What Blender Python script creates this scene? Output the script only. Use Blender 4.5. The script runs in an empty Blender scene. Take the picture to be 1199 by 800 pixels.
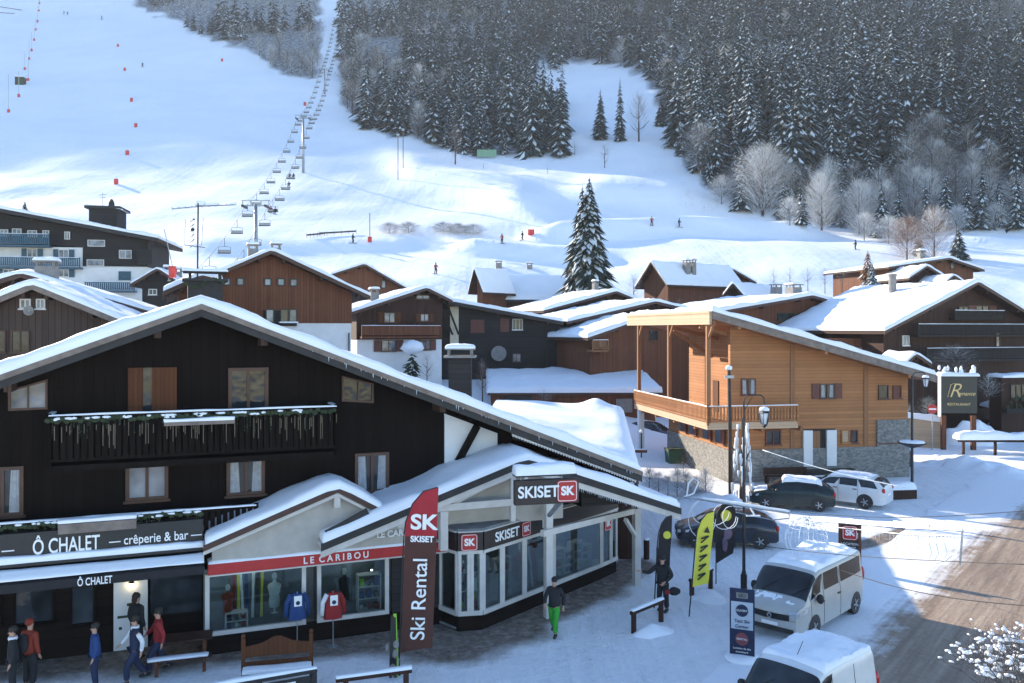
import bpy, bmesh, math, random
from mathutils import Vector, Matrix, noise as MN
R = math.radians
scene = bpy.context.scene
COL = scene.collection
F, HC, CX, CY = 1000.0, 9.3, 599.5, 385.0      # focal length in photo pixels, eye height, eye-level row

def P(px, py, Y):
    return Vector(((px - CX) / F * Y, Y, HC - (py - CY) / F * Y))
def G(px, py, z=0.0):
    Y = (HC - z) * F / (py - CY)
    return Vector(((px - CX) / F * Y, Y, z))
def lerp(a, b, t): return a + (b - a) * t
def smooth(t):
    t = max(0.0, min(1.0, t)); return t * t * (3 - 2 * t)
def tab(T, x):
    if x <= T[0][0]: return T[0][1]
    for (a, b), (c, d) in zip(T, T[1:]):
        if x <= c: return lerp(b, d, (x - a) / (c - a))
    return T[-1][1]

# ------------------------------------------------------------------ mesh helper
class MB:
    def __init__(s): s.v = []; s.f = []; s.m = []; s.mi = 0
    def add(s, vs, fs):
        n = len(s.v); s.v += [tuple(p) for p in vs]
        s.f += [tuple(i + n for i in f) for f in fs]; s.m += [s.mi] * len(fs)
        return s
    def slot(s, i): s.mi = i; return s
    def box(s, x0, x1, y0, y1, z0, z1):
        if x0 > x1: x0, x1 = x1, x0
        if y0 > y1: y0, y1 = y1, y0
        if z0 > z1: z0, z1 = z1, z0
        v = [(x, y, z) for z in (z0, z1) for y in (y0, y1) for x in (x0, x1)]
        return s.add(v, [(0, 2, 3, 1), (4, 5, 7, 6), (0, 1, 5, 4), (2, 6, 7, 3), (0, 4, 6, 2), (1, 3, 7, 5)])
    def prism(s, poly, y0, y1, plane='xz'):
        n = len(poly)
        mk = (lambda a, b, c: (a, c, b)) if plane == 'xz' else ((lambda a, b, c: (c, a, b)) if plane == 'yz' else (lambda a, b, c: (a, b, c)))
        v = [mk(a, b, y0) for a, b in poly] + [mk(a, b, y1) for a, b in poly]
        return s.add(v, [tuple(range(n))[::-1], tuple(range(n, 2 * n))] + [(i, (i + 1) % n, n + (i + 1) % n, n + i) for i in range(n)])
    def beam(s, p, q, w, h, up=(0, 0, 1)):
        p = Vector(p); q = Vector(q); d = (q - p).normalized(); u = Vector(up)
        if abs(d.dot(u)) > .98: u = Vector((0, 1, 0))
        a = d.cross(u).normalized() * w / 2; b = a.cross(d).normalized() * h / 2
        v = [p - a - b, p + a - b, p + a + b, p - a + b, q - a - b, q + a - b, q + a + b, q - a + b]
        return s.add(v, [(0, 3, 2, 1), (4, 5, 6, 7), (0, 1, 5, 4), (1, 2, 6, 5), (2, 3, 7, 6), (3, 0, 4, 7)])
    def tube(s, pts, r, n=8, cap=True):
        pts = [Vector(p) for p in pts]; k = len(pts)
        rs = r if isinstance(r, (list, tuple)) else [r] * k
        vs = []; a = None
        for i, p in enumerate(pts):
            d = (pts[min(i + 1, k - 1)] - pts[max(i - 1, 0)])
            d = d.normalized() if d.length > 1e-9 else Vector((0, 0, 1))
            if a is None:
                a = d.cross(Vector((0, 0, 1)))
                if a.length < .1: a = d.cross(Vector((0, 1, 0)))
            a = (a - d * a.dot(d)).normalized(); b = d.cross(a)
            for j in range(n):
                t = 2 * math.pi * j / n
                vs.append(p + (a * math.cos(t) + b * math.sin(t)) * rs[i])
        fs = [(i * n + j, i * n + (j + 1) % n, (i + 1) * n + (j + 1) % n, (i + 1) * n + j) for i in range(k - 1) for j in range(n)]
        if cap: fs += [tuple(range(n))[::-1], tuple(range((k - 1) * n, k * n))]
        return s.add(vs, fs)
    def lathe(s, prof, c=(0, 0, 0), n=16, axis='z'):
        vs = []; k = len(prof)
        for r, z in prof:
            for j in range(n):
                t = 2 * math.pi * j / n; x, y = r * math.cos(t), r * math.sin(t)
                p = (x, y, z) if axis == 'z' else ((z, x, y) if axis == 'x' else (x, z, y))
                vs.append((p[0] + c[0], p[1] + c[1], p[2] + c[2]))
        fs = [(i * n + j, i * n + (j + 1) % n, (i + 1) * n + (j + 1) % n, (i + 1) * n + j) for i in range(k - 1) for j in range(n)]
        fs += [tuple(range(n))[::-1], tuple(range((k - 1) * n, k * n))]
        return s.add(vs, fs)
    def blob(s, c, r, seed=0, n=8, amp=.25, flat=.5):
        vs = []; m = n // 2
        for i in range(m + 1):
            ph = math.pi * i / m
            for j in range(n):
                t = 2 * math.pi * j / n
                d = Vector((math.sin(ph) * math.cos(t), math.sin(ph) * math.sin(t), math.cos(ph)))
                k = 1 + amp * MN.noise(d * 1.7 + Vector((seed * 3.1, seed, 0)))
                vs.append((c[0] + d.x * r[0] * k, c[1] + d.y * r[1] * k, c[2] + d.z * r[2] * k))
        return s.add(vs, [(i * n + j, (i + 1) * n + j, (i + 1) * n + (j + 1) % n, i * n + (j + 1) % n) for i in range(m) for j in range(n)])
    def grid(s, fn, nu, nv):
        vs = [fn(i / nu, j / nv) for j in range(nv + 1) for i in range(nu + 1)]
        w = nu + 1
        return s.add(vs, [(j * w + i, j * w + i + 1, (j + 1) * w + i + 1, (j + 1) * w + i) for j in range(nv) for i in range(nu)])
    def snow(s, path, dvec, t=.25, seed=0, step=.4, over=.06):
        """rounded snow cap laid over a polyline swept along dvec"""
        path = [Vector(p) for p in path]; dvec = Vector(dvec); L = dvec.length
        seg = [(path[i + 1] - path[i]).length for i in range(len(path) - 1)]; tot = sum(seg)
        nu = max(4, min(60, int(tot / step))); nv = max(3, min(60, int(L / step)))
        def at(d):
            for i, l in enumerate(seg):
                if d <= l or i == len(seg) - 1: return path[i].lerp(path[i + 1], d / l)
                d -= l
        e0 = min(.28, tot * .2, L * .3)
        us = sorted(set([0, e0 * .12 / tot, e0 * .5 / tot, e0 / tot, 1 - e0 / tot, 1 - e0 * .5 / tot, 1 - e0 * .12 / tot, 1] + [i / nu for i in range(1, nu) if e0 / tot < i / nu < 1 - e0 / tot]))
        vsq = sorted(set([0, e0 * .12 / L, e0 * .5 / L, e0 / L, 1 - e0 / L, 1 - e0 * .5 / L, 1 - e0 * .12 / L, 1] + [i / nv for i in range(1, nv) if e0 / L < i / nv < 1 - e0 / L]))
        vs = []
        dn = dvec.normalized(); first = (path[1] - path[0]).normalized(); last = (path[-1] - path[-2]).normalized()
        for v in vsq:
            for u in us:
                d = u * tot
                sm = (at(max(0, d - .25)) + at(d) * 2 + at(min(tot, d + .25))) / 4 if len(path) > 2 else at(d)
                p = sm + dvec * v
                eu = min(u, 1 - u) * tot / e0; ev = min(v, 1 - v) * L / e0; e = max(0, min(1, eu, ev))
                hh = t * math.sqrt(max(0, 1 - (1 - e) ** 2.4))
                wob = MN.noise(Vector((p.x * .7 + seed, p.y * .7, p.z))) * .45 + MN.noise(Vector((p.x * 2.6 + seed, p.y * 2.6, p.z * 2.6))) * .22
                hh *= 1 + wob
                q = p + Vector((0, 0, hh))
                bulge = over * math.sin(min(1, e) * math.pi) + over * 1.1 * wob
                if u < .5 and eu <= ev: q -= first * bulge
                elif u >= .5 and eu <= ev: q += last * bulge
                elif v < .5: q -= dn * bulge
                else: q += dn * bulge
                vs.append(q)
        w = len(us); hgt = len(vsq)
        fs = [(j * w + i, j * w + i + 1, (j + 1) * w + i + 1, (j + 1) * w + i) for j in range(hgt - 1) for i in range(w - 1)]
        return s.add(vs, fs)
    def build(s, name, mats, parent=None, smooth=False, bevel=0, loc=None, auto=None):
        me = bpy.data.meshes.new(name); me.from_pydata(s.v, [], s.f)
        if not isinstance(mats, (list, tuple)): mats = [mats]
        for m in mats: me.materials.append(m)
        if len(mats) > 1: me.polygons.foreach_set('material_index', [min(i, len(mats) - 1) for i in s.m])
        if smooth: me.polygons.foreach_set('use_smooth', [True] * len(me.polygons))
        me.update()
        bm = bmesh.new(); bm.from_mesh(me); bmesh.ops.recalc_face_normals(bm, faces=bm.faces); bm.to_mesh(me); bm.free()
        o = bpy.data.objects.new(name, me); COL.objects.link(o)
        if parent: o.parent = parent
        if loc is not None: o.location = loc
        if auto: me.set_sharp_from_angle(angle=R(auto))
        if bevel:
            b = o.modifiers.new('bevel', 'BEVEL'); b.width = bevel; b.segments = 2; b.limit_method = 'ANGLE'; b.angle_limit = R(40)
        return o

def tag(o, label=None, cat=None, group=None, kind=None):
    if label: o['label'] = label
    if cat: o['category'] = cat
    if group: o['group'] = group
    if kind: o['kind'] = kind
    return o
def thing(name, label, cat, loc=(0, 0, 0), rz=0, group=None):
    o = bpy.data.objects.new(name, None); COL.objects.link(o); o.empty_display_size = .2
    o.location = loc; o.rotation_euler = (0, 0, rz)
    return tag(o, label, cat, group)
def copy_tree(o, parent=None):
    c = o.copy(); COL.objects.link(c); c.parent = parent
    for ch in list(o.children):
        d = ch.copy(); COL.objects.link(d); d.parent = c
        for g in list(ch.children):
            e = g.copy(); COL.objects.link(e); e.parent = d
    return c
def relabel(o, label, group=None):
    o['label'] = label
    if group: o['group'] = group
    return o

class Frame:
    """local frame on the ground: x along a facade, y into depth"""
    def __init__(s, x, y, rz, z=0):
        s.o = Vector((x, y, z)); s.rz = rz; s.X = Vector((math.cos(rz), math.sin(rz), 0)); s.Yv = Vector((-math.sin(rz), math.cos(rz), 0))
    def on(s, px, py, y=0.0):
        """local (x, z) where the sight line of a photo pixel meets plane y"""
        d = Vector(((px - CX) / F, 1, -(py - CY) / F)); c = Vector((0, 0, HC))
        q = s.o + s.Yv * y
        t = (q - c).dot(s.Yv) / d.dot(s.Yv); p = c + d * t - s.o
        return p.dot(s.X), p.z
    def ground(s, px, py, z=0):
        p = G(px, py, z) - s.o
        return p.dot(s.X), p.dot(s.Yv)
    def loc(s, p):
        p = Vector(p) - s.o
        return Vector((p.dot(s.X), p.dot(s.Yv), p.z))
    def w(s, x, y, z=0): return s.o + s.X * x + s.Yv * y + Vector((0, 0, z))

def text(body, size, mat, parent, loc, rot=(R(90), 0, 0), sx=1.0, depth=.012, name='lettering', align='CENTER', bold=0.0, shear=0):
    cu = bpy.data.curves.new(name, 'FONT'); cu.body = body; cu.size = size; cu.extrude = depth; cu.align_x = align; cu.align_y = 'CENTER'; cu.offset = bold; cu.shear = shear
    o = bpy.data.objects.new(name, cu); COL.objects.link(o)
    dg = bpy.context.evaluated_depsgraph_get()
    me = bpy.data.meshes.new_from_object(o.evaluated_get(dg)); bpy.data.objects.remove(o)
    me.name = name
    for v in me.vertices: v.co.x *= sx
    me.materials.clear(); me.materials.append(mat)
    ob = bpy.data.objects.new(name, me); COL.objects.link(ob); ob.parent = parent; ob.location = loc; ob.rotation_euler = rot
    return ob

# ------------------------------------------------------------------ materials
def nt(name):
    m = bpy.data.materials.new(name); m.use_nodes = True
    n = m.node_tree.nodes; l = m.node_tree.links; b = n['Principled BSDF']
    return m, n, l, b
def math_n(n, l, op, a, b=None, c=None):
    x = n.new('ShaderNodeMath'); x.operation = op
    for i, q in enumerate((a, b, c)):
        if q is None: continue
        if isinstance(q, (int, float)): x.inputs[i].default_value = q
        else: l.new(q, x.inputs[i])
    return x.outputs[0]
def noise_n(n, l, vec, scale, detail=4, rough=.6):
    t = n.new('ShaderNodeTexNoise'); t.inputs['Scale'].default_value = scale; t.inputs['Detail'].default_value = detail; t.inputs['Roughness'].default_value = rough
    if vec is not None: l.new(vec, t.inputs['Vector'])
    return t.outputs['Fac']
def ramp(n, l, fac, stops):
    r = n.new('ShaderNodeValToRGB'); e = r.color_ramp.elements
    while len(e) < len(stops): e.new(.5)
    for x, (p, c) in zip(e, stops): x.position = p; x.color = (*c, 1)
    l.new(fac, r.inputs['Fac']); return r.outputs['Color']
def mapping(n, l, scale=(1, 1, 1), kind='Object', rot=(0, 0, 0)):
    tc = n.new('ShaderNodeTexCoord'); mp = n.new('ShaderNodeMapping'); mp.inputs['Scale'].default_value = scale; mp.inputs['Rotation'].default_value = rot
    l.new(tc.outputs[kind], mp.inputs['Vector']); return mp.outputs['Vector']
def bump(n, l, h, b, strength=.3, dist=.02):
    x = n.new('ShaderNodeBump'); x.inputs['Strength'].default_value = strength; x.inputs['Distance'].default_value = dist
    l.new(h, x.inputs['Height']); l.new(x.outputs['Normal'], b.inputs['Normal'])
def sc(c, k): return tuple(min(1, x * k) for x in c)

def plain(name, col, rough=.6, metal=0, var=.25, vs=3.0, bs=.15, emit=0, spec=.5):
    m, n, l, b = nt(name); v = mapping(n, l)
    f = noise_n(n, l, v, vs, 5)
    l.new(ramp(n, l, f, [(.3, sc(col, 1 - var)), (.7, sc(col, 1 + var))]), b.inputs['Base Color'])
    b.inputs['Roughness'].default_value = rough; b.inputs['Metallic'].default_value = metal; b.inputs['Specular IOR Level'].default_value = spec
    if bs: bump(n, l, noise_n(n, l, v, vs * 8, 3), b, bs, .01)
    if emit:
        b.inputs['Emission Color'].default_value = (*col, 1); b.inputs['Emission Strength'].default_value = emit
    return m
def wood(name, col, plank=.18, axis='x', var=.35, rough=.75, gap=.35, spec=.25):
    """boards; axis = direction across which boards repeat"""
    m, n, l, b = nt(name)
    tc = n.new('ShaderNodeTexCoord'); sp = n.new('ShaderNodeSeparateXYZ'); l.new(tc.outputs['Object'], sp.inputs[0])
    if axis == 'x':      # vertical boards repeat along x and y
        co = math_n(n, l, 'ADD', sp.outputs[0], sp.outputs[1]); st = (14, 14, .8)
    else:
        co = sp.outputs[2]; st = (.8, .8, 14)
    q = math_n(n, l, 'DIVIDE', co, plank); fl = math_n(n, l, 'FLOOR', q); fr = math_n(n, l, 'FRACT', q)
    wn = n.new('ShaderNodeTexWhiteNoise'); wn.noise_dimensions = '1D'; l.new(fl, wn.inputs['W'])
    mp = n.new('ShaderNodeMapping'); mp.inputs['Scale'].default_value = st; l.new(tc.outputs['Object'], mp.inputs['Vector'])
    g = noise_n(n, l, mp.outputs['Vector'], 1.3, 6, .65)
    big = noise_n(n, l, tc.outputs['Object'], .45, 6, .7)
    s1 = math_n(n, l, 'MULTIPLY_ADD', wn.outputs['Value'], .4, math_n(n, l, 'MULTIPLY', g, .6))
    s2 = math_n(n, l, 'MULTIPLY_ADD', big, .62, math_n(n, l, 'MULTIPLY', s1, .75))
    c = ramp(n, l, s2, [(.25, sc(col, 1 - var)), (.5, col), (.85, tuple(min(1, x * (1 + var) + .001) for x in col))])
    edge = math_n(n, l, 'LESS_THAN', math_n(n, l, 'ABSOLUTE', math_n(n, l, 'SUBTRACT', fr, .5)), .46)
    mx = n.new('ShaderNodeMix'); mx.data_type = 'RGBA'; l.new(edge, mx.inputs['Factor']); l.new(c, mx.inputs['B']); mx.inputs['A'].default_value = (*sc(col, gap), 1)
    l.new(mx.outputs['Result'], b.inputs['Base Color']); b.inputs['Roughness'].default_value = rough; b.inputs['Specular IOR Level'].default_value = spec
    hgt = math_n(n, l, 'MULTIPLY_ADD', g, .3, edge); bump(n, l, hgt, b, .5, .015)
    return m
def snow_mat(name, tint=(.84, .87, .92), s1=.8, s2=7, strength=.35):
    m, n, l, b = nt(name); v = mapping(n, l, kind='Object')
    f = noise_n(n, l, v, s1, 5)
    l.new(ramp(n, l, f, [(.3, sc(tint, .94)), (.7, tint)]), b.inputs['Base Color'])
    b.inputs['Roughness'].default_value = .65; b.inputs['Specular IOR Level'].default_value = .25
    h = math_n(n, l, 'ADD', math_n(n, l, 'MULTIPLY', noise_n(n, l, v, s1, 3), 2.0), math_n(n, l, 'MULTIPLY', noise_n(n, l, v, s2, 4), .5))
    bump(n, l, h, b, strength, .08)
    return m
def glass_mat(name, col=(.02, .025, .03), rough=.05):
    m, n, l, b = nt(name); v = mapping(n, l)
    l.new(ramp(n, l, noise_n(n, l, v, .9, 2), [(.35, sc(col, .5)), (.65, sc(col, 1.8))]), b.inputs['Base Color'])
    b.inputs['Roughness'].default_value = rough; b.inputs['Specular IOR Level'].default_value = .38
    bump(n, l, noise_n(n, l, v, 1.6, 2), b, .25, .06)
    return m
def shop_glass(name):
    m, n, l, b = nt(name); out = n['Material Output']; n.remove(b)
    t = n.new('ShaderNodeBsdfTransparent'); t.inputs[0].default_value = (.72, .8, .8, 1)
    g = n.new('ShaderNodeBsdfGlossy'); g.inputs['Roughness'].default_value = .03
    v = mapping(n, l); bp = n.new('ShaderNodeBump'); bp.inputs['Strength'].default_value = .08; bp.inputs['Distance'].default_value = .05
    l.new(noise_n(n, l, v, .8, 1), bp.inputs['Height']); l.new(bp.outputs[0], g.inputs['Normal'])
    fr = n.new('ShaderNodeFresnel'); fr.inputs[0].default_value = 1.6
    mx = n.new('ShaderNodeMixShader'); l.new(math_n(n, l, 'MULTIPLY', fr.outputs[0], .75), mx.inputs[0]); l.new(t.outputs[0], mx.inputs[1]); l.new(g.outputs[0], mx.inputs[2])
    l.new(mx.outputs[0], out.inputs['Surface']); return m

M = dict(
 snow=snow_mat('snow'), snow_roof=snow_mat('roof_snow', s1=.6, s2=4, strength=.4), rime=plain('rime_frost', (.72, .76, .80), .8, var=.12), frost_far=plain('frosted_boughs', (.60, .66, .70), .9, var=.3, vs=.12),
 dark_wood=wood('dark_stained_wood', (.0058, .0034, .0028), .26, 'x', .35, gap=.6, spec=.12), dark_log=wood('dark_logs', (.009, .0055, .0045), .26, 'z', .4, gap=.6, spec=.12),
 brown_wood=wood('brown_boards', (.115, .043, .022), .22, 'x', .45), brown_dark=wood('dark_brown_boards', (.036, .016, .011), .24, 'x', .45),
 brown_log=wood('brown_horizontal_boards', (.10, .045, .026), .26, 'z', .4), grey_wood=wood('grey_brown_boards', (.055, .037, .03), .3, 'x', .35),
 black_wood=wood('black_boards', (.022, .02, .02), .22, 'z', .3), larch=wood('new_larch_boards', (.30, .135, .058), .21, 'z', .38, gap=.6),
 larch_v=wood('larch_uprights', (.24, .115, .055), .25, 'x', .2, gap=.7), pale_wood=wood('pale_larch', (.44, .31, .205), .22, 'z', .15, gap=.75),
 shutter=plain('red_brown_shutter', (.11, .03, .02), .6), shutter_o=wood('orange_brown_shutter', (.085, .030, .012), .12, 'x', .3),
 frame_w=plain('window_frame_wood', (.07, .029, .016), .55), frame_white=plain('white_frame', (.62, .60, .57), .55, var=.08), frame_d=plain('dark_frame', (.02, .018, .018), .5),
 white_paint=plain('white_painted_timber', (.54, .51, .48), .6, var=.12, vs=2), plaster=plain('white_plaster', (.68, .68, .68), .85, var=.07, vs=1.2), cream=plain('cream_plaster', (.62, .55, .42), .85, var=.1),
 beige=plain('beige_panel', (.42, .39, .35), .8, var=.1), stone=None, blue=plain('blue_boards', (.045, .10, .14), .7), concrete=plain('concrete', (.22, .21, .2), .9, var=.2),
 glass=glass_mat('dark_window_glass'), glass_l=glass_mat('curtained_glass', (.16, .17, .19)), shop_glass=shop_glass('shop_window_glass'), curtain=plain('white_curtain', (.34, .35, .37), .9, var=.2, vs=6),
 metal=plain('dark_metal', (.03, .03, .035), .45, .6), steel=plain('galvanised_steel', (.33, .35, .37), .45, .7), black=plain('black_plastic', (.012, .012, .013), .5, bs=0), rubber=plain('tyre_rubber', (.015, .015, .016), .85),
 red=plain('red_board', (.42, .018, .018), .5, var=.08), red_p=plain('red_padding', (.55, .05, .04), .7), sign_brown=plain('dark_brown_board', (.022, .013, .011), .5, var=.1), letter=plain('white_lettering', (.82, .82, .82), .5, var=.02, bs=0),
 flag_red=plain('red_flag_cloth', (.36, .02, .03), .8, var=.08), flag_brown=plain('brown_flag_cloth', (.075, .026, .018), .8, var=.08), yellow=plain('yellow_flag_cloth', (.62, .58, .06), .7, var=.06), flag_black=plain('black_flag_cloth', (.018, .016, .02), .8), purple=plain('mauve_print', (.16, .11, .16), .8),
 gold=plain('gold_paint', (.55, .42, .2), .4, .3), dim_light=plain('unlit_string_lights', (.13, .10, .07), .5), skin=plain('skin', (.46, .26, .18), .6, var=.06, bs=0), hair=plain('dark_hair', (.02, .014, .01), .7), c_black=plain('black_cloth', (.014, .014, .017), .85), c_green=plain('bright_green_cloth', (.03, .30, .03), .8), c_red=plain('red_cloth', (.27, .014, .016), .8),
 c_orange=plain('orange_cloth', (.24, .03, .012), .8), c_blue=plain('blue_cloth', (.015, .05, .17), .8), c_navy=plain('navy_cloth', (.012, .02, .055), .8), c_white=plain('white_cloth', (.68, .68, .7), .8), c_grey=plain('dark_grey_cloth', (.05, .05, .055), .8),
 van_grey=plain('silver_grey_van_paint', (.40, .40, .39), .3, .1, var=.05, bs=0, spec=.6), car_white=plain('white_car_paint', (.62, .63, .64), .25, 0, var=.05, bs=0, spec=.7), car_dark=plain('dark_car_paint', (.012, .016, .028), .22, .2, var=.1, bs=0, spec=.8), car_green=plain('dark_green_car_paint', (.012, .026, .028), .25, .2, bs=0), alu=plain('wheel_alloy', (.45, .46, .48), .3, .8, bs=0), lamp_red=plain('red_lamp', (.4, .01, .01), .25, bs=0), lamp_clear=plain('clear_lamp', (.5, .52, .55), .1, .3, bs=0),
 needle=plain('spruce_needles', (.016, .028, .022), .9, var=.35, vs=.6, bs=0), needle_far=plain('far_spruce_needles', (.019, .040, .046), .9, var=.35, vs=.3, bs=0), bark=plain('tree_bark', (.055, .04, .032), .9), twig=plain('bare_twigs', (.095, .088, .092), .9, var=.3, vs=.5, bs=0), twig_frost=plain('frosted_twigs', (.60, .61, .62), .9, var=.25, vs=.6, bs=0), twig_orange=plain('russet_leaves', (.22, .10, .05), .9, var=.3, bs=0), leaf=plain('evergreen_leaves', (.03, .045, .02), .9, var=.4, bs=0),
 slate=plain('dark_roofing', (.03, .028, .028), .8), soffit=wood('soffit_boards', (.05, .028, .02), .2, 'x', .3), fascia=plain('weathered_fascia', (.17, .135, .115), .7, var=.3), fascia_b=plain('brown_fascia', (.06, .026, .018), .6), icicle=None,
 tread=plain('goods_mixed', (.2, .2, .22), .7, var=.8, vs=5), inner=plain('shop_interior', (.17, .18, .19), .9), lime=plain('lime_green', (.25, .5, .03), .5), lamp=plain('lit_lamp', (1, .78, .4), .4, emit=9, bs=0), tube_l=plain('lit_tube', (.85, .95, 1), .4, emit=8, bs=0), turquoise=plain('turquoise_plastic', (.05, .35, .35), .5),
)
def stone_mat():
    m, n, l, b = nt('rough_stone_wall'); v = mapping(n, l, (1, 1, 1.7))
    vo = n.new('ShaderNodeTexVoronoi'); vo.inputs['Scale'].default_value = 6; l.new(v, vo.inputs['Vector'])
    v2 = n.new('ShaderNodeTexVoronoi'); v2.feature = 'DISTANCE_TO_EDGE'; v2.inputs['Scale'].default_value = 6; l.new(v, v2.inputs['Vector'])
    sp = n.new('ShaderNodeSeparateColor'); l.new(vo.outputs['Color'], sp.inputs[0])
    f = math_n(n, l, 'MULTIPLY_ADD', noise_n(n, l, v, 9, 4), .5, math_n(n, l, 'MULTIPLY', sp.outputs[0], .5))
    l.new(ramp(n, l, f, [(.2, (.13, .13, .13)), (.5, (.22, .215, .2)), (.8, (.30, .29, .27))]), b.inputs['Base Color'])
    b.inputs['Roughness'].default_value = .9
    bump(n, l, math_n(n, l, 'MINIMUM', math_n(n, l, 'MULTIPLY', v2.outputs['Distance'], 8), 1), b, .7, .03)
    return m
M['stone'] = stone_mat()
def ice_mat():
    m, n, l, b = nt('icicles'); b.inputs['Base Color'].default_value = (.75, .82, .88, 1); b.inputs['Roughness'].default_value = .15
    b.inputs['Transmission Weight'].default_value = .3; b.inputs['IOR'].default_value = 1.31
    bump(n, l, noise_n(n, l, mapping(n, l), 14, 2), b, .4, .02); return m
M['ice'] = ice_mat()
# ------------------------------------------------------------------ camera, light, sky
cam = bpy.data.cameras.new('camera'); cam.lens = 36 * F / 1199; cam.sensor_width = 36; cam.shift_y = -(400 - CY) / 1199; cam.clip_end = 4000
co = bpy.data.objects.new('camera', cam); COL.objects.link(co); co.location = (0, 0, HC); co.rotation_euler = (R(90), 0, 0); scene.camera = co
SUN_AZ = (-.74, .67); SUN_EL = 20.5
w = bpy.data.worlds.new('World'); scene.world = w; w.use_nodes = True
sky = w.node_tree.nodes.new('ShaderNodeTexSky'); sky.sky_type = 'NISHITA'; sky.sun_disc = False
sky.sun_elevation = R(SUN_EL); sky.sun_rotation = math.atan2(SUN_AZ[0], SUN_AZ[1]) % (2 * math.pi); sky.altitude = 1000; sky.dust_density = 0; sky.ozone_density = 2.4
w.node_tree.links.new(sky.outputs[0], w.node_tree.nodes['Background'].inputs[0]); w.node_tree.nodes['Background'].inputs[1].default_value = .15
sl = bpy.data.lights.new('sun', 'SUN'); sl.energy = 5.0; sl.angle = R(.5); sl.color = (1, .87, .70)
so = bpy.data.objects.new('sun', sl); COL.objects.link(so)
ce = math.cos(R(SUN_EL)); so.rotation_euler = Vector((-SUN_AZ[0] * ce, -SUN_AZ[1] * ce, -math.sin(R(SUN_EL)))).to_track_quat('-Z', 'Y').to_euler(); so.location = (-40, 40, 60)
scene.view_settings.view_transform = 'Standard'; scene.view_settings.look = 'None'; scene.view_settings.exposure = EXPOSURE = 1.38; scene.view_settings.gamma = 1

# ------------------------------------------------------------------ terrain
TL = [(58, 0), (85, 4.2), (100, 7), (130, 12), (160, 20.5), (200, 33.5), (260, 56), (340, 91), (450, 145), (600, 232), (700, 300), (1000, 470), (1400, 600)]
TR = [(95, 0), (110, 4), (130, 12), (160, 22), (190, 29.5), (215, 35.5), (300, 84), (450, 166), (600, 256), (700, 320), (1000, 480), (1400, 620)]
def terr(x, Y):
    if Y <= 58: return MN.noise(Vector((x * .35, Y * .35, 0))) * .05 - .02
    u = x / Y * F + CX
    # smoothed tables
    def sm(T): return (tab(T, Y - 6) + 2 * tab(T, Y) + tab(T, Y + 6)) / 4
    a = sm(TL) if u < 900 else 0; b = sm(TR) if u > 620 else 0
    z = lerp(a, b, smooth((u - 620) / 280))
    k = smooth((Y - 60) / 60)
    z += (MN.noise(Vector((x * .021, Y * .026, 3))) * 2.4 + MN.noise(Vector((x * .06, Y * .07, 7))) * .7) * k * smooth((Y - 95) / 60)
    # banks beside the runs
    for (pa, ya), (pb, yb), hgt, wd in BERMS:
        if pa - 40 < u < pb + 40:
            yy = lerp(ya, yb, (u - pa) / (pb - pa)); e = smooth((u - pa + 40) / 60) * smooth((pb + 40 - u) / 60)
            d = (Y - yy) / wd
            if -1 < d < 3: z += hgt * e * (smooth(d + 1) if d < 0 else smooth(1 - d / 3))
    return z
BERMS = [((640, 186), (940, 196), 4.0, 5), ((470, 262), (620, 215), 3.6, 15), ((540, 174), (700, 166), 2.4, 4), ((690, 232), (800, 228), 3.2, 9), ((230, 176), (480, 182), 1.6, 9), ((1120, 205), (1300, 190), 2.0, 4), ((1100, 178), (1300, 170), 1.6, 4)]
# edge of the wood, as (photo column, photo row of the lowest trunks)
FOREST_C = [(396, 95), (405, 130), (430, 152), (480, 162), (530, 178), (560, 183), (655, 183)]
def rowof(x, Y): return CY - (terr(x, Y) - HC) / Y * F
def forest(px, py):
    if py < -14: return 0
    if px < 158: return 0
    if px < 376: return 1 if py < tab([(158, 6), (230, 38), (300, 66), (335, 90), (376, 94)], px) else 0
    if px < 397: return 0
    if px < 660:
        if 612 < px and tab([(612, 58), (660, 92)], px) < py < 118 and px > 622 + (118 - py) * .2: return 0
        return 1 if py < tab(FOREST_C, px) else 0
    if px < 800:
        return 1 if py < tab([(660, 70), (700, 76), (745, 80), (765, 105), (782, 150), (800, 190)], px) else 0
    return 1 if py < tab([(800, 190), (850, 235), (905, 248), (950, 258), (1020, 280), (1060, 284), (1110, 268), (1300, 266)], px) else 0
def seg_d(p, a, b):
    ax, ay = a; bx, by = b; dx, dy = bx - ax, by - ay
    t = max(0, min(1, ((p[0] - ax) * dx + (p[1] - ay) * dy) / (dx * dx + dy * dy)))
    return math.hypot(p[0] - ax - t * dx, p[1] - ay - t * dy)
TRAMPLED = [[G(470, 745)[:2], G(530, 752)[:2], 1.6], [G(530, 752)[:2], G(600, 735)[:2], 1.2], [G(600, 728)[:2], G(700, 690)[:2], 1.0], [G(700, 685)[:2], G(745, 660)[:2], .9],
            [G(20, 775)[:2], G(480, 745)[:2], 1.3], [G(1000, 640)[:2], G(1130, 600)[:2], .5], [G(820, 760)[:2], G(821, 760)[:2], .01]]
RD = Vector((.616, .788)); RN = Vector((.788, -.616)); R0 = Vector((6.6, 22.4))
rowsY = [-60 + 4 * i for i in range(17)] + [8 + i * .35 for i in range(int(50 / .35) + 1)]
yy = rowsY[-1]
near_n = len(rowsY)
while yy < 690: yy += max(.45, (yy - 50) * .022); rowsY.append(yy)
NU = 340
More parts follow.
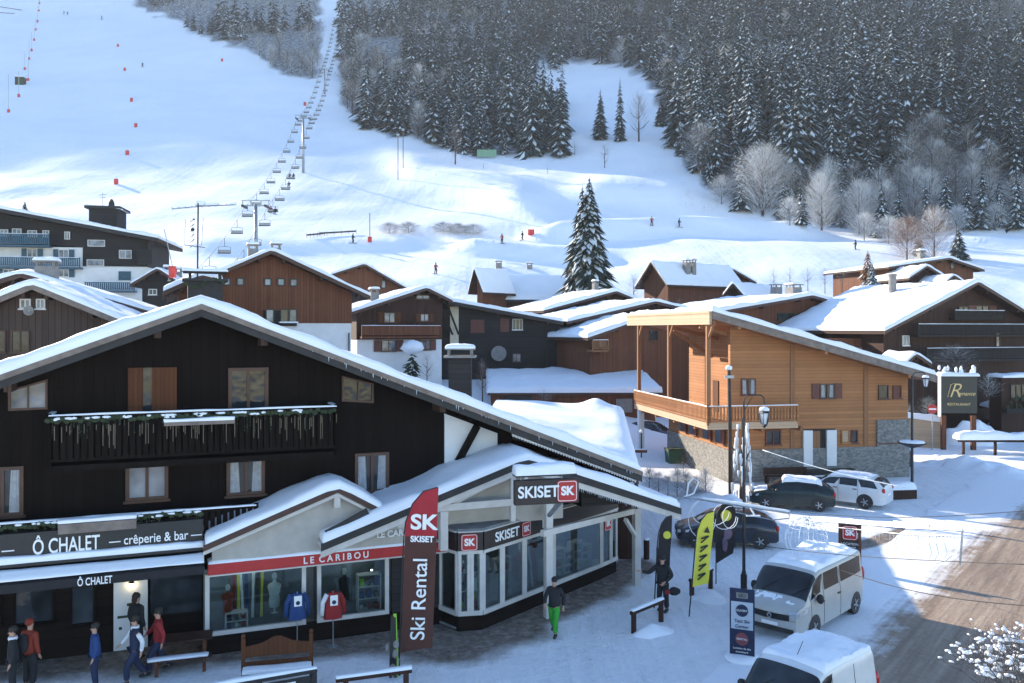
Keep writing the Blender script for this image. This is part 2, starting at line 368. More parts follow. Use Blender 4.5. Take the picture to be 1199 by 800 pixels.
def sheet(name, rows, mat, far):
    vs = []; dirt = []
    for Y in rows:
        for i in range(NU + 1):
            u = -1.05 + 2.1 * i / NU; x = u * max(Y + 25, 45)
            z = terr(x, Y)
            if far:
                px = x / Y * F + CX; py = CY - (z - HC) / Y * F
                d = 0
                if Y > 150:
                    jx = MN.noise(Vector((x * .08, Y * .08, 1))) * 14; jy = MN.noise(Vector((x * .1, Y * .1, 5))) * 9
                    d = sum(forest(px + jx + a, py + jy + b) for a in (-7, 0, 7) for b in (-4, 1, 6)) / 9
            else:
                k = 0
                for a, b, wd in TRAMPLED: k = max(k, 1.45 * (1 - seg_d((x, Y), a, b) / (wd * 1.6)))
                rd = (Vector((x, Y)) - R0).dot(RN)
                k = max(k, .38 * (1 - abs(rd - .2) / 2.5) if rd < 9 else 0)
                d = max(0, k)
            vs.append((x, Y, z)); dirt.append(d)
    w1 = NU + 1
    me = bpy.data.meshes.new(name)
    me.from_pydata(vs, [], [(j * w1 + i, j * w1 + i + 1, (j + 1) * w1 + i + 1, (j + 1) * w1 + i) for j in range(len(rows) - 1) for i in range(NU)])
    at = me.attributes.new('dirt', 'FLOAT', 'POINT'); at.data.foreach_set('value', dirt)
    me.polygons.foreach_set('use_smooth', [True] * len(me.polygons)); me.materials.append(mat)
    o = bpy.data.objects.new(name, me); COL.objects.link(o); return tag(o, kind='structure')
def ground_mat():
    m, n, l, b = nt('trodden_snow'); v = mapping(n, l)
    a = n.new('ShaderNodeAttribute'); a.attribute_name = 'dirt'
    f1 = noise_n(n, l, v, .55, 6, .65); f2 = noise_n(n, l, v, 3.5, 5, .7); f3 = noise_n(n, l, v, 14, 3)
    k = math_n(n, l, 'ADD', a.outputs['Fac'], math_n(n, l, 'MULTIPLY_ADD', f1, 1.0, math_n(n, l, 'MULTIPLY', f2, .7)))
    vr0 = mapping(n, l, (1.6, .12, 1), rot=(0, 0, R(38))); f40 = noise_n(n, l, vr0, 1.5, 5, .65); sm_ = math_n(n, l, 'MULTIPLY_ADD', f40, .4, math_n(n, l, 'MULTIPLY_ADD', f2, .35, math_n(n, l, 'MULTIPLY', f1, .25)))
    snow = ramp(n, l, sm_, [(.34, (.66, .68, .72)), (.45, (.80, .82, .86)), (.6, (.87, .89, .92))])
    dirt = ramp(n, l, f2, [(.3, (.09, .072, .06)), (.5, (.20, .165, .14)), (.75, (.40, .36, .33))])
    mk = n.new('ShaderNodeMapRange'); l.new(k, mk.inputs[0]); mk.inputs[1].default_value = 1.12; mk.inputs[2].default_value = 1.62
    mx = n.new('ShaderNodeMix'); mx.data_type = 'RGBA'; l.new(mk.outputs[0], mx.inputs['Factor']); l.new(snow, mx.inputs['A']); l.new(dirt, mx.inputs['B'])
    l.new(mx.outputs['Result'], b.inputs['Base Color']); b.inputs['Roughness'].default_value = .6; b.inputs['Specular IOR Level'].default_value = .3
    vr = mapping(n, l, (1.6, .12, 1), rot=(0, 0, R(38))); f4 = noise_n(n, l, vr, 1.5, 4, .6)
    vo = n.new('ShaderNodeTexVoronoi'); vo.inputs['Scale'].default_value = 2.6; l.new(v, vo.inputs['Vector'])
    ft = math_n(n, l, 'MINIMUM', math_n(n, l, 'MULTIPLY', vo.outputs['Distance'], 2.4), .8)
    h = math_n(n, l, 'ADD', math_n(n, l, 'MULTIPLY_ADD', f4, 1.1, math_n(n, l, 'MULTIPLY', f1, 1.6)), math_n(n, l, 'ADD', math_n(n, l, 'MULTIPLY', f2, .8), math_n(n, l, 'MULTIPLY_ADD', f3, .25, math_n(n, l, 'MULTIPLY', ft, .35))))
    bump(n, l, h, b, .8, .14); return m
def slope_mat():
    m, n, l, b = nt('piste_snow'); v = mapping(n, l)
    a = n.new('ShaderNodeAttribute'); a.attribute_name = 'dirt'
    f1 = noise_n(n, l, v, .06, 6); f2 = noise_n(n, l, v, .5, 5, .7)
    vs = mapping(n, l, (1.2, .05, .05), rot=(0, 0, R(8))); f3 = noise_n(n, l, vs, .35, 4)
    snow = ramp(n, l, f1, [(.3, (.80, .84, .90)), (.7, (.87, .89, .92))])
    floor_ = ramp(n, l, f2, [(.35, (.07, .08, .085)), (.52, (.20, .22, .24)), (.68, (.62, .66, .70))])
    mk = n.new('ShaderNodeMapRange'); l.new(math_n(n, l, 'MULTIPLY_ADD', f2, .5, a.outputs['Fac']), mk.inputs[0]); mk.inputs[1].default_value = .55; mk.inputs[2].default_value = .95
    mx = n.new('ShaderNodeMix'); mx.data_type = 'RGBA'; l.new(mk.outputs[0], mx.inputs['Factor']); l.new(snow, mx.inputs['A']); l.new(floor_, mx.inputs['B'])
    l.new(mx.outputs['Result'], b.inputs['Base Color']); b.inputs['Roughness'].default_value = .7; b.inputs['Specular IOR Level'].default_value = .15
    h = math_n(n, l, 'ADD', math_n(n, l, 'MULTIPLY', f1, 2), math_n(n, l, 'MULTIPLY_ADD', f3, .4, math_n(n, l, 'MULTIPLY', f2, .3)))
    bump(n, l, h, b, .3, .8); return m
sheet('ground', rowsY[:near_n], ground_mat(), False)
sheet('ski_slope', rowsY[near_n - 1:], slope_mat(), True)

def road_mat():
    m, n, l, b = nt('slushy_road'); tc = n.new('ShaderNodeTexCoord'); sp = n.new('ShaderNodeSeparateXYZ'); l.new(tc.outputs['Object'], sp.inputs[0])
    mp = n.new('ShaderNodeMapping'); mp.inputs['Scale'].default_value = (2.2, .10, 1); l.new(tc.outputs['Object'], mp.inputs['Vector'])
    st = noise_n(n, l, mp.outputs[0], 1.6, 6, .65); f1 = noise_n(n, l, tc.outputs['Object'], .5, 5, .65); f2 = noise_n(n, l, tc.outputs['Object'], 5, 4)
    s = math_n(n, l, 'MULTIPLY_ADD', st, .75, math_n(n, l, 'MULTIPLY', f2, .25))
    base = ramp(n, l, s, [(.28, (.13, .09, .065)), (.46, (.24, .175, .125)), (.62, (.35, .27, .20)), (.8, (.55, .48, .40))])
    # snow comes in from the verge and towards the far end
    e1 = n.new('ShaderNodeMapRange'); l.new(sp.outputs[0], e1.inputs[0]); e1.inputs[1].default_value = -1.1; e1.inputs[2].default_value = 2.6; e1.inputs[3].default_value = 1.15; e1.inputs[4].default_value = 0
    e2 = n.new('ShaderNodeMapRange'); l.new(sp.outputs[1], e2.inputs[0]); e2.inputs[1].default_value = 18; e2.inputs[2].default_value = 38; e2.inputs[3].default_value = 0; e2.inputs[4].default_value = .42
    k = math_n(n, l, 'ADD', math_n(n, l, 'ADD', e1.outputs[0], e2.outputs[0]), math_n(n, l, 'MULTIPLY_ADD', f1, 1.0, math_n(n, l, 'MULTIPLY', s, .55)))
    mk = n.new('ShaderNodeMapRange'); l.new(k, mk.inputs[0]); mk.inputs[1].default_value = .98; mk.inputs[2].default_value = 1.3
    mx = n.new('ShaderNodeMix'); mx.data_type = 'RGBA'; l.new(mk.outputs[0], mx.inputs['Factor']); l.new(base, mx.inputs['A']); mx.inputs['B'].default_value = (.80, .82, .86, 1)
    l.new(mx.outputs['Result'], b.inputs['Base Color'])
    rr = n.new('ShaderNodeMapRange'); l.new(f1, rr.inputs[0]); rr.inputs[3].default_value = .4; rr.inputs[4].default_value = .85; l.new(rr.outputs[0], b.inputs['Roughness'])
    bump(n, l, math_n(n, l, 'ADD', s, math_n(n, l, 'MULTIPLY', f2, .4)), b, .6, .06); return m
mb = MB()
def road_v(u, v):
    y = -16 + v * 72; edge = -1.4 + .5 * MN.noise(Vector((y * .4, 0, 5))) + .2 * MN.noise(Vector((y * 1.6, 0, 9)))
    x = edge + u * (8.6 - edge); p = R0 + RD * y + RN * x
    return (x, y, max(-.02, terr(p.x, p.y)) + .018 * (1 if 0 < u < 1 else .2))
mb.grid(road_v, 26, 150)
road = mb.build('road', road_mat(), smooth=True); road.location = (R0.x, R0.y, .012); road.rotation_euler = (0, 0, -math.atan2(RD.x, RD.y)); tag(road, kind='structure')
# banks of cleared snow (part of the ground's relief, modelled as one drift each)
def drift(pts, wd, h, seed, label, name='snow_bank'):
    mb = MB(); pts = [Vector((p[0], p[1], 0)) for p in pts]
    n = 8 * (len(pts) - 1)
    def fn(u, v):
        t = v * (len(pts) - 1); i = min(int(t), len(pts) - 2); p = pts[i].lerp(pts[i + 1], t - i); d = (pts[i + 1] - pts[i]).normalized(); s = Vector((-d.y, d.x, 0))
        k = (u - .5) * 2; env = math.sin(math.pi * min(1, max(0, v))) ** .4
        ww = wd * (.6 + .4 * env) * (1 + .4 * MN.noise(Vector((t * 1.7, seed, k)))); q = p + s * k * ww
        z = h * env * max(0, 1 - k * k) * (1 + .8 * MN.noise(Vector((q.x * .9, q.y * .9, seed)))) + .12 * MN.noise(Vector((q.x * 2.6, q.y * 2.6, seed))) * max(0, 1 - abs(k))
        return (q.x, q.y, -.08 + z)
    mb.grid(fn, 14, n * 3)
    o = mb.build(name, M['snow'], smooth=True)
    return tag(o, kind='structure') if label is None else tag(o, label, 'snow bank', 'banks of cleared snow')

# the mountain air
HZ = .00016
a = MB(); a.box(-1000, 1000, -75, 760, -3.5, 345); hm = bpy.data.materials.new('mountain_haze'); hm.use_nodes = True; hn = hm.node_tree.nodes; hn.remove(hn['Principled BSDF'])
pv = hn.new('ShaderNodeVolumePrincipled'); pv.inputs['Color'].default_value = (.86, .92, 1, 1); pv.inputs['Density'].default_value = HZ; hm.node_tree.links.new(pv.outputs[0], hn['Material Output'].inputs['Volume'])
hz = a.build('haze', hm); tag(hz, 'thin cold haze filling the valley air', 'haze', kind='stuff')
# ------------------------------------------------------------------ openings, roofs, houses
def window(parent, x, z, wd, ht, y, panes=2, fm=None, gm=None, shutters=None, shm=None, label=None, sill=True, name='window', curtain=False, t=.07):
    """frame ring standing proud of the wall at local y, pane set back inside, facing -y"""
    fm = fm or M['frame_w']; gm = gm or M['glass']
    b = MB(); x0, x1, z0, z1 = x - wd / 2, x + wd / 2, z - ht / 2, z + ht / 2
    b.box(x0, x1, y - .09, y + .02, z1 - t, z1).box(x0, x1, y - .09, y + .02, z0, z0 + t)
    b.box(x0, x0 + t, y - .09, y + .02, z0 + t, z1 - t).box(x1 - t, x1, y - .09, y + .02, z0 + t, z1 - t)
    for i in range(1, panes):
        c = x0 + wd * i / panes; b.box(c - t * .45, c + t * .45, y - .085, y + .02, z0 + t, z1 - t)
    if sill: b.box(x0 - .06, x1 + .06, y - .16, y - .092, z0 - .05, z0 + .02)
    w_ = b.build(name, fm, parent)
    if label: w_['label'] = label
    g = MB(); g.box(x0 + t * .6, x1 - t * .6, y - .03, y - .012, z0 + t * .6, z1 - t * .6); g.build('pane', gm, w_)
    if curtain:
        c = MB()
        for s in (-1, 1):
            xa = x + s * wd * .3
            c.grid(lambda u, v: (xa + (u - .5) * wd * .3 * (1 - .3 * v), y - .045 + .008 * math.sin(u * 30), z0 + t + v * (ht - 2 * t)), 12, 2)
        c.build('curtain', M['curtain'], w_)
    if shutters:
        sw = wd * .5
        for s in (-1, 1):
            q = MB(); xc = x + s * (wd / 2 + sw / 2 + .03); q.box(xc - sw / 2, xc + sw / 2, y - .075, y - .02, z0 - .02, z1 + .02)
            for zz in (z0 + ht * .2, z1 - ht * .2): q.box(xc - sw / 2 + .03, xc + sw / 2 - .03, y - .1, y - .077, zz - .04, zz + .04)
            q.build('shutter', shm or M['shutter'], parent)
    return w_
def roof_parts(parent, path, y0, y1, th=.22, t=.28, mat=None, fmat=None, seed=0, snow=True, fh=.26, name='roof', rafters=True):
    """path: local (x,z) across at the top of the boards; swept from y0 to y1"""
    b = MB(); lo = [(x, z - th) for x, z in path]
    b.prism(path + lo[::-1], y0 + .04, y1 - .04)
    b.slot(1)
    for (xa, za), (xb, zb) in zip(path, path[1:]):     # barge boards front and back
        for yy in (y0, y1 - .04):
            b.prism([(xa, za + .02), (xb, zb + .02), (xb, zb - fh), (xa, za - fh)], yy, yy + .038)
    r = b.build(name, [mat or M['soffit'], fmat or M['fascia_b']], parent)
    if rafters:
        for (xa, za), (xb, zb) in zip(path, path[1:]):
            for f in (.12, .5, .88):
                xx, zz = lerp(xa, xb, f), lerp(za, zb, f); q = MB(); q.box(xx - .09, xx + .09, y0 + .1, y0 + 1.0, zz - th - .24, zz - th - .003); q.build('purlin', mat or M['soffit'], r)
    if snow:
        s = MB(); s.snow([(x, y0 - .03, z + .03) for x, z in path], (0, y1 - y0 + .06, 0), t, seed)
        s.build('snow_cover', M['snow_roof'], parent, smooth=True)
    return r
def rz_at(path, x):
    for (xa, za), (xb, zb) in zip(path, path[1:]):
        if xa <= x <= xb: return lerp(za, zb, (x - xa) / (xb - xa))
    return path[0][1] if x < path[0][0] else path[-1][1]
def chimney(parent, x, y, z0, h=1.0, w_=.6, mat=None, cap='slab', name='chimney', sn=True):
    b = MB(); b.box(x - w_ / 2, x + w_ / 2, y - w_ / 2, y + w_ / 2, z0 - .8, z0 + h)
    if cap == 'slab':
        for sx in (-1, 1):
            for sy in (-1, 1): b.box(x + sx * w_ * .4 - .05, x + sx * w_ * .4 + .05, y + sy * w_ * .4 - .05, y + sy * w_ * .4 + .05, z0 + h, z0 + h + .25)
        b.box(x - w_ * .62, x + w_ * .62, y - w_ * .62, y + w_ * .62, z0 + h + .25, z0 + h + .33); zt = z0 + h + .33
    elif cap == 'pipe':
        b.lathe([(w_ * .25, z0 + h), (w_ * .25, z0 + h + .3), (w_ * .4, z0 + h + .32), (w_ * .4, z0 + h + .4), (.05, z0 + h + .5)], (x, y, 0), 10); zt = z0 + h + .4
    else: zt = z0 + h
    c = b.build(name, mat or M['concrete'], parent)
    if sn:
        s = MB(); s.snow([(x - w_ * .6, y - w_ * .6, zt), (x + w_ * .6, y - w_ * .6, zt)], (0, w_ * 1.2, 0), .22, 1, .2, .03); s.build('snow_cap', M['snow_roof'], c, smooth=True)
    return c
def railing(parent, pts, z, h=.95, mat=None, step=.16, name='balcony', deck=None, bw=.09, solid=False, slot_t=.02, dz=.18):
    """balcony: deck boards, rail and balusters along a polyline of local (x, y); deck = inner polygon"""
    b = MB(); mat = mat or M['brown_wood']
    if deck: b.prism(deck, z - dz, z, 'xy')
    for (xa, ya), (xb, yb) in zip(pts, pts[1:]):
        L = math.hypot(xb - xa, yb - ya); n = max(1, int(L / step)); d = ((xb - xa) / L, (yb - ya) / L)
        b.beam((xa, ya, z + h), (xb, yb, z + h), .1, .07); b.beam((xa, ya, z + .14), (xb, yb, z + .14), .06, .08)
        if not solid:
            for i in range(n + 1):
                f = i / n; cx, cy = lerp(xa, xb, f), lerp(ya, yb, f)
                b.beam((cx - d[0] * bw / 2, cy - d[1] * bw / 2, z + h / 2 + .05), (cx + d[0] * bw / 2, cy + d[1] * bw / 2, z + h / 2 + .05), .03, h - .16)
        else: b.beam((xa, ya, z + h / 2 + .04), (xb, yb, z + h / 2 + .04), .035, h - .16)
        for f in (0, 1): b.box(lerp(xa, xb, f) - .06, lerp(xa, xb, f) + .06, lerp(ya, yb, f) - .06, lerp(ya, yb, f) + .06, z - .1, z + h + .1)
    o = b.build(name, mat, parent)
    s = MB()
    for (xa, ya), (xb, yb) in zip(pts, pts[1:]):
        L = math.hypot(xb - xa, yb - ya); nx, ny = -(yb - ya) / L * .07, (xb - xa) / L * .07
        s.snow([(xa - nx, ya - ny, z + h + .035), (xa + nx, ya + ny, z + h + .035)], (xb - xa, yb - ya, 0), .045, 3, .3, .005)
    s.build('rail_snow', M['snow_roof'], o, smooth=True)
    return o

def house(label, roofpx, Y, rz, depth, base, oh=1.0, side=.9, wall=None, lower=None, split=None, wins=(), name='chalet', cat='chalet', th=.22, t=.28, chims=(), balc=(), fmat=None, seed=1, roof_mat=None, yoff=None, group=None, doors=()):
    """roofpx: photo pixels of the front roof line (left eave, (ridge), right eave); Y: depth of its middle point"""
    mid = roofpx[len(roofpx) // 2]; p = P(mid[0], mid[1], Y)
    root = thing(name, label, cat, (p.x, p.y, 0), rz, group); fr = Frame(p.x, p.y, rz)
    path = [fr.on(a, b_) for a, b_ in roofpx]
    roof_parts(root, path, 0, depth + 2 * oh, th, t, roof_mat, fmat, seed)
    xl, xr = path[0][0] + side, path[-1][0] - side
    top = [(xl, rz_at(path, xl) - th - .004)] + [(x, z - th - .004) for x, z in path if xl < x < xr] + [(xr, rz_at(path, xr) - th - .004)]
    if split is not None:
        zs = fr.on(CX, split, oh)[1] if split > 100 else split
        a = MB(); a.prism([(xl, zs), (xr, zs)] + top[::-1], oh, oh + depth); a.build('upper_wall', wall, root)
        a = MB(); a.box(xl + .06, xr - .06, oh + .06, oh + depth - .06, base - 2, zs - .003); a.build('lower_wall', lower, root)
    else:
        a = MB(); a.prism([(xl, base - 2), (xr, base - 2)] + top[::-1], oh, oh + depth); a.build('wall', wall, root)
    for wn in wins:
        px, py, wpx, hpx = wn[:4]; kw = wn[4] if len(wn) > 4 else {}
        (xa, za), (xb, zb) = fr.on(px - wpx / 2, py - hpx / 2, oh), fr.on(px + wpx / 2, py + hpx / 2, oh)
        window(root, (xa + xb) / 2, (za + zb) / 2, max(.3, xb - xa), max(.3, za - zb), oh, **kw)
    for bl in balc:
        pxa, pya, pxb, hh, dd = bl[:5]; kw = bl[5] if len(bl) > 5 else {}
        (xa, za), (xb, zb) = fr.on(pxa, pya, oh - dd), fr.on(pxb, pya, oh - dd); z = fr.on((pxa + pxb) / 2, pya, oh - dd)[1]
        railing(root, [(xa, oh - dd), (xb, oh - dd)], z, hh, deck=[(xa, oh - dd), (xb, oh - dd), (xb, oh - .003), (xa, oh - .003)], **kw)
    for cxp, fy, h, w_, cap in chims:
        # cxp: photo column; fy: fraction of depth
        yy_ = fy * (depth + 2 * oh); x = fr.on(cxp, CY, yy_)[0]
        chimney(root, x, yy_, rz_at(path, x) + .15, h, w_, cap=cap)
    return root, fr, path

# --- small gable at the left edge and the roof behind it
house('weathered brown gable house at the left edge with a round dish on its window', [(-60, 372), (37, 333), (172, 388)], 42, R(14), 9, 0, wall=M['grey_wood'], wins=[(30, 356, 13, 12, dict(gm=M['glass_l'], fm=M['frame_white'])), (48, 356, 11, 12, dict(gm=M['glass_l'], fm=M['frame_white'])), (-4, 400, 22, 26, dict(panes=2)), (24, 400, 22, 26, dict())], t=.3, fmat=M['fascia'], seed=3)
r, fr, path = house('house behind the left gable, its snowy roof carrying a squat capped chimney', [(-60, 345), (24, 320), (192, 370)], 50, R(16), 7, 0, wall=M['brown_dark'], t=.3, chims=[(55, .12, .7, 1.1, 'slab')], fmat=M['fascia_b'], seed=4)

def dish(par, x, y, z, r, seed=1):
    a = MB(); a.lathe([(.02, .0), (r * .5, -.05), (r, -.22 * r - .1), (r * 1.02, -.22 * r - .08), (r * .5, -.01), (.02, .04)], (x, y, z), 18, 'y'); a.build('satellite_dish', M['concrete'], par, smooth=True); a = MB(); a.tube([(x, y - .02, z), (x, y + .35, z)], .04, 6); a.tube([(x, y, z - r * .8), (x, y - r, z)], .02, 5); a.build('dish_arm', M['steel'], par)
_h1 = [o for o in COL.objects if o.name == 'chalet'][0]; _f = Frame(_h1.location.x, _h1.location.y, R(14)); _x, _z = _f.on(35, 364, .6); dish(_h1, _x, .5, _z, .24)
# --- apartment block back left
AY = 96; fr = Frame(P(100, 262, AY).x, AY, R(10)); ab = thing('apartment_block', 'long dark apartment block with blue balconies and a white band at far left', 'apartment block', fr.o, R(10))
path = [fr.on(-120, 222, -1.5), fr.on(185, 279, -1.5)]
roof_parts(ab, path, -1.5, 12, .3, .35, M['soffit'], M['slate'], 6, fh=.4)
def fx(px, y=0): return fr.on(px, 300, y)[0]
def fz(py, y=0): return fr.on(100, py, y)[1]
a = MB(); a.prism([(fx(-120), fz(274)), (fx(97), fz(290)), (fx(173), fz(312)), (fx(173), rz_at(path, fx(173)) - .34), (fx(-120), rz_at(path, fx(-120)) - .34)], 0, 11); a.build('upper_wall', M['black_wood'], ab)
a = MB(); a.box(fx(-120), fx(173) - .05, .08, 10.9, -1, fz(290)); a.build('lower_wall', M['plaster'], ab)
a = MB(); a.box(fx(97), fx(172.5), -.03, .05, fz(311.7), fz(288)); a.build('wall_cladding', M['black_wood'], ab)
for x0, x1, zt, zb in ((-30, 57, 275, 288), (-30, 93, 302, 313), (100, 157, 330, 340)):
    railing(ab, [(fx(x0, -1.3), -1.3), (fx(x1, -1.3), -1.3)], fz(zb, -1.3), fz(zt, -1.3) - fz(zb, -1.3) - .05, M['blue'], .22, deck=[(fx(x0, -1.3), -1.3), (fx(x1, -1.3), -1.3), (fx(x1, -1.3), -.05), (fx(x0, -1.3), -.05)], bw=.15)
for px, py, w_, h in ((5, 273, 9, 8), (20, 272, 10, 8), (38, 274, 10, 8), (54, 274, 7, 8), (79, 276, 6, 9), (38, 297, 11, 11), (75, 298, 11, 11), (75, 320, 11, 9), (147, 298, 14, 10), (10, 320, 11, 9)):
    x, z = fr.on(px, py, 0); window(ab, x, z, w_ * .096, h * .096, -.04, fm=M['frame_white'], gm=M['glass_l'], shutters=py > 290 and px < 100, shm=M['blue'], sill=False)
for px, py, w_ in ((113, 285, 19), (112, 308, 19)):
    x, z = fr.on(px, py, 0); window(ab, x, z, w_ * .096, .75, -.04, 1, fm=M['frame_white'], gm=M['glass_l'], sill=False)
x, z = fr.on(146, 323, 0); window(ab, x, z, 1.3, 1.0, .04, 2, fm=M['blue'], gm=M['blue'], sill=False)
a = MB(); (xa, za), (xb, zb) = fr.on(104, 241, 3), fr.on(137, 275, 3); a.box(xa, xb, 3, 7, zb - 1, za); st = a.build('lift_housing', M['black_wood'], ab)
a = MB(); a.snow([(xa - .4, 2.6, za), (xb + .4, 2.6, za - .35)], (0, 4.6, 0), .22, 5); a.build('snow_cover', M['snow_roof'], st, smooth=True)
a = MB(); a.box(xa - .4, xb + .4, 2.6, 7.3, za - .3, za - .002); a.build('cap_slab', M['slate'], st)
a = MB(); xx = lerp(xa, xb, .72); a.lathe([(.35, 0), (.3, .5), (.15, .8), (.02, .9)], (xx, 4, za + .1), 9); a.build('vent', M['slate'], st)
a = MB(); xx = lerp(xa, xb, .4); a.tube([(xx, 4, za), (xx, 4, za + 1.7)], .04, 5).tube([(xx - .45, 4, za + 1.4), (xx + .4, 4, za + 1.5)], .03, 4).tube([(xx - .3, 4, za + 1.1), (xx + .3, 4, za + 1.15)], .03, 4); a.build('aerial', M['steel'], st)
a = MB(); x, z = fr.on(179, 300, -1.3); a.beam((x - .7, -1.2, z - 1), (x, -1.2, fz(282, -1.3)), .15, .15); a.box(x - 1.7, x - .1, -1.3, 0, z - .9, z + .8); a.build('end_balcony', M['black_wood'], ab)
# --- small houses on the left
house('small black gable house with one square white window', [(152, 333), (184, 314), (218, 336)], 84, R(10), 6, 3, wall=M['black_wood'], wins=[(201, 325, 8, 8, dict(fm=M['frame_white'], gm=M['glass_l'], panes=1)), (179, 342, 10, 7, dict(fm=M['frame_white']))], chims=[(209, .6, .5, .6, 'slab'), (195, .8, .4, .5, 'slab')], seed=8, t=.2)
a, fr4, p4 = house('low snowy roof joined to the left of the tall brown and white chalet', [(190, 342), (236, 322), (262, 330)], 52, R(22), 5, 3, wall=M['brown_log'], t=.3, seed=9)
c = thing('chimney_stack', 'wide dark chimney stack hung with a garland under the tall roof aerial', 'chimney', P(240, 347, 50), R(22))
a = MB(); a.box(-.95, .95, -.5, .5, -2, .85); a.build('stack', M['slate'], c)
a = MB(); a.box(-1.25, 1.25, -.75, .75, .851, 1.0).box(-.9, -.75, -.4, .4, 1, 1.35).box(.75, .9, -.4, .4, 1, 1.35).box(-1.2, 1.2, -.7, .7, 1.35, 1.42); a.build('cap_slab', M['slate'], c)
a = MB(); a.snow([(-1.25, -.75, 1.42), (1.25, -.75, 1.42)], (0, 1.5, 0), .2, 2, .3); a.build('snow_cap', M['snow_roof'], c, smooth=True)
a = MB()
for i in range(16): a.blob((-1.1 + i * .14, -.72, .75 - .25 * math.sin(i * .42)), (.09, .06, .09), i, 6)
a.build('garland', M['leaf'], c)
# television aerial
v0 = P(232, 335, 49.5); an = thing('tv_aerial', 'tall snow covered television aerial mast on the chimney stack', 'aerial', v0)
def ap(px, py): q = P(px, py, 49.5) - v0; return (q.x, q.y, q.z)
a = MB(); a.tube([ap(231, 345), ap(232, 238)], .05, 6); a.build('mast', M['metal'], an)
a = MB(); a.tube([ap(201, 245), ap(231, 242), ap(275, 240)], .03, 5)
for k in range(9): x = 203 + k * 8; q = ap(x, 244 - k * .5); a.tube([(q[0] - .02, -.3, q[2]), (q[0] + .02, .3, q[2])], .012, 4)
a.build('boom', M['steel'], an); a = MB(); a.tube([ap(216, 287), ap(240, 290)], .03, 5); a.build('boom', M['steel'], an)
a = MB(); a.snow([ap(228, 240.5), ap(239, 240)], (0, .35, 0), .2, 1, .1).snow([ap(240, 240.5), ap(254, 240)], (0, .3, 0), .12, 4, .1).snow([ap(268, 240), ap(275, 239.5)], (0, .3, 0), .13, 6, .1).snow([ap(226, 289), ap(234, 288.5)], (0, .25, 0), .12, 3, .1); a.build('clinging_snow', M['snow_roof'], an, smooth=True)
a = MB()
for k in range(6): z = 256 + k * 6; a.tube([ap(222.5, z + 4), ap(228, z)], .02, 4)
a.tube([ap(217, 257), ap(216, 287)], .014, 4).tube([ap(238, 255), ap(236, 287)], .014, 4).tube([ap(226, 262), ap(226, 284)], .02, 4).blob(ap(225.5, 269), (.12, .08, .1), 3).blob(ap(227, 257), (.06, .05, .06), 3); a.build('panel_aerial', M['metal'], an)
rp = P(202, 318, 56); rb = thing('red_safety_post', 'slanted thin pole in a red padded base left of the tall aerial', 'marker pole', rp)
a = MB(); a.box(-.18, .18, -.18, .18, -.4, .35); a.build('padding', M['red_p'], rb)
a = MB(); q = P(193, 268, 56) - rp; a.tube([(0, 0, .3), (q.x - .05, 0, q.z)], .03, 5); a.build('pole', M['steel'], rb)
# --- tall brown and white chalet
tw = M['brown_wood']
sq = dict(panes=1, fm=M['frame_d'], gm=M['glass_l'], sill=False, t=.09)
hs, fr5, p5 = house('tall russet boarded chalet over white plaster with a row of five small square windows', [(196, 345), (318, 293), (434, 347)], 62, R(22), 9, 2.0, oh=1.1, side=1.2, wall=tw, lower=M['plaster'], split=9.3 + .42, th=.25, t=.28,
   wins=[(265.5, 330, 9, 9.5, sq), (281.5, 330, 9, 9.5, sq), (313.5, 330.5, 9, 9.5, sq), (329, 330.5, 9, 9.5, sq), (344, 331, 9, 9.5, sq)], chims=[(296, .35, .7, .75, 'slab'), (323, .5, .95, .7, 'slab')], seed=11)
x0, z0 = fr5.on(308, 359, 1.1); x1, z1 = fr5.on(347.5, 382, 1.1)
a = MB(); a.box(x0, x1, 1.02, 1.16, z1, z0 - .3); a.build('dark_recess', M['black_wood'], hs)
for px in (316, 333, 343): x, z = fr5.on(px, 370, 1.0); window(hs, x, z, .6, 1.0, 1.0, 1, fm=M['frame_d'], gm=M['glass_l'] if px != 333 else M['glass'], sill=False)
a = MB(); x, z = fr5.on(340, 377.5, .5); a.box(x0 + 1.1, x1, .3, 1.0, z - .05, z + .05); a.build('ledge', M['snow_roof'], hs)
a = MB(); x, _ = fr5.on(407, 360, 1.1); a.tube([(x + .1, 1.05, 2), (x + .1, 1.05, 9)], .05, 6); a.build('downpipe', M['metal'], hs)
house('russet gable peeping over behind the right eave of the tall chalet', [(386, 322), (427, 309), (477, 338)], 108, R(22), 8, 5, wall=M['brown_wood'], wins=[(449, 333, 5, 9, dict(panes=1, gm=M['glass_l']))], chims=[(433, .5, .5, .7, 'slab')], seed=12, t=.25)
# --- chalet with balcony and white ground floor
sh = dict(shutters=True, shm=M['shutter_o'], gm=M['glass_l'])
house('dark chalet with carved balcony, orange shutters and white ground floor', [(411, 366), (500, 337), (530, 352)], 80, R(22), 9, 5, wall=M['brown_dark'], lower=M['plaster'], split=397, side=.7,
   wins=[(456, 372, 13, 12, sh), (497, 372, 10, 9, sh), (495, 348, 16, 5, dict(gm=M['glass_l'])), (455, 405, 17, 13, dict(shutters=True, gm=M['glass_l'])), (498, 404, 12, 12, dict(shutters=True, gm=M['glass_l']))],
   balc=[(424, 394, 516, .95, 1.2, dict(mat=M['brown_wood'], solid=True))], chims=[(438, .3, .9, .8, 'slab')], seed=13, t=.3)
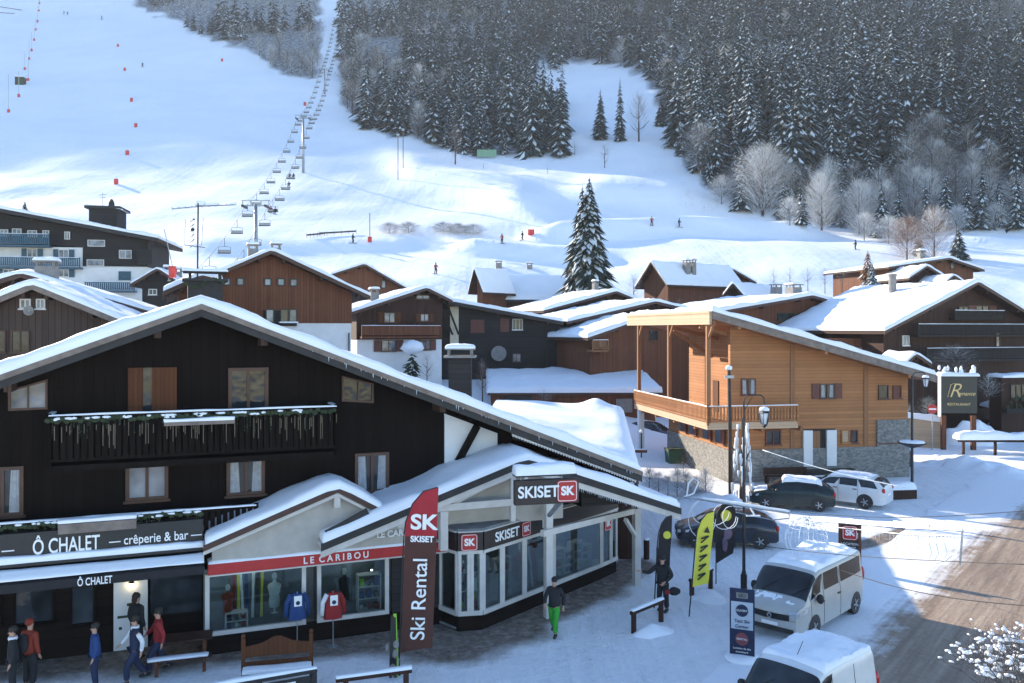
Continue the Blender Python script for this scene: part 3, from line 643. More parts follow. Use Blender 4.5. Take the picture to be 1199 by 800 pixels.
# --- black mono pitch building
hb, fr8, p8 = house('black boarded building with one long sloping snowy roof and tiny barred window', [(506, 349), (660, 377)], 84, R(2), 10, 4, oh=1.3, side=.5, wall=M['black_wood'], t=.3, wins=[(606, 380, 12, 13, dict(fm=M['frame_white'], panes=3, t=.05)), (605, 419, 10, 10, dict(fm=M['frame_d'], gm=M['glass_l'])), (559, 382, 16, 15, dict(fm=M['shutter'], gm=M['shutter'])), (591, 381, 10, 16, dict(fm=M['shutter'], gm=M['shutter'], sill=False))], seed=14, fmat=M['slate'], th=.35)
a = MB(); (xa, za), (xb, zb) = fr8.on(527, 359, 1.3), fr8.on(537, 403, 1.3); a.box(xa, xb, 1.22, 1.32, zb, za); a.build('light_panel', M['cream'], hb)
a = MB()
for k in range(2): (xa, za), (xb, zb) = fr8.on(516 + k * 9, 360, .3), fr8.on(530 + k * 7, 392, .3); a.beam((xa, .4, za), (xb, .4, zb), .12, .2)
a.build('brace', M['black_wood'], hb)
a = MB(); (xa, za) = fr8.on(650, 384, .7); a.tube([(xa, .8, za + .1), (xa, .8, za - 1.2), (xa - .8, .8, za - 2.2), (xa - .8, 1, za - 5)], .06, 6); a.build('downpipe', M['metal'], hb); _x, _z = fr8.on(584, 414, .7); dish(hb, _x, .8, _z, .75)
# --- row of far roofs in the middle
def sidehouse(label, x0, x1, ye, yr, Y, base, wall, half=4.5, lx=0, rx=0, chims=(), seed=1):
    o = P((x0 + x1) / 2, ye, Y); root = thing('chalet', label, 'chalet', (o.x, o.y, 0), R(4)); fr = Frame(o.x, o.y, R(4)); (xa, ze), (xb, _) = fr.on(x0, ye), fr.on(x1, ye); zr = fr.on((x0 + x1) / 2, yr, half)[1]
    b = MB(); v = [(xa, 0, ze), (xb, 0, ze), (xb - rx, half, zr), (xa + lx, half, zr), (xb, half * 2, ze), (xa, half * 2, ze)]; lo = [(x, y, z - .25) for x, y, z in v]; b.add(v + lo, [(0, 1, 2, 3), (3, 2, 4, 5), (0, 3, 5), (1, 4, 2), (6, 7, 1, 0), (7, 10, 4, 1), (10, 11, 5, 4), (11, 6, 0, 5), (6, 11, 10, 7)]); b.build('roof', M['slate'], root)
    b = MB(); b.box(xa + .7, xb - .7, .8, half * 2 - .8, base - 2, ze - .26); b.build('wall', wall, root)
    b = MB(); b.snow([(xa, 0, ze + .02), (xa + (lx or .01), half, zr + .02)], (xb - xa - lx - rx * .0, 0, 0), .32, seed, .5, .06) if not (lx or rx) else b.grid(lambda u, v: (lerp(lerp(xa, xa + lx, v), lerp(xb, xb - rx, v), u), half * v, lerp(ze, zr, v) + .32 * math.sqrt(max(0, 1 - (1 - min(1, min(u, 1 - u) * 30, v * 14 )) ** 2)) + .02), 50, 20); b.build('snow_cover', M['snow_roof'], root, smooth=True)
    b = MB(); b.grid(lambda u, v: (lerp(lerp(xa, xa + lx, v), lerp(xb, xb - rx, v), u), half * 2 - half * v, lerp(ze, zr, v) + .32 * math.sqrt(max(0, 1 - (1 - min(1, min(u, 1 - u) * 30, v * 14)) ** 2)) + .02), 30, 12); b.build('snow_cover', M['snow_roof'], root, smooth=True)
    for cxp, f, h, w_ in chims: chimney(root, fr.on(cxp, ye, half * f)[0], half * f, lerp(ze, zr, f) + .2, h, w_)
    return root
sidehouse('long low chalet under a broad white hipped roof behind the black building', 566, 694, 351, 325, 116, 9, M['brown_dark'], 5, 1.5, 3.5, ((583, .5, 1.4, .9),), 15)
sidehouse('farther long roof of deep snow showing above the broad hipped one', 580, 646, 324, 315, 140, 10, M['brown_dark'], 4, 1, 2, ((584, .9, .9, 1.0), (620, .8, .7, .9)), 16)
house('pointed gable with snow covered roof behind the broad white roof', [(548, 343), (555, 314), (566, 343)], 112, R(-40), 5, 10, wall=M['brown_wood'], oh=.8, seed=16, t=.3, )
house('flat gabled chalet with cream lower wall left of the wooden chalets balcony', [(636, 364), (722, 341), (748, 352)], 100, R(27), 8, 3, wall=M['brown_dark'], lower=M['cream'], split=386, wins=[(659, 399, 14, 12, dict(fm=M['frame_w'])), (690, 397, 8, 8, {}), (655, 371, 8, 7, {})], seed=17, t=.35, chims=[(697, .7, 1.6, .6, 'slab'), (700, .9, 1.4, .5, 'slab')])
house('flat gabled chalet whose wide snowy roof tucks behind the wooden chalet', [(664, 377), (768, 353), (806, 362)], 90, R(27), 8, 2, wall=M['brown_dark'], lower=M['cream'], split=390, seed=18, t=.35, wins=[(684, 384, 12, 6, {})])
house('orange brown lodge under a low snowy roof left of the wooden chalets posts', [(688, 396), (760, 371), (822, 385)], 82, R(28), 8, 1, wall=M['brown_wood'], seed=19, t=.35, wins=[(705, 402, 9, 9, {}), (765, 393, 10, 12, {})], doors=(), balc=[(694, 410, 712, .9, 1.0, dict(mat=M['larch_v']))])
# --- house with pointed gable above
house('red brown chalet with a pointed left gable and twin chimneys on its white roof', [(743, 337), (762, 306), (781, 334)], 118, R(-58), 13, 5, wall=M['brown_wood'], seed=20, t=.25, oh=1.0, chims=[(804, .35, 1.4, .8, 'slab'), (811, .42, 1.6, .7, 'slab')])
h13 = [o for o in COL.objects if o.name.startswith('chalet')][-1]
f13 = Frame(h13.location.x, h13.location.y, R(-58))
side = thing('balcony_wing', 'small sunny plank terrace left of the pointed gable chalet', 'terrace', (P(775, 355, 112).x, 112, 8), R(6))
a = MB(); a.box(-2.6, 2.6, 0, 3, -3, .2); a.build('base', M['brown_wood'], side); railing(side, [(-2.6, 0), (2.6, 0)], .2, .9, M['brown_wood'])
# windows on the long side of that house face the photograph
a = MB(); fs = Frame(P(781, 334, 118).x + .3, P(781, 334, 118).y - 1, R(32))
for px, py, w_, h in ((797, 338, 4, 5), (801, 338, 3.5, 7), (815, 338, 2.5, 5), (830, 336, 3, 4), (830, 352, 3, 14)):
    pass
house('brown gable wing behind the right end of the twin chimney chalet', [(838, 322), (858, 315), (886, 331)], 128, R(14), 8, 8, wall=M['brown_wood'], seed=21, t=.25)
house('tiny dark gable with bright snowy roof left of the three chimney chalet', [(846, 346), (858, 331), (872, 347)], 104, R(-40), 9, 5, wall=M['black_wood'], seed=22, t=.3)
gw = dict(fm=M['leaf'], gm=M['glass'], panes=3)
house('russet chalet with three chimneys and a row of green shuttered windows', [(836, 366), (952, 346), (1004, 361)], 88, R(24), 12, 1, wall=M['brown_wood'], seed=23, t=.35, side=1.2, wins=[(920, 371, 20, 9, gw), (944, 371, 20, 9, gw), (962, 372, 12, 9, gw), (840, 371, 9, 8, {})], chims=[(909, .5, 1.3, .9, 'slab'), (939, .5, 1.2, .9, 'slab'), (929, .2, .8, 1.2, 'slab')])
# --- big house on the right
H = [(1036, 388), (1146, 330), (1240, 388)]
hr, fr15, p15 = house('big dark brown chalet at right edge with long white roof and two tall round chimneys', H, 76, R(20), 13, -1, oh=1.2, side=1.0, wall=M['brown_dark'], seed=24, t=.3, th=.25,
   wins=[(1060, 399, 8, 12, dict(fm=M['frame_white'], gm=M['glass_l'])), (1128, 363, 12, 8, {}), (1150, 363, 16, 10, dict(shutters=True)), (1168, 398, 5, 16, dict(gm=M['glass_l'], panes=1))],
   balc=[(1075, 392, 1215, .9, 1.0, dict(mat=M['black_wood'])), (1085, 421, 1215, 1.0, 1.6, dict(mat=M['black_wood'])), (1118, 372, 1176, .6, .6, dict(mat=M['black_wood']))])
a = MB(); x_ = fr15.on(1045, CY, 7.7)[0]; q = Vector((x_, 7.7, rz_at(p15, x_) + 1.5)); a.lathe([(.38, q.z - 3.2), (.36, q.z + .3), (.42, q.z + .31), (.42, q.z + .55), (.2, q.z + .6)], (q.x, q.y, 0), 12); a.build('round_chimney', M['concrete'], hr)
a = MB(); x_ = fr15.on(1084, CY, 9)[0]; q = Vector((x_, 9, rz_at(p15, x_) + 1.0)); a.lathe([(.3, q.z - 3.2), (.3, q.z + .8), (.34, q.z + .81), (.34, q.z + 1.0)], (q.x, q.y, 0), 12); a.build('round_chimney', M['plaster'], hr)
# its sunlit side wing
sw = thing('lean_to', 'sunlit brick red lean to under the long roof with white windows and an orange door', 'lean-to', (P(1000, 415, 74).x, 76, 0), R(12))
a = MB(); a.box(-2.2, 3.4, 0, 5, -1, 8.4); a.build('wall', M['brown_wood'], sw)
a = MB(); a.box(-1.9, 3.1, -.07, -.002, 5.0, 7.6); a.build('brick_panel', plain('brick_render', (.42, .2, .13), .85), sw)
window(sw, -.9, 6.6, .9, 1.5, -.08, 2, fm=M['frame_w']); window(sw, 2.0, 6.7, 1.3, 1.3, -.08, 3, fm=M['frame_white'], gm=M['glass_l'])
a = MB(); a.box(.1, 1.1, -.16, -.075, 5.2, 7.4); a.build('door', M['shutter_o'], sw)
house('little snow capped dormer gable showing over the wooden chalets roof', [(1056, 430), (1073, 414), (1092, 427)], 70, R(14), 2.5, -1, oh=.5, side=.3, wall=M['brown_dark'], seed=25, t=.22)
# --- houses up behind it
house('brown upper gable house on the hillside at right', [(1040, 313), (1112, 302), (1153, 316)], 112, R(14), 12, 6, wall=M['brown_wood'], seed=26, t=.3, wins=[(1115, 311, 5, 7, dict(gm=M['glass_l'], panes=1))], chims=[(1078, .3, 1.0, .7, 'slab')])
house('dark snowy gable in front of the brown hillside house', [(1064, 326), (1086, 311), (1108, 325)], 104, R(4), 8, 5, wall=M['brown_dark'], seed=27, t=.3)
house('narrow triangular gable with snowy roof left of the tall round chimneys', [(1000, 356), (1006, 336), (1016, 354)], 98, R(-52), 11, 3, wall=M['brown_wood'], seed=28, t=.3, chims=[(1022, .4, 1.0, 1.0, 'slab')])
house('tiny triangular gable far off below the russet trees', [(1030, 322), (1044, 311), (1050, 321)], 122, R(-30), 8, 8, wall=M['brown_wood'], seed=29, t=.25)
house('small snowy gable at the far right of the hillside roofs', [(1108, 330), (1117, 322), (1130, 331)], 100, R(10), 5, 4, wall=M['brown_dark'], seed=30, t=.25)
# ------------------------------------------------------------------ the dark chalet in front with its shops
MF = Frame(-9.3, 25.5, R(22)); mc = thing('dark_chalet', 'big dark stained timber chalet in the foreground with festooned balconies above the shops', 'chalet', MF.o, R(22))
YR = -1.25
path = [MF.on(-260, 532, YR), MF.on(236, 357, YR), MF.on(752, 553, YR)]
rf = roof_parts(mc, path, YR, 15.5, .26, .30, M['soffit'], M['slate'], 40, fh=.34)
a = MB()   # grey outer barge board and drip edge
for (xa, za), (xb, zb) in zip(path, path[1:]): a.prism([(xa, za + .03), (xb, zb + .03), (xb, zb - .13), (xa, za - .13)], YR - .05, YR - .002)
a.build('barge_board', M['fascia'], rf)
xw1 = MF.on(600, 500, 0)[0]; xw0 = path[0][0] + .9
a = MB(); a.prism([(xw0, 3.0), (xw1, 3.0), (xw1, rz_at(path, xw1) - .27), (path[1][0], path[1][1] - .27), (xw0, rz_at(path, xw0) - .27)], 0, 14); a.build('upper_wall', M['dark_wood'], mc)
a = MB(); a.box(xw0, 6.9, .05, 14, -.2, 2.997); a.build('ground_floor_wall', M['dark_log'], mc); a = MB(); a.box(6.903, xw1, 4.2, 14, -.2, 2.997); a.build('ground_floor_wall', M['dark_log'], mc)
x5, x6 = MF.on(520, 500)[0], MF.on(572, 500)[0]
a = MB(); a.prism([(x5, 3.1), (x6 + .3, 3.1), (x6 + .3, rz_at(path, x6 + .3) - .5), (x5, rz_at(path, x5) - .5)], -.06, -.002); a.build('white_wall', M['plaster'], mc)
a = MB(); a.beam((x5 - .1, -.2, 4.0), (x5 + 1.1, -.2, rz_at(path, x5 + 1.1) - .5), .2, .2); a.build('brace', M['dark_wood'], mc)
# scalloped white trim below the right eave
a = MB(); xa = MF.on(600, 490, YR)[0]; n = 46
for i in range(n):
    x = lerp(xa, path[2][0] - .2, i / n); w_ = (path[2][0] - .2 - xa) / n; z = rz_at(path, x) - .36
    a.prism([(x, z), (x + w_, z - .386 * w_), (x + w_ * .85, z - .386 * w_ - .06), (x + w_ * .5, z - .386 * w_ * .5 - .1), (x + w_ * .15, z - .06)], YR + .045, YR + .07)
a.build('scalloped_trim', M['white_paint'], mc)
a = MB(); a.box(path[2][0] - 2.2, path[2][0] - .3, YR + .3, 2, 3.2, rz_at(path, path[2][0]) - .1); a.build('eave_infill', M['black_wood'], mc)
a = MB(); a.tube([(path[2][0] - .12, YR + .2, path[2][1] - .3), (path[2][0] - .12, YR + .2, path[2][1] - 1.3)], .07, 8); a.build('downpipe', M['black'], mc)
def mwin(px0, py0, px1, py1, y=0, **kw):
    (xa, za), (xb, zb) = MF.on(px0, py0, y), MF.on(px1, py1, y)
    return window(mc, (xa + xb) / 2, (za + zb) / 2, xb - xa, za - zb, y, **kw)
mwin(267, 431, 314, 482, panes=2, t=.1); mwin(147, 541, 197, 584, panes=2, gm=M['glass_l'], t=.1); mwin(265, 535, 310, 578, panes=2, t=.1, curtain=True); mwin(415, 531, 455, 575, panes=2, t=.1, curtain=True); mwin(-22, 548, 28, 603, panes=2, curtain=True, t=.1)
def slanted(pts, name, gm, label=None):
    q = [MF.on(px, py, 0) for px, py in pts]; cx = sum(p[0] for p in q) / 4; cz = sum(p[1] for p in q) / 4
    b = MB(); inn = [(lerp(p[0], cx, .12), lerp(p[1], cz, .16)) for p in q]
    for i in range(4):
        j = (i + 1) % 4; b.prism([q[i], q[j], inn[j], inn[i]], -.09, .01)
    m0, m1 = ((inn[0][0] + inn[1][0]) / 2, (inn[0][1] + inn[1][1]) / 2), ((inn[2][0] + inn[3][0]) / 2, (inn[2][1] + inn[3][1]) / 2)
    b.beam((m0[0], -.045, m0[1]), (m1[0], -.045, m1[1]), .12 if gm == M['curtain'] else .04, .07); f = b.build('window', M['frame_w'], mc)
    if label: f['label'] = label
    g = MB(); g.prism(inn, -.03, -.012); g.build('pane', gm, f)
slanted([(10, 457), (56, 444), (56, 479), (10, 481)], 'w', M['glass_l'], 'slant topped window with white curtain')
slanted([(400, 440), (437, 449), (437, 472), (400, 470)], 'w', M['glass'], 'slant topped window under the right roof slope')
x0, z0 = MF.on(150, 431, 0); x1, z1 = MF.on(207, 484, 0)
a = MB(); a.box(x0, x1, -.02, .03, z1, z0); dr = a.build('balcony_door', M['glass'], mc)
xm = lerp(x0, x1, .5)
for p, q in ((x0, x0 + (x1 - x0) * .3), (xm - .02, x1)):
    a = MB(); a.box(p, q, -.09, -.03, z1, z0)
    for zz in (z0 - .12, z1 + .25): a.box(p + .04, q - .04, -.11, -.092, zz - .05, zz + .05)
    a.build('shutter', M['shutter_o'], dr)
# balconies
def festoon(parent, xa, xb, y, z, seed, drop=.5, name='light_garland'):
    rnd = random.Random(seed); b = MB(); n = int((xb - xa) * 9)
    for i in range(n):
        x = xa + (xb - xa) * i / n; b.blob((x, y + rnd.uniform(-.03, .03), z + rnd.uniform(-.05, .04)), (.09, .07, .07), i, 6, .5)
    for i in range(int((xb - xa) * 7)):
        x = rnd.uniform(xa, xb); l = rnd.uniform(.15, drop); b.tube([(x, y, z), (x + rnd.uniform(-.03, .03), y, z - l)], .006, 3)
        for k in range(3): b.blob((x, y - .01, z - l * rnd.random()), (.022, .02, .028), k, 4)
    g = b.build(name, M['leaf'], parent)
    s = MB()
    for i in range(int((xb - xa) * 6)):
        x = rnd.uniform(xa, xb); k = rnd.choice((0, 0, 1)); s.blob((x, y - .03, z + .05 - k * rnd.uniform(0, .07)), (rnd.uniform(.05, .16), .06, .035), i, 6, .4)
    s.build('snow_crust', M['snow_roof'], g, smooth=True)
    c = MB()
    for i in range(int((xb - xa) * 8)):
        x = rnd.uniform(xa, xb); c.tube([(x, y - .03, z - rnd.uniform(.1, .2)), (x, y - .03, z - rnd.uniform(.25, drop * 1.4))], .012, 3)
    c.build('icicle_lights', M['dim_light'], g); return g
bx0, bz = MF.on(57, 488, -1.15); bx1, _ = MF.on(394, 479, -1.15); _, bzl = MF.on(230, 537, -1.15)
zr = (MF.on(57, 486, -1.15)[1] + MF.on(394, 480, -1.15)[1]) / 2
b1 = railing(mc, [(bx0, -.01), (bx0, -1.15), (bx1, -1.15), (bx1, -.01)], bzl, zr - bzl, M['dark_wood'], .17, deck=[(bx0, -1.15), (bx1, -1.15), (bx1, -.003), (bx0, -.003)], bw=.13)
festoon(b1, bx0, bx1, -1.24, zr - .08, 3, .6)
xa, za = MF.on(192, 492, -1.3); xb, zb = MF.on(274, 500, -1.3)
zb += .12; za -= .05; a = MB(); a.box(xa, xb, -1.5, -1.22, zb, za); p_ = a.build('flower_box', M['fascia'], b1)
a = MB(); a.snow([(xa, -1.5, za), (xb, -1.5, za)], (0, .26, 0), .1, 4, .2); a.build('snow_fill', M['snow_roof'], p_, smooth=True)
cx0 = MF.on(-130, 610, -1.15)[0]; cx1 = MF.on(300, 598, -1.15)[0]; zc = (MF.on(0, 613, -1.15)[1] + MF.on(240, 600, -1.15)[1]) / 2
b2 = railing(mc, [(cx0, -1.15), (cx1, -1.15)], zc - .78, .78, M['dark_wood'], .17, deck=[(cx0, -1.1), (cx1, -1.1), (cx1, -.003), (cx0, -.003)], bw=.13)
festoon(b2, cx0, MF.on(240, 600, -1.15)[0], -1.26, zc - .04, 5, .2)
xa, za = MF.on(69, 617, -1.35); xb, zb = MF.on(160, 620, -1.35)
za += .12; zb += .2; a = MB(); a.box(xa, xb, -1.6, -1.3, zb - .12, za - .02); p_ = a.build('flower_box', M['fascia'], b2)
a = MB(); a.snow([(xa, -1.6, za), (xb, -1.6, za)], (0, .26, 0), .09, 4, .2); a.build('snow_fill', M['snow_roof'], p_, smooth=True)

# --- creperie sign band
YS = -1.42
sx0, sx1 = MF.on(-130, 640, YS)[0], MF.on(238, 640, YS)[0]; z1 = (MF.on(0, 624, YS)[1] + MF.on(236, 606, YS)[1]) / 2; z0 = (MF.on(0, 655, YS)[1] + MF.on(236, 641, YS)[1]) / 2
sb = thing('shop_sign', 'long black creperie and bar sign board with narrow white lettering', 'sign', MF.w(0, YS), R(22))
a = MB(); a.box(sx0, sx1, 0, .22, z0, z1 - .05); a.build('board', M['black'], sb, bevel=.01)
a = MB(); a.snow([(sx0, -.16, z0 - .04), (sx1, -.16, z0 - .04)], (0, .3, 0), .15, 9, .3); a.build('snow_ledge', M['snow_roof'], sb, smooth=True)
a = MB(); a.box(sx0, sx1, -.18, .2, z0 - .12, z0 - .045); a.build('ledge', M['black'], sb)
def stext(s, px, py, size, sx, fr=MF, y=YS, mat=None, parent=None, dy=-.016, **kw):
    x, z = fr.on(px, py, y + dy); return text(s, size, mat or M['letter'], parent, (x, dy, z), sx=sx, depth=.01, **kw)
for s_, px_, sz_, sx_, bo_ in (('Ô CHALET', 78, .56, .60, .006), ('— crêperie & bar —', 183, .36, .78, .002), ('desserts —', -17, .36, .78, .002)): text(s_, sz_, M['letter'], sb, (MF.on(px_, 638, YS)[0], -.016, z0 + .30), sx=sx_, depth=.01, bold=bo_)
aw = thing('awning', 'long black shop awning dusted with snow under the creperie sign', 'awning', MF.w(0, YS), R(22))
za = (MF.on(0, 663, YS)[1] + MF.on(236, 650, YS)[1]) / 2
a = MB(); a.grid(lambda u, v: (lerp(sx0, sx1, u), -.75 * v + .1, z0 - .16 - .28 * v + .01 * math.sin(u * 90)), 60, 3); a.box(sx0, sx1, -.68, -.64, z0 - .66, z0 - .44); a.build('canvas', M['c_black'], aw)
a = MB(); a.snow([(sx0, -.62, z0 - .37), (sx1, -.62, z0 - .37)], (0, .42, .16), .05, 12, .22); a.build('snow_dusting', M['snow_roof'], aw, smooth=True)
x, z = MF.on(111, 675, YS - .7); text('Ô CHALET', .28, M['letter'], aw, (x, -.70, z0 - .555), sx=.62, depth=.004, bold=.004)
# ground floor openings of the creperie
for px0, px1, py0, py1 in ((16, 64, 688, 728), (82, 112, 686, 730), (-45, 2, 690, 730)): mwin(px0, py0, px1, py1, panes=1, fm=M['dark_wood'], t=.06)
xa, za = MF.on(133, 677, -.05); xb, zb = MF.on(173, 763, -.05)
md = thing('menu_door', 'white panelled door leaf with dark notices beside the creperie entrance', 'door', MF.w((xa + xb) / 2, -.02), R(22)); w_ = (xb - xa) / 2
a = MB(); a.box(-w_, w_, -.05, 0, .02, za); a.build('leaf', M['plaster'], md, bevel=.01)
a = MB(); a.box(-w_ + .35, w_ - .25, -.065, -.052, 1.28, 1.36).box(-w_ + .1, w_ - .3, -.065, -.052, .95, 1.02).box(-w_ + .14, -w_ + .22, -.065, -.052, .62, .7); a.build('notice', M['leaf'], md)
lp = thing('wall_lamp', 'small lit round lamp above the white creperie door', 'lamp', MF.w(*[MF.on(154, 685, -.15)[0], -.15], MF.on(154, 685, -.15)[1])); a = MB(); a.blob((0, 0, 0), (.07, .07, .07), 1, 10, 0); a.build('bulb', M['lamp'], lp); a = MB(); a.lathe([(.03, .03), (.1, .06), (.02, .12)], n=10); a.build('cap', M['black'], lp)
xa = MF.on(176, 700, 0)[0]; xb = MF.on(236, 700, 0)[0]
a = MB(); a.box(xa, xb, -.03, .06, .9, 2.2); g = a.build('wide_window', M['glass'], mc)

# --- LE CARIBOU shop front
YC = -1.25
cb = thing('sports_shop', 'sports shop front with red fascia, white window frames and a small snowy gable', 'shop front', MF.w(0, YC), R(22))
CF = Frame(MF.w(0, YC).x, MF.w(0, YC).y, R(22))
c0 = CF.on(243, 660)[0]; c1 = CF.on(531, 640)[0]; zt = (CF.on(300, 651)[1] + CF.on(500, 634)[1]) / 2; zb_ = (CF.on(300, 662)[1] + CF.on(500, 647)[1]) / 2
a = MB(); a.box(c0, c1, -.35, -.02, zb_, zt); rbx = a.build('red_fascia', M['red'], cb, bevel=.01)
a = MB(); a.box(c0, c1, -.352, -.02, zb_ - .045, zb_ - .003); a.build('white_trim', M['white_paint'], cb)
a = MB(); a.snow([(c0, -.36, zt), (c1 - .6, -.36, zt)], (0, .34, .06), .07, 3, .25, .02); a.build('snow_dusting', M['snow_roof'], rbx, smooth=True)
x, z = CF.on(394, 651, -.36); text('L E  C A R I B O U', .27, M['letter'], cb, (x, -.362, (zt + zb_) / 2 - .01), sx=.92, bold=.005, depth=.01)
# window openings: frames, panes, plinth
zs0, zs1 = .62, zb_ - .05
q0, q1, q2, q3, q4 = [CF.on(p, 700)[0] for p in (240, 362, 371, 455, 517)]
a = MB(); a.box(c0 - .05, q4, -.03, .12, -.1, zs0 - .1); a.build('plinth', M['dark_log'], cb)
a = MB(); a.box(q1 + .14, q2 - .02, -.02, .08, zs0, zs1); a.build('dark_pier', M['black_wood'], cb); a = MB(); a.box(q3 + .1, q4, -.02, .08, zs0 - .1, zs1 + .1); a.build('dark_pier', M['black_wood'], cb)
for xa, xb in ((q0, q1 - .1), (q2, q3)):
    f = MB(); t = .12
    f.box(xa, xb, -.08, .06, zs0 - .1, zs0 + .02).box(xa, xb, -.06, .06, zs1 - .05, zs1); f.box(xa, xa + t, -.06, .06, zs0 + .02, zs1 - .05).box(xb - t, xb, -.06, .06, zs0 + .02, zs1 - .05)
    w_ = f.build('shop_window', M['white_paint'], cb)
    g = MB(); g.box(xa + t, xb - t, 0, .012, zs0 + .02, zs1 - .05); g.build('pane', M['shop_glass'], w_)
# canopy gable
gp = [CF.on(238, 640, -.75), CF.on(396, 571, -.75), CF.on(452, 600, -.75)]
roof_parts(cb, gp, -.75, 1.1, .1, .21, M['white_paint'], M['fascia_b'], 50, fh=.15, rafters=False)
a = MB(); zz = zt + .02; a.prism([(gp[0][0] + .25, zz), (gp[2][0] + .8, zz), (gp[2][0] + .2, gp[2][1] - .15), (gp[1][0], gp[1][1] - .16), (gp[0][0] + .25, gp[0][1] - .12 + .25 * .39)], -.30, -.1); a.build('gable_panel', M['beige'], cb)
a = MB()
for (xa, za), (xb, zb) in zip(gp, gp[1:]): a.prism([(xa, za - .17), (xb, zb - .17), (xb, zb - .27), (xa, za - .27)], -.68, -.6)
a.box(gp[1][0] - .09, gp[1][0] + .09, -.62, -.52, gp[1][1] - .62, gp[1][1] - .2); a.build('gable_trim', M['white_paint'], cb)
# goods behind the panes: room shell, lit tube
def room(parent, x0, x1, y0, y1, z0, z1):
    a = MB(); a.box(x0, x1, y1, y1 + .05, z0, z1); a.box(x0, x1, y0, y1, z0 - .05, z0).box(x0, x1, y0, y1, z1, z1 + .05); a.build('interior', M['inner'], parent)
room(cb, q0, q4, .12, 1.12, .3, zs1 + .05)
def mannequin(fr, x, y, z, h, cm, label):
    m = thing('mannequin', label, 'mannequin', fr.w(x, y, z), fr.rz); b = MB()
    b.lathe([(.05, 0), (.12, .02), (.03, .05), (.03, .2), (.16, .22), (.18, .45), (.15, .6), (.22, .88), (.2, .95), (.06, 1.02), (.05, 1.1)], n=10); b.build('torso', cm, m, smooth=True)
    b = MB(); b.blob((0, 0, 1.2), (.09, .1, .13), 1, 10, .05); b.build('head', M['plaster'], m, smooth=True); m.scale = (h / 1.3,) * 3; return m
def shelf(fr, x, y, z, w_, h, label, seed=0, cm=None):
    m = thing('display_shelf', label, 'shelf', fr.w(x, y, z), fr.rz); b = MB(); n = 3
    for k in range(n + 1): b.box(-w_ / 2, w_ / 2, 0, .3, h * k / n, h * k / n + .03)
    for s in (-1, 1): b.box(s * w_ / 2 - .02, s * w_ / 2 + .02, 0, .3, 0, h + .03)
    b.build('rack', M['frame_white'], m); rnd = random.Random(seed)
    cs = [M['c_red'], M['lime'], M['c_blue'], M['plaster'], M['turquoise'], M['c_grey']]
    for k in range(n):
        for j in range(3):
            b = MB(); xx = -w_ / 2 + w_ * (j + .5) / 3; hh = rnd.uniform(.12, h / n * .7)
            if rnd.random() < .5: b.blob((xx, .12, h * k / n + .03 + hh * .5), (w_ * .11, .1, hh * .5), j, 8, .1)
            else: b.box(xx - w_ * .1, xx + w_ * .1, .02, .22, h * k / n + .032, h * k / n + .03 + hh)
            b.build('goods', rnd.choice(cs), m)
    return m
def skis(fr, x, y, z, n, label, seed=0, lean=.15, h=1.65):
    m = thing('ski_set', label, 'skis', fr.w(x, y, z), fr.rz); rnd = random.Random(seed)
    cs = [M['lime'], M['black'], M['c_red'], M['plaster'], M['yellow'], M['c_blue']]
    for k in range(n):
        b = MB(); xx = (k - n / 2) * .13; hh = h * rnd.uniform(.85, 1.05); L = rnd.uniform(-.08, .08)
        b.prism([(xx - .04, 0), (xx + .04, 0), (xx + .035 + L * .5, hh * .5), (xx + .05 + L, hh * .95), (xx + L, hh), (xx - .05 + L, hh * .95), (xx - .035 + L * .5, hh * .5)], .0, .025)
        b.box(xx - .03 + L * .4, xx + .03 + L * .4, -.05, 0, hh * .42, hh * .58); b.build('ski', rnd.choice(cs), m)
    m.rotation_euler = (-lean, 0, fr.rz); return m
def ct(parent, x, y, z, l): a = MB(); a.tube([(x - l / 2, y, z), (x + l / 2, y, z)], .02, 6); a.build('lamp_fill_tube', M['tube_l'], parent)
ct(cb, lerp(q0, q1, .95), .25, zs1 - .14, .14); ct(cb, lerp(q2, q3, .8), .4, zs1 - .5, .05); ct(cb, lerp(q0, q1, .4), .8, zs1 - .05, .8); ct(cb, lerp(q2, q3, .5), .8, zs1 - .05, .8)  # the long ceiling tubes are added to light the goods
mannequin(CF, lerp(q0, q1, .22), .45, .75, 1.05, M['c_orange'], 'shop dummy in orange top behind the left sports shop pane'); mannequin(CF, lerp(q0, q1, .68), .6, .75, 1.2, M['plaster'], 'pale shop dummy in the middle of the left sports shop window'); mannequin(CF, lerp(q2, q3, .42), .5, .75, 1.15, M['c_black'], 'black clad shop dummy in the right sports shop window')
skis(CF, lerp(q0, q1, .45), .9, .6, 7, 'row of upright skis at the back of the left sports shop window', 3); shelf(CF, lerp(q2, q3, .78), .5, .5, .7, 1.1, 'low white display rack at the right end of the sports shop window', 4); shelf(CF, lerp(q0, q1, .3), .2, .3, .6, .7, 'small white framed stand low in the left sports shop window', 6)
x, z = CF.on(440, 612, -.4)

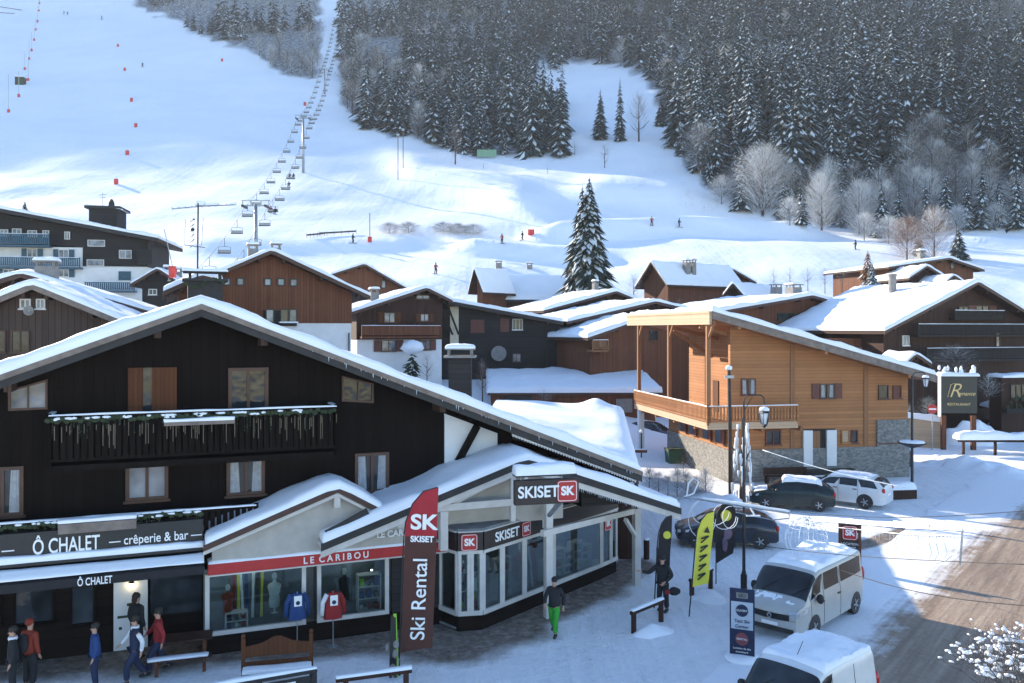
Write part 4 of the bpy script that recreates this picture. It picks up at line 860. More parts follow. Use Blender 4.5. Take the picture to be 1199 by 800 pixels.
# --- SKI HIRE canopy, gable facing the street
SF = CF
YG = -1.0
sp = [SF.on(376, 638, YG), SF.on(617, 538, YG), SF.on(798, 596, YG)]
ss = thing('ski_hire_shop', 'ski hire shop with white timber gable canopy and angled display windows', 'shop front', MF.w(0, YC), R(22))
rs = roof_parts(ss, sp, YG, 4.2, .12, .27, M['white_paint'], M['slate'], 60, fh=.2, rafters=False)
a = MB()
for (xa, za), (xb, zb) in zip(sp, sp[1:]): a.prism([(xa + (0 if xa != sp[1][0] else 0), za - .21), (xb, zb - .21), (xb, zb - .40), (xa, za - .40)], YG + .05, YG + .12)
a.build('white_barge_board', M['white_paint'], rs)
a = MB(); rnd = random.Random(4)
for i in range(75):
    x = lerp(sp[1][0] + .3, sp[2][0], i / 75); z = rz_at(sp, x) - .40; l = rnd.uniform(.03, .13); a.tube([(x, YG + .1, z), (x, YG + .1, z - l)], [.016, .002], 4)
a.build('icicle_fringe', M['ice'], rs)
a = MB()
for i in range(36):
    x = lerp(path[1][0] + 3, path[2][0], rnd.random()); z = rz_at(path, x) - .12; l = rnd.uniform(.02, .16); a.tube([(x, YR - .07, z), (x, YR - .07, z - l)], [.014, .002], 4)
a.build('icicle_fringe', M['ice'], rf)
# posts and beams
post1 = (SF.loc(G(642, 722)).x, SF.loc(G(642, 722)).y); post0 = (SF.on(519, 600, post1[1])[0], post1[1]); post2 = (sp[2][0] - .45, 1.25)
zbm = SF.on(642, 588, post1[1])[1]
a = MB(); a.box(post1[0] - .12, post1[0] + .12, post1[1] - .12, post1[1] + .12, -.05, zbm - .003); a.build('post', M['white_paint'], ss, bevel=.01)
a = MB(); a.box(post2[0] - .12, post2[0] + .12, post2[1] - .12, post2[1] + .12, -.05, rz_at(sp, post2[0]) - .13); a.build('post', M['white_paint'], ss, bevel=.01)
a = MB(); a.box(post0[0] - .12, post0[0] + .12, post0[1] - .12, post0[1] + .12, 2.5, zbm - .003); a.build('post', M['white_paint'], ss)
a = MB(); a.box(post0[0] - .3, post1[0] + .35, post1[1] - .10, post1[1] + .10, zbm, zbm + .22); a.build('tie_beam', M['white_paint'], ss, bevel=.01)
a = MB(); z2 = 2.78; a.beam((post1[0] - .35, post1[1] - .3, z2), (post2[0] + .1, post2[1] + .1, z2 - .1), .16, .2); a.build('side_beam', M['white_paint'], ss, bevel=.01)
a = MB(); kx = SF.on(600, 560, post1[1])[0]
for p_, q_, w_, h_ in (((kx, post1[1], rz_at(sp, kx) - .3), (kx, post1[1], zbm - .5), .16, .18), ((post0[0] + .3, post1[1], zbm + .2), (kx - .2, post1[1], rz_at(sp, kx) - .35), .1, .14), ((post1[0], post1[1] + .15, zbm - .6), (post1[0] + .5, post1[1] + .7, zbm + .1), .12, .12), ((kx, post1[1], zbm + .5), (kx + .5, post1[1], rz_at(sp, kx) - .5), .12, .12), ((post2[0], post2[1], 1.7), (post2[0] - .8, post2[1] - .6, 2.55), .12, .12)):
    a = MB(); a.beam(p_, q_, w_, h_); a.build('knee_brace', M['white_paint'], ss)
a = MB(); a.prism([(post0[0] - .9, 3.0), (post1[0] + .8, 3.0), (post1[0] + .8, rz_at(sp, post1[0] + .8) - .15), (sp[1][0], sp[1][1] - .15), (post0[0] - .9, rz_at(sp, post0[0] - .9) - .15)], -.15, -.05); a.build('gable_panel', M['beige'], ss)
a = MB(); a.prism([(sp[0][0] + .6, zt + .02), (post0[0] - .9, zt + .02), (post0[0] - .9, rz_at(sp, post0[0] - .9) - .14), (sp[0][0] + .6, rz_at(sp, sp[0][0] + .6) - .14)], -.19, -.1); lcp = a.build('left_gable_panel', M['plaster'], ss)
x, z = SF.on(441, 623, -.36); text('LE CARIBOU', .27, M['letter'], lcp, (x, -.36, z - .1), align='LEFT', sx=.95, bold=.006, depth=.012)
a = MB(); xa, za = SF.on(383, 628, -.9); xb, zb = SF.on(432, 601, -.9); a.beam((xa, -.9, za), (xb, -.9, zb), .06, .34); a.build('dark_flashing', M['slate'], ss)
# walls and display windows along the bay: points A B C D E
bay = [SF.loc(G(px, py, .5)) for px, py in ((515, 711), (536, 719.5), (565, 717.7), (704, 662), (722, 654))]
ZW0, ZW1, ZS = .5, 2.44, 3.02
def along(i, t): return bay[i].lerp(bay[i + 1], t)
pl = MB(); fr_ = MB(); band = MB()
for i in range(4):
    A, B = bay[i], bay[i + 1]; d = (B - A).normalized(); nrm = Vector((d.y, -d.x, 0))
    def pt(t, o=0.0): return A + d * t + nrm * o
    L = (B - A).length
    pl.beam(Vector((A.x, A.y, ZW0 / 2 - .1)) - nrm * .12, Vector((B.x, B.y, ZW0 / 2 - .1)) - nrm * .12, .2, ZW0 + .1)
    band.beam(Vector((A.x, A.y, (ZW1 + ZS) / 2)) + nrm * .02, Vector((B.x, B.y, (ZW1 + ZS) / 2)) + nrm * .02, .10, ZS - ZW1)
pl.build('plinth', M['dark_log'], ss); bd = band.build('sign_band', M['sign_brown'], ss)
divs = {0: [0, 1], 1: [0, .5, 1], 2: [0, .16, .36, .40, .995], 3: [0, .6, 1]}
for i in range(4):
    ds = divs[i]
    if i == 2: ds = [0, .14, .31, .55, 1.0]
    for k in range(len(ds) - 1):
        A, B = along(i, ds[k]), along(i, ds[k + 1]); d = (B - A).normalized()
        f = MB(); tw_ = .1
        for z_, h_ in ((ZW0 + .02, .14), (ZW1 - .05, .08)): f.beam(Vector((A.x, A.y, z_)), Vector((B.x, B.y, z_)), .12, h_)
        for q in (A + d * .05, B - d * .05): f.beam(Vector((q.x, q.y, ZW0 + .09)), Vector((q.x, q.y, ZW1 - .09)), .1 if i < 3 else .08, .1)
        w_ = f.build('display_window', M['white_paint'], ss)
        g = MB(); g.beam(Vector((A.x, A.y, (ZW0 + ZW1) / 2)) + d * .1, Vector((B.x, B.y, (ZW0 + ZW1) / 2)) - d * .1, .012, ZW1 - ZW0 - .18); g.build('pane', M['shop_glass'], w_)
wt = MB()
for z_ in (ZS + .02, ZW1 + .0):
    for i in range(4): A, B = bay[i], bay[i + 1]; wt.beam(Vector((A.x, A.y, z_)), Vector((B.x, B.y, z_)), .17, .035)
wt.build('white_trim', M['white_paint'], ss)
a = MB(); a.prism([(p.x, p.y) for p in bay] + [(bay[4].x - 1.6, bay[4].y + 2.4), (bay[0].x, bay[0].y + 2.5)], ZS + .04, ZS + .1, 'xy'); a.prism([(p.x - .08, p.y + .12) for p in bay] + [(bay[4].x - 1.6, bay[4].y + 2.4), (bay[0].x, bay[0].y + 2.5)], .02, .08, 'xy')
a.beam((bay[0].x - .1, bay[0].y + 2.4, 1.5), (bay[4].x - 1.6, bay[4].y + 1.2, 1.5), .1, 3.0); a.build('interior', M['inner'], ss)
def logo(parent, fr, x, y, z, s, rot=(R(90), 0, 0), back=True, k=None):
    """white monogram in a rounded red square"""
    b = MB(); n = 5; pts = []
    for cx_, cz_, a0 in ((1, 1, 0), (-1, 1, 90), (-1, -1, 180), (1, -1, 270)):
        for i in range(n + 1): t = R(a0 + 90 * i / n); pts.append(((cx_ * .34 + .12 * math.cos(t)) * s, (cz_ * .34 + .12 * math.sin(t)) * s))
    
    e = Matrix.Rotation(rot[2], 4, 'Z') @ Matrix.Rotation(rot[0], 4, 'X')
    if back:
        b.prism(pts, -.004, .012, 'xy'); o = b.build('logo_plate', M['red'], parent); o.location = (x, y, z); o.rotation_euler = rot
        b = MB()
        for i in range(len(pts)): j = (i + 1) % len(pts); b.beam((pts[i][0] * .9, pts[i][1] * .9, .014), (pts[j][0] * .9, pts[j][1] * .9, .014), .025 * s, .004)
        o2 = b.build('logo_border', M['letter'], o)
    off = e @ Vector((0, 0, .018))
    t = text('SK', .52 * s, M['letter'], parent, (x + off.x, y + off.y, z + off.z), rot=rot, sx=.95, bold=.022 * s, depth=.006, name='monogram'); return t
def on_wall(i, t, z, out=.09):
    A, B = bay[i], bay[i + 1]; d = (B - A).normalized(); nrm = Vector((d.y, -d.x, 0)); p = A + d * ((B - A).length * t) + nrm * out
    return p.x, p.y, z, math.atan2(d.y, d.x)
x, y, z, r_ = on_wall(1, .45, 2.72, .09); logo(bd, SF, x, y, z, .56, (R(90), 0, r_))
x, y, z, r_ = on_wall(2, .165, 2.73); text('SKISET', .42, M['letter'], bd, (x, y, z), rot=(R(90), 0, r_), sx=1, bold=.008, depth=.008)
x, y, z, r_ = on_wall(2, .31, 2.73); logo(bd, SF, x, y, z, .5, (R(90), 0, r_))
x, y, z, r_ = on_wall(2, .47, 2.73); text('LE', .42, M['letter'], bd, (x, y, z), rot=(R(90), 0, r_), sx=1, bold=.008, depth=.008)
x, y, z, r_ = on_wall(3, .3, 2.0); logo(ss, SF, x, y, z, .55, (R(90), 0, r_))
# red arrow board that ends the fascia
x, z = SF.on(525, 632, -.45); t_ = text('<', .34, M['letter'], cb, (x - .1, -.37, (zt + zb_) / 2), depth=.01, bold=.012)
# big hanging sign box with snow on top
hsn = thing('hanging_sign', 'big dark brown ski shop sign box with white letters under a thick snow cap', 'sign', SF.w(0, -1.9), R(22) + R(-8))
HFr = Frame(SF.w(0, -1.9).x, SF.w(0, -1.9).y, R(14))
hx0, hz0 = HFr.on(603, 557, 0); hx1, hz1 = HFr.on(678, 587, 0); hc = ((HFr.on(603, 571, 0)[1] + HFr.on(678, 581, 0)[1]) / 2)
a = MB(); a.box(hx0, hx1, 0, .22, hc - .36, hc + .36); a.build('box', M['sign_brown'], hsn, bevel=.02)
x_, z_ = HFr.on(634, 577, 0); text('SKISET', .46, M['letter'], hsn, (lerp(hx0, hx1, .36), -.02, hc), sx=.92, bold=.01, depth=.012); logo(hsn, HFr, lerp(hx0, hx1, .81), -.012, hc, .68)
a = MB(); a.box(hx0, hx1 - .1, -.1, .3, hc + .47, hc + .52); a.build('top_board', M['slate'], hsn)
a = MB(); a.snow([(hx0, -.14, hc + .52), (hx1 - .1, -.14, hc + .52)], (0, .5, 0), .3, 8, .15, .07); a.build('snow_cap', M['snow_roof'], hsn, smooth=True)
a = MB()
for x in (hx0 + .2, hx1 - .5): a.tube([(x, .1, hc + .36), (x, .1, hc + .47)], .02, 6)
a.beam((lerp(hx0, hx1, .75), .15, hc - .3), (lerp(hx0, hx1, .66), .9, hc - .9), .1, .1); a.build('bracket', M['steel'], hsn)
# goods in the ski shop
def BF(i, t, back): A, B = bay[i], bay[i + 1]; d = (B - A).normalized(); p = A.lerp(B, t) - Vector((d.y, -d.x, 0)) * back; q = SF.w(p.x, p.y); return Frame(q.x, q.y, SF.rz + math.atan2(d.y, d.x))
skis(BF(0, .5, .35), 0, 0, .45, 5, 'lime green skis standing in the narrow left pane of the ski shop', 8); shelf(BF(1, .5, .3), 0, 0, .5, .62, 1.75, 'white shelving with goods behind the front ski shop panes', 9)
skis(BF(2, .07, .4), 0, 0, .45, 5, 'pale skis leaning in the first angled ski shop pane', 10); shelf(BF(2, .22, .35), 0, 0, .5, .7, 1.3, 'tall box display in the second angled ski shop pane', 12)
mannequin(BF(2, .37, .45), 0, 0, .6, 1.45, M['c_red'], 'shop dummy in a red jacket in the ski shop window'); skis(BF(2, .48, .5), 0, 0, .45, 6, 'fan of white skis beside the red clad shop dummy', 14)
for k in range(5): shelf(BF(2, .6 + .085 * k, .35), 0, 0, .5, .6, (.7, .95, .8, 1.0, .75)[k], ('leftmost', 'second', 'middle', 'fourth', 'rightmost')[k] + ' low stand of bright goods in the large ski shop window', 20 + k)
for i, t, zz in ((0, .5, 2.36), (1, .5, 2.36), (2, .12, 2.38), (2, .3, 2.38), (2, .5, 2.38), (2, .75, 2.38), (2, .9, 2.38)):
    A = along(i, t); a = MB(); a.tube([(A.x - .6, A.y + .7, zz), (A.x + .1, A.y + .6, zz)], .025, 6); a.build('lamp_fill_tube', M['tube_l'], ss)  # added tubes with no visible source, brightening the goods behind the panes

# --- lower rear roof with deep snow
ax = thing('snowy_annex', 'annex with deep unbroken snow roof behind the dark chalets right eave', 'annex', (0, 0, 0)); A_, B_, C_, D_ = P(583, 476, 47), P(730, 474, 47), P(748, 536, 34.5), P(560, 500, 34.5)
a = MB(); D2 = Vector((D_.x, D_.y, 5.4)); A2 = Vector((A_.x, A_.y, 5.4))
a.add([(A2.x, A2.y, 5.1), (B_.x, B_.y, B_.z - .3), (C_.x, C_.y, C_.z - .3), (D2.x, D2.y, 5.1)], [(0, 1, 2, 3)]); a.add([(A2.x, A2.y, 0), (B_.x, B_.y, 0), (B_.x, B_.y, B_.z - .32), (A2.x, A2.y, 5.08)], [(0, 1, 2, 3)]); a.add([(B_.x, B_.y, 0), (C_.x, C_.y, 0), (C_.x, C_.y, C_.z - .32), (B_.x, B_.y, B_.z - .32)], [(0, 1, 2, 3)]); a.add([(D2.x, D2.y, 0), (C_.x, C_.y, 0), (C_.x, C_.y, C_.z - .32), (D2.x, D2.y, 5.08)], [(0, 1, 2, 3)])
a.build('body', M['brown_dark'], ax)
def annex(u, v):
    p = D2.lerp(C_, u).lerp(A2.lerp(B_, u), v); e = min(min(1 - u, 1) * 9, min(v, 1 - v) * 12, 1); e = max(0, e)
    z = .4 * math.sqrt(max(0, 1 - (1 - e) ** 2)) + .15 * MN.noise(Vector((p.x * .5, p.y * .5, 2))) * e
    z += .35 * math.exp(-((u - .78) ** 2 / .008 + (v - .93) ** 2 / .006)); return (p.x, p.y, p.z - .3 + z)
a = MB(); a.grid(annex, 40, 44); a.build('snow_cover', M['snow_roof'], ax, smooth=True)
c = thing('small_chimney', 'squat dark capped chimney poking above the dark chalets right roof slope', 'chimney', P(539, 449, 38)); a = MB(); a.box(-.5, .5, -.4, .4, -2.4, 1.15); a.build('stack', M['black_wood'], c)
a = MB(); a.box(-.7, .7, -.6, .6, 1.152, 1.24); [a.box(s * .5 - .05, s * .5 + .05, -.4, .4, 1.24, 1.5) for s in (-1, 1)]; a.box(-.65, .65, -.5, .5, 1.5, 1.56); a.build('cap_slab', M['concrete'], c)
a = MB(); a.snow([(-.65, -.5, 1.56), (.65, -.5, 1.56)], (0, 1, 0), .16, 1, .15); a.snow([(-1.2, -.9, -1.6), (1.4, -.9, -1.9)], (0, 2.2, 0), .4, 5, .3); a.build('snow_cap', M['snow_roof'], c, smooth=True)

# --- garage with flat snowy roofs
gr = thing('garage_block', 'low brown garage row with dark opening under a wide terraced snow roof', 'garage', (P(660, 500, 74).x, 74, 0), R(2)); gf = Frame(P(660, 500, 74).x, 74, R(2))
x0, x1 = gf.on(575, 470)[0], gf.on(768, 470)[0]; zt_ = gf.on(660, 456)[1]
a = MB(); a.box(x0, x1, .3, 9, -1, zt_ - .3); a.build('wall', M['brown_wood'], gr)
(xa, za), (xb, zb) = gf.on(590, 460), gf.on(622, 478); a = MB(); a.box(xa, xb, .2, .29, -1, za - .3); a.build('garage_opening', M['black'], gr)
xp, _ = gf.on(733, 470); xq, _ = gf.on(722, 470); a = MB(); a.box(xq, xp + .6, .22, .29, 2.0, 3.2); a.build('window', M['concrete'], gr)
a = MB(); a.snow([(x0 - .4, -.3, zt_ - .28), (x1 + .5, -.3, zt_ - .28)], (0, 10.0, 1.3), .45, 31, .8, .1); a.build('snow_cover', M['snow_roof'], gr, smooth=True)
a = MB(); a.box(x0 - .3, x1 + .4, -.2, .28, zt_ - .5, zt_ - .29); a.build('eave_board', M['fascia_b'], gr)
tf = thing('terrace_fence', 'dark pierced wooden terrace fence behind the terraced snow roof', 'fence', P(668, 408, 88), 0)
railing(tf, [(-3.2, 0), (0, 0), (3.6, .6)], -1.2, 1.9, M['black_wood'], .4, bw=.24, name='panel')

# ------------------------------------------------------------------ new larch chalet
LC = P(855, 560, 51.7); LF = Frame(LC.x, LC.y, R(10)); lc = thing('larch_chalet', 'new honey coloured larch chalet with a sloping roof and sunny corner balcony', 'chalet', LF.o, R(10))
LW = LF.on(1063, 480)[0]; LD = 10.5
rp_ = [(LF.on(835, 366, -1.6)[0] - .05, LF.on(835, 365, -1.6)[1]), (LF.on(1097, 440, -1.6)[0], LF.on(1097, 440, -1.6)[1])]
roof_parts(lc, rp_, -1.6, 14.2, .34, .34, M['larch'], M['fascia'], 70, fh=.42)
a = MB(); a.box(rp_[0][0] - .16, rp_[0][0] - .003, -1.55, 14.15, rp_[0][1] - .75, rp_[0][1] + .03); a.build('end_fascia', M['pale_wood'], lc)
a = MB(); a.box(rp_[0][0] - .2, rp_[0][0] - .163, -1.6, 14.2, rp_[0][1] - .1, rp_[0][1] + .06); a.build('drip_board', M['pale_wood'], lc)
zf = 3.72; fx_ = LF.on(720 + 638 / 3.076, 480)[0]
def lt(x): return rz_at(rp_, x) - .35
a = MB(); xs = 1.55   # upper wall set back behind the loggia on the left
a.prism([(0, zf), (LW, zf), (LW, lt(LW)), (0, lt(0))], 0, .3); a.prism([(xs, zf), (LW, zf), (LW, lt(LW)), (xs, lt(xs))], .303, LD); a.build('upper_wall', M['larch'], lc)
a = MB(); a.box(0, LW, 0, LD, 1.9, zf - .003); a.build('lower_wall', M['larch'], lc)
a = MB(); a.box(-.12, LW + .03, -.12, LD, -1, 1.95); gx = LF.on(1026, 500)[0]; a.box(gx, LW + .06, -.14, 3, 1.951, 3.6); a.build('stone_base', M['stone'], lc)
for px in (928, 1014): x = LF.on(px, 430, -.03)[0]; a = MB(); a.box(x - .14, x + .14, -.06, -.002, 2.0, lt(x) - .05); a.build('corner_board', M['larch_v'], lc)
def lwin(px, py, w_, h, **kw):
    (xa, za), (xb, zb) = LF.on(px - w_ / 2, py - h / 2), LF.on(px + w_ / 2, py + h / 2); window(lc, (xa + xb) / 2, (za + zb) / 2, xb - xa, za - zb, 0, **kw)
s_ = M['shutter']; fs_ = M['frame_w']
lwin(876, 453, 17, 19, panes=2, fm=s_, curtain=True); lwin(968, 458, 17, 17, panes=2, fm=fs_, curtain=True, shutters=True, shm=s_); lwin(1034, 459, 12, 16, panes=1, fm=fs_, shutters=False); lwin(1050, 459, 10, 15, panes=1, fm=s_, gm=s_)
lwin(989.5, 511, 10, 15, panes=1, fm=M['larch'], gm=M['pale_wood']); lwin(1000, 511, 8, 15, panes=1, fm=s_); lwin(1041, 511, 26, 15, panes=3, fm=s_, gm=s_); lwin(905, 512, 18, 17, panes=2, fm=s_, shutters=False)
(xa, za), (xb, zb) = LF.on(941, 504), LF.on(976, 545)
a = MB(); a.box(xa - .1, xb + .1, -.05, .0, zb, za + .06); a.build('porch_recess', M['black_wood'], lc)
a = MB(); a.box(xa - .1, xa + .5, -.2, -.052, zb, za).box(xb - .55, xb + .1, -.2, -.052, zb, za); a.build('white_reveal', M['plaster'], lc)
a = MB(); a.box(xa + .55, xa + 1.05, -.1, -.055, zb, za - .05); dr = a.build('front_door', M['larch_v'], lc); a = MB(); a.box(xa + .95, xa + .99, -.16, -.1, zb + .9, zb + 1.05); a.build('handle', M['steel'], dr)
stp = thing('entrance_steps', 'dark entrance steps swept of snow before the larch chalets door', 'steps', LF.w(xb - .6, -.2), R(10))
for k in range(4): a = MB(); a.box(-1.6 - k * .15, 1.7 + k * .2, -.35 * (k + 1), -.35 * k - .003, -.1, zb - .16 * (k + 1)); a.build('step', M['slate'], stp)
a = MB(); a.snow([(-1.4, -1.3, zb - .63), (1.2, -1.3, zb - .63)], (0, .25, 0), .06, 3, .2).snow([(-1.2, -.95, zb - .47), (-.2, -.95, zb - .47)], (0, .25, 0), .06, 5, .2); a.build('snow_remains', M['snow_roof'], stp, smooth=True)
# corner balcony
bw_, bd_ = 2.0, 1.35; xe = LF.on(934, 480, -bd_)[0]; zr_ = .98
railing(lc, [(-bw_, 12.2), (-bw_, -bd_), (xe, -bd_)], zf, zr_, M['larch'], .2, 'balcony', deck=[(-bw_, -bd_), (xe, -bd_), (xe, -.13), (-.13, -.13), (-.13, 12.2), (-bw_, 12.2)], bw=.1, dz=.3)
a = MB(); a.box(-bw_ - .05, -bw_ - .01, -bd_ - .04, 12.2, zf - .34, zf + .06); a.box(-bw_, xe, -bd_ - .05, -bd_ - .01, zf - .34, zf + .06); a.build('deck_fascia', M['pale_wood'], lc)
a = MB()
for y in (1, 4.5, 8, 11): a.box(-bw_ + .1, -.13, y - .09, y + .09, zf - .55, zf - .302)
for x in (1.5, 4.0): a.box(x - .09, x + .09, -bd_ + .1, -.13, zf - .55, zf - .302)
a.build('joists', M['larch_v'], lc)
for y, xx in ((11.7, -bw_ + .15), (5.4, -bw_ + .15), (-.8, -bw_ + .25)):
    a = MB(); a.box(xx - .12, xx + .12, y - .12, y + .12, zf - .05, lt(xx) - .1); a.beam((xx, y - .9, lt(xx) - .2), (xx, y, lt(xx) - 1.3), .14, .14); a.build('post', M['larch_v'], lc, bevel=.01)
a = MB(); a.box(-bw_ + .05, -bw_ + .45, 11.4, 11.8, -.1, zf - .3); a.build('post', M['plaster'], lc)
a = MB(); a.box(xs - .06, xs - .002, 5.2, 6.1, zf, zf + 2.1); a.build('loggia_door', M['shutter_o'], lc)
a = MB(); a.box(xs - .06, xs - .002, 1.4, 3.0, zf + .7, zf + 1.9); a.build('loggia_window', M['glass'], lc)
for p_, q_ in (((-bw_ + .2, .4, lt(-1) - .3), (xs, .4, lt(xs) - .5)), ((-bw_ + .2, 5.4, lt(-1) - .3), (xs, 5.4, lt(xs) - .4)), ((-1.6, 5.4, lt(-1) - .6), (1.2, 5.4, lt(xs) - 1.6))): a = MB(); a.beam(p_, q_, .17, .22); a.build('roof_beam', M['larch_v'], lc)
# lower left openings with shutters (left wall faces -x)
for y0_ in (1.2, 3.2, 5.6, 7.4):
    a = MB(); a.box(-.06, -.002, y0_, y0_ + .9, 2.2, 3.3); w_ = a.build('side_window', M['glass'], lc); a = MB(); a.box(-.16, -.064, y0_ - .6, y0_ - .03, 2.15, 3.35); a.build('shutter', M['shutter'], w_)
lwo = MB(); lwo.box(-.13, -.122, 4.2, 5.2, .0, 1.5)
gb = thing('green_bin', 'green lidded bin against the larch chalets back corner beside the hedge', 'bin', LF.w(-.9, 7.2), R(10)); a = MB(); a.prism([(-.42, 0), (.42, 0), (.5, 1.0), (-.5, 1.0)], -.4, .4); a.build('body', plain('green_plastic', (.012, .06, .03), .5), gb, bevel=.03); a = MB(); a.box(-.54, .54, -.45, .45, 1.003, 1.1); a.build('lid', M['leaf'], gb, bevel=.03)
bn = thing('wooden_bench', 'long dark wooden bench against the larch chalets stone base', 'bench', LF.w(LF.on(921, 560, -.7)[0], -.75), R(10))
a = MB(); a.box(-1.4, 1.4, -.22, .2, .4, .46); a.build('seat', M['brown_dark'], bn)
a = MB(); a.box(-1.4, 1.4, .2, .25, .5, .9); a.build('backrest', M['brown_dark'], bn)
for x in (-1.3, 0, 1.3): a = MB(); a.box(x - .05, x + .05, -.2, .2, 0, .398); a.build('leg', M['brown_dark'], bn)
# ------------------------------------------------------------------ vehicles
def cr(pts, t):
    """Catmull-Rom through tuples, t in 0..len-1"""
    n = len(pts) - 1; i = max(0, min(int(t), n - 1)); f = t - i
    p0, p1, p2, p3 = pts[max(i - 1, 0)], pts[i], pts[i + 1], pts[min(i + 2, n)]
    return tuple(.5 * ((2 * b) + (c - a) * f + (2 * a - 5 * b + 4 * c - d) * f * f + (3 * b - a - 3 * c + d) * f ** 3) for a, b, c, d in zip(p0, p1, p2, p3))
def vehicle(name, label, cat, x, y, head, sp, paint, snow=(), snow_t=.1, group='vehicles parked along the snowy street'):
    """head: direction of travel; local +x is the nose. sp: profile tables"""
    root = thing(name, label, cat, (x, y, 0), head, group); L, W = sp['L'], sp['W']; T = sp['top']; BL = sp['belt']
    def S(xx, v):
        top = tab(T, xx); belt = min(tab(BL, xx), top - .02); e = max(0, abs(xx) / (L / 2)); wd = W / 2 * (1 - .10 * e ** 5 - (.06 * smooth((e - .9) * 10)))
        zb = sp.get('zb', .24) + (.06 if e > .96 else 0); green = max(0, top - belt); tw_ = min(1, green / .35)
        wr = wd * (1 - sp['tumble'] * tw_ - .02)
        ring = [(0, zb), (wd * .9, zb), (wd * .985, zb + .10), (wd, zb + (belt - zb) * .5), (wd * .985, belt - .02), (lerp(wd * .95, wr * 1.01, .5), belt + green * .45), (wr, top - .11 * tw_ - .02), (wr * .86, top - .02), (wr * .45, top + .012), (0, top + .02)]
        yy_, zz = cr(ring, v * 9); return yy_, zz
    xs_ = sorted(set([-L / 2, -L / 2 + .02, L / 2 - .02, L / 2] + [a for a, _ in T] + [-L / 2 + L * i / 44 for i in range(45)]))
    NV = 27; b = MB(); vs = []
    for xx in xs_:
        ring = [S(xx, j / NV) for j in range(NV + 1)]; vs += [(xx, yy_, z) for yy_, z in ring] + [(xx, -yy_, z) for yy_, z in ring[-2:0:-1]]
    n = 2 * NV; k = len(xs_); b.add(vs, [(i * n + j, i * n + (j + 1) % n, (i + 1) * n + (j + 1) % n, (i + 1) * n + j) for i in range(k - 1) for j in range(n)] + [tuple(range(n)), tuple(range((k - 1) * n, k * n))])
    body = b.build('body', paint, root, smooth=True, auto=35)
    def patch(nm, mat, x0, x1, v0, v1, sides=(1, -1), off=.008, nu=10, nv=6, skew=0, par=None, smooth_=True):
        o = None
        for s in sides:
            b = MB()
            def fn(u, v):
                vv = lerp(v0, v1, v); xx = lerp(x0, x1, u) + skew * (v - .5)
                yy_, z = S(xx, vv); y2, z2 = S(xx, vv + .01); ny, nz = z2 - z, -(y2 - yy_); l = math.hypot(ny, nz) or 1
                if ny < 0 and v0 < .75: ny, nz = -ny, -nz
                if nz < 0 and v0 >= .75: ny, nz = -ny, -nz
                return (xx, s * (yy_ + ny / l * off), z + nz / l * off)
            b.grid(fn, nu, nv); o = b.build(nm, mat, par or root, smooth=smooth_)
        return o
    def cross(nm, mat, x0, x1, vlo=.70, off=.012, par=None):   # pane right across the car (windscreen, rear window)
        b = MB(); dz = 1 if x1 > x0 else -1
        def fn(u, v):
            a = (v - .5) * 2; vv = 1 - abs(a) * (1 - vlo); xx = lerp(x0, x1, u); yy_, z = S(xx, vv); return (xx + (off if x0 > 0 or sp.get('fx') else -off) , (1 if a > 0 else -1) * yy_, z + off)
        b.grid(fn, 8, 24); return b.build(nm, mat, par or root, smooth=True)
    ws = sp['ws']; cross('windscreen', M['glass'], ws[0], ws[1], sp.get('wv', .70))
    q = MB()
    for a_ in (-.28, .22):
        yA, zA = S(ws[0] - .05, .9); q.tube([(ws[0] - .0, a_ * W, tab(T, ws[0]) + .05), (lerp(ws[0], ws[1], .45), (a_ + .22) * W, tab(T, lerp(ws[0], ws[1], .45)) + .05)], .012, 4)
    q.build('wipers', M['black'], root)
    rw = sp.get('rw')
    if rw: cross('rear_window', M['glass'], rw[0], rw[1], .72)
    for x0, x1, sk in sp['side']: patch('side_window', M['glass'], x0, x1, sp.get('sv', (.50, .665))[0], sp.get('sv', (.50, .665))[1], skew=sk)
    # lights, grille, bumper, plate
    xf, xb_ = L / 2, -L / 2
    for s in (1, -1):
        q = MB(); hz, hh = sp['hl']; q.add([(xf + .012, s * W * .29, hz - hh * .7), (xf + .012, s * W * .425, hz - hh * .6), (xf - .42, s * W * .498, hz - hh * .1), (xf - .42, s * W * .44, hz - hh * .1), (xf + .012, s * W * .29, hz + hh * .25), (xf + .0, s * W * .425, hz + hh * .6), (xf - .5, s * W * .498, hz + hh * 1.1), (xf - .42, s * W * .40, hz + hh * 1.15)], [(0, 1, 5, 4), (1, 2, 6, 5), (4, 5, 6, 7), (0, 3, 2, 1), (3, 0, 4, 7), (2, 3, 7, 6)]); q.build('headlight', M['lamp_clear'], root, bevel=.02)
        q = MB(); tz, th_ = sp['tl']; q.blob((xb_ + .06, s * W * .41, tz), (.09, .10, th_), 2, 10, .05); q.build('tail_light', M['lamp_red'], root, smooth=True)
        q = MB(); mx_ = sp['mir']; q.blob((mx_, s * (W / 2 + .10), sp['mz']), (.09, .12, sp.get('mh', .10)), 3, 10, .05); q.tube([(mx_, s * W * .46, sp['mz'] - .04), (mx_, s * (W / 2 + .08), sp['mz'])], .025, 6); q.build('wing_mirror', M['black'], root, smooth=True)
    gz0, gz1 = sp['grille']; q = MB(); q.grid(lambda u, v: (xf + .025 - .01 * (2 * u - 1) ** 2 - .02 * v * 0, (u - .5) * W * .62, lerp(gz0, gz1, v) + .03 * (2 * u - 1) ** 2), 12, 3)
    g = q.build('grille', M['black'], root, smooth=True)
    q = MB()
    for i in range(3): z = lerp(gz0, gz1, (i + .5) / 3); q.tube([(xf + .035 - .01 * (2 * u - 1) ** 2, (u - .5) * W * .58, z + .03 * (2 * u - 1) ** 2) for u in [j / 8 for j in range(9)]], .012, 5)
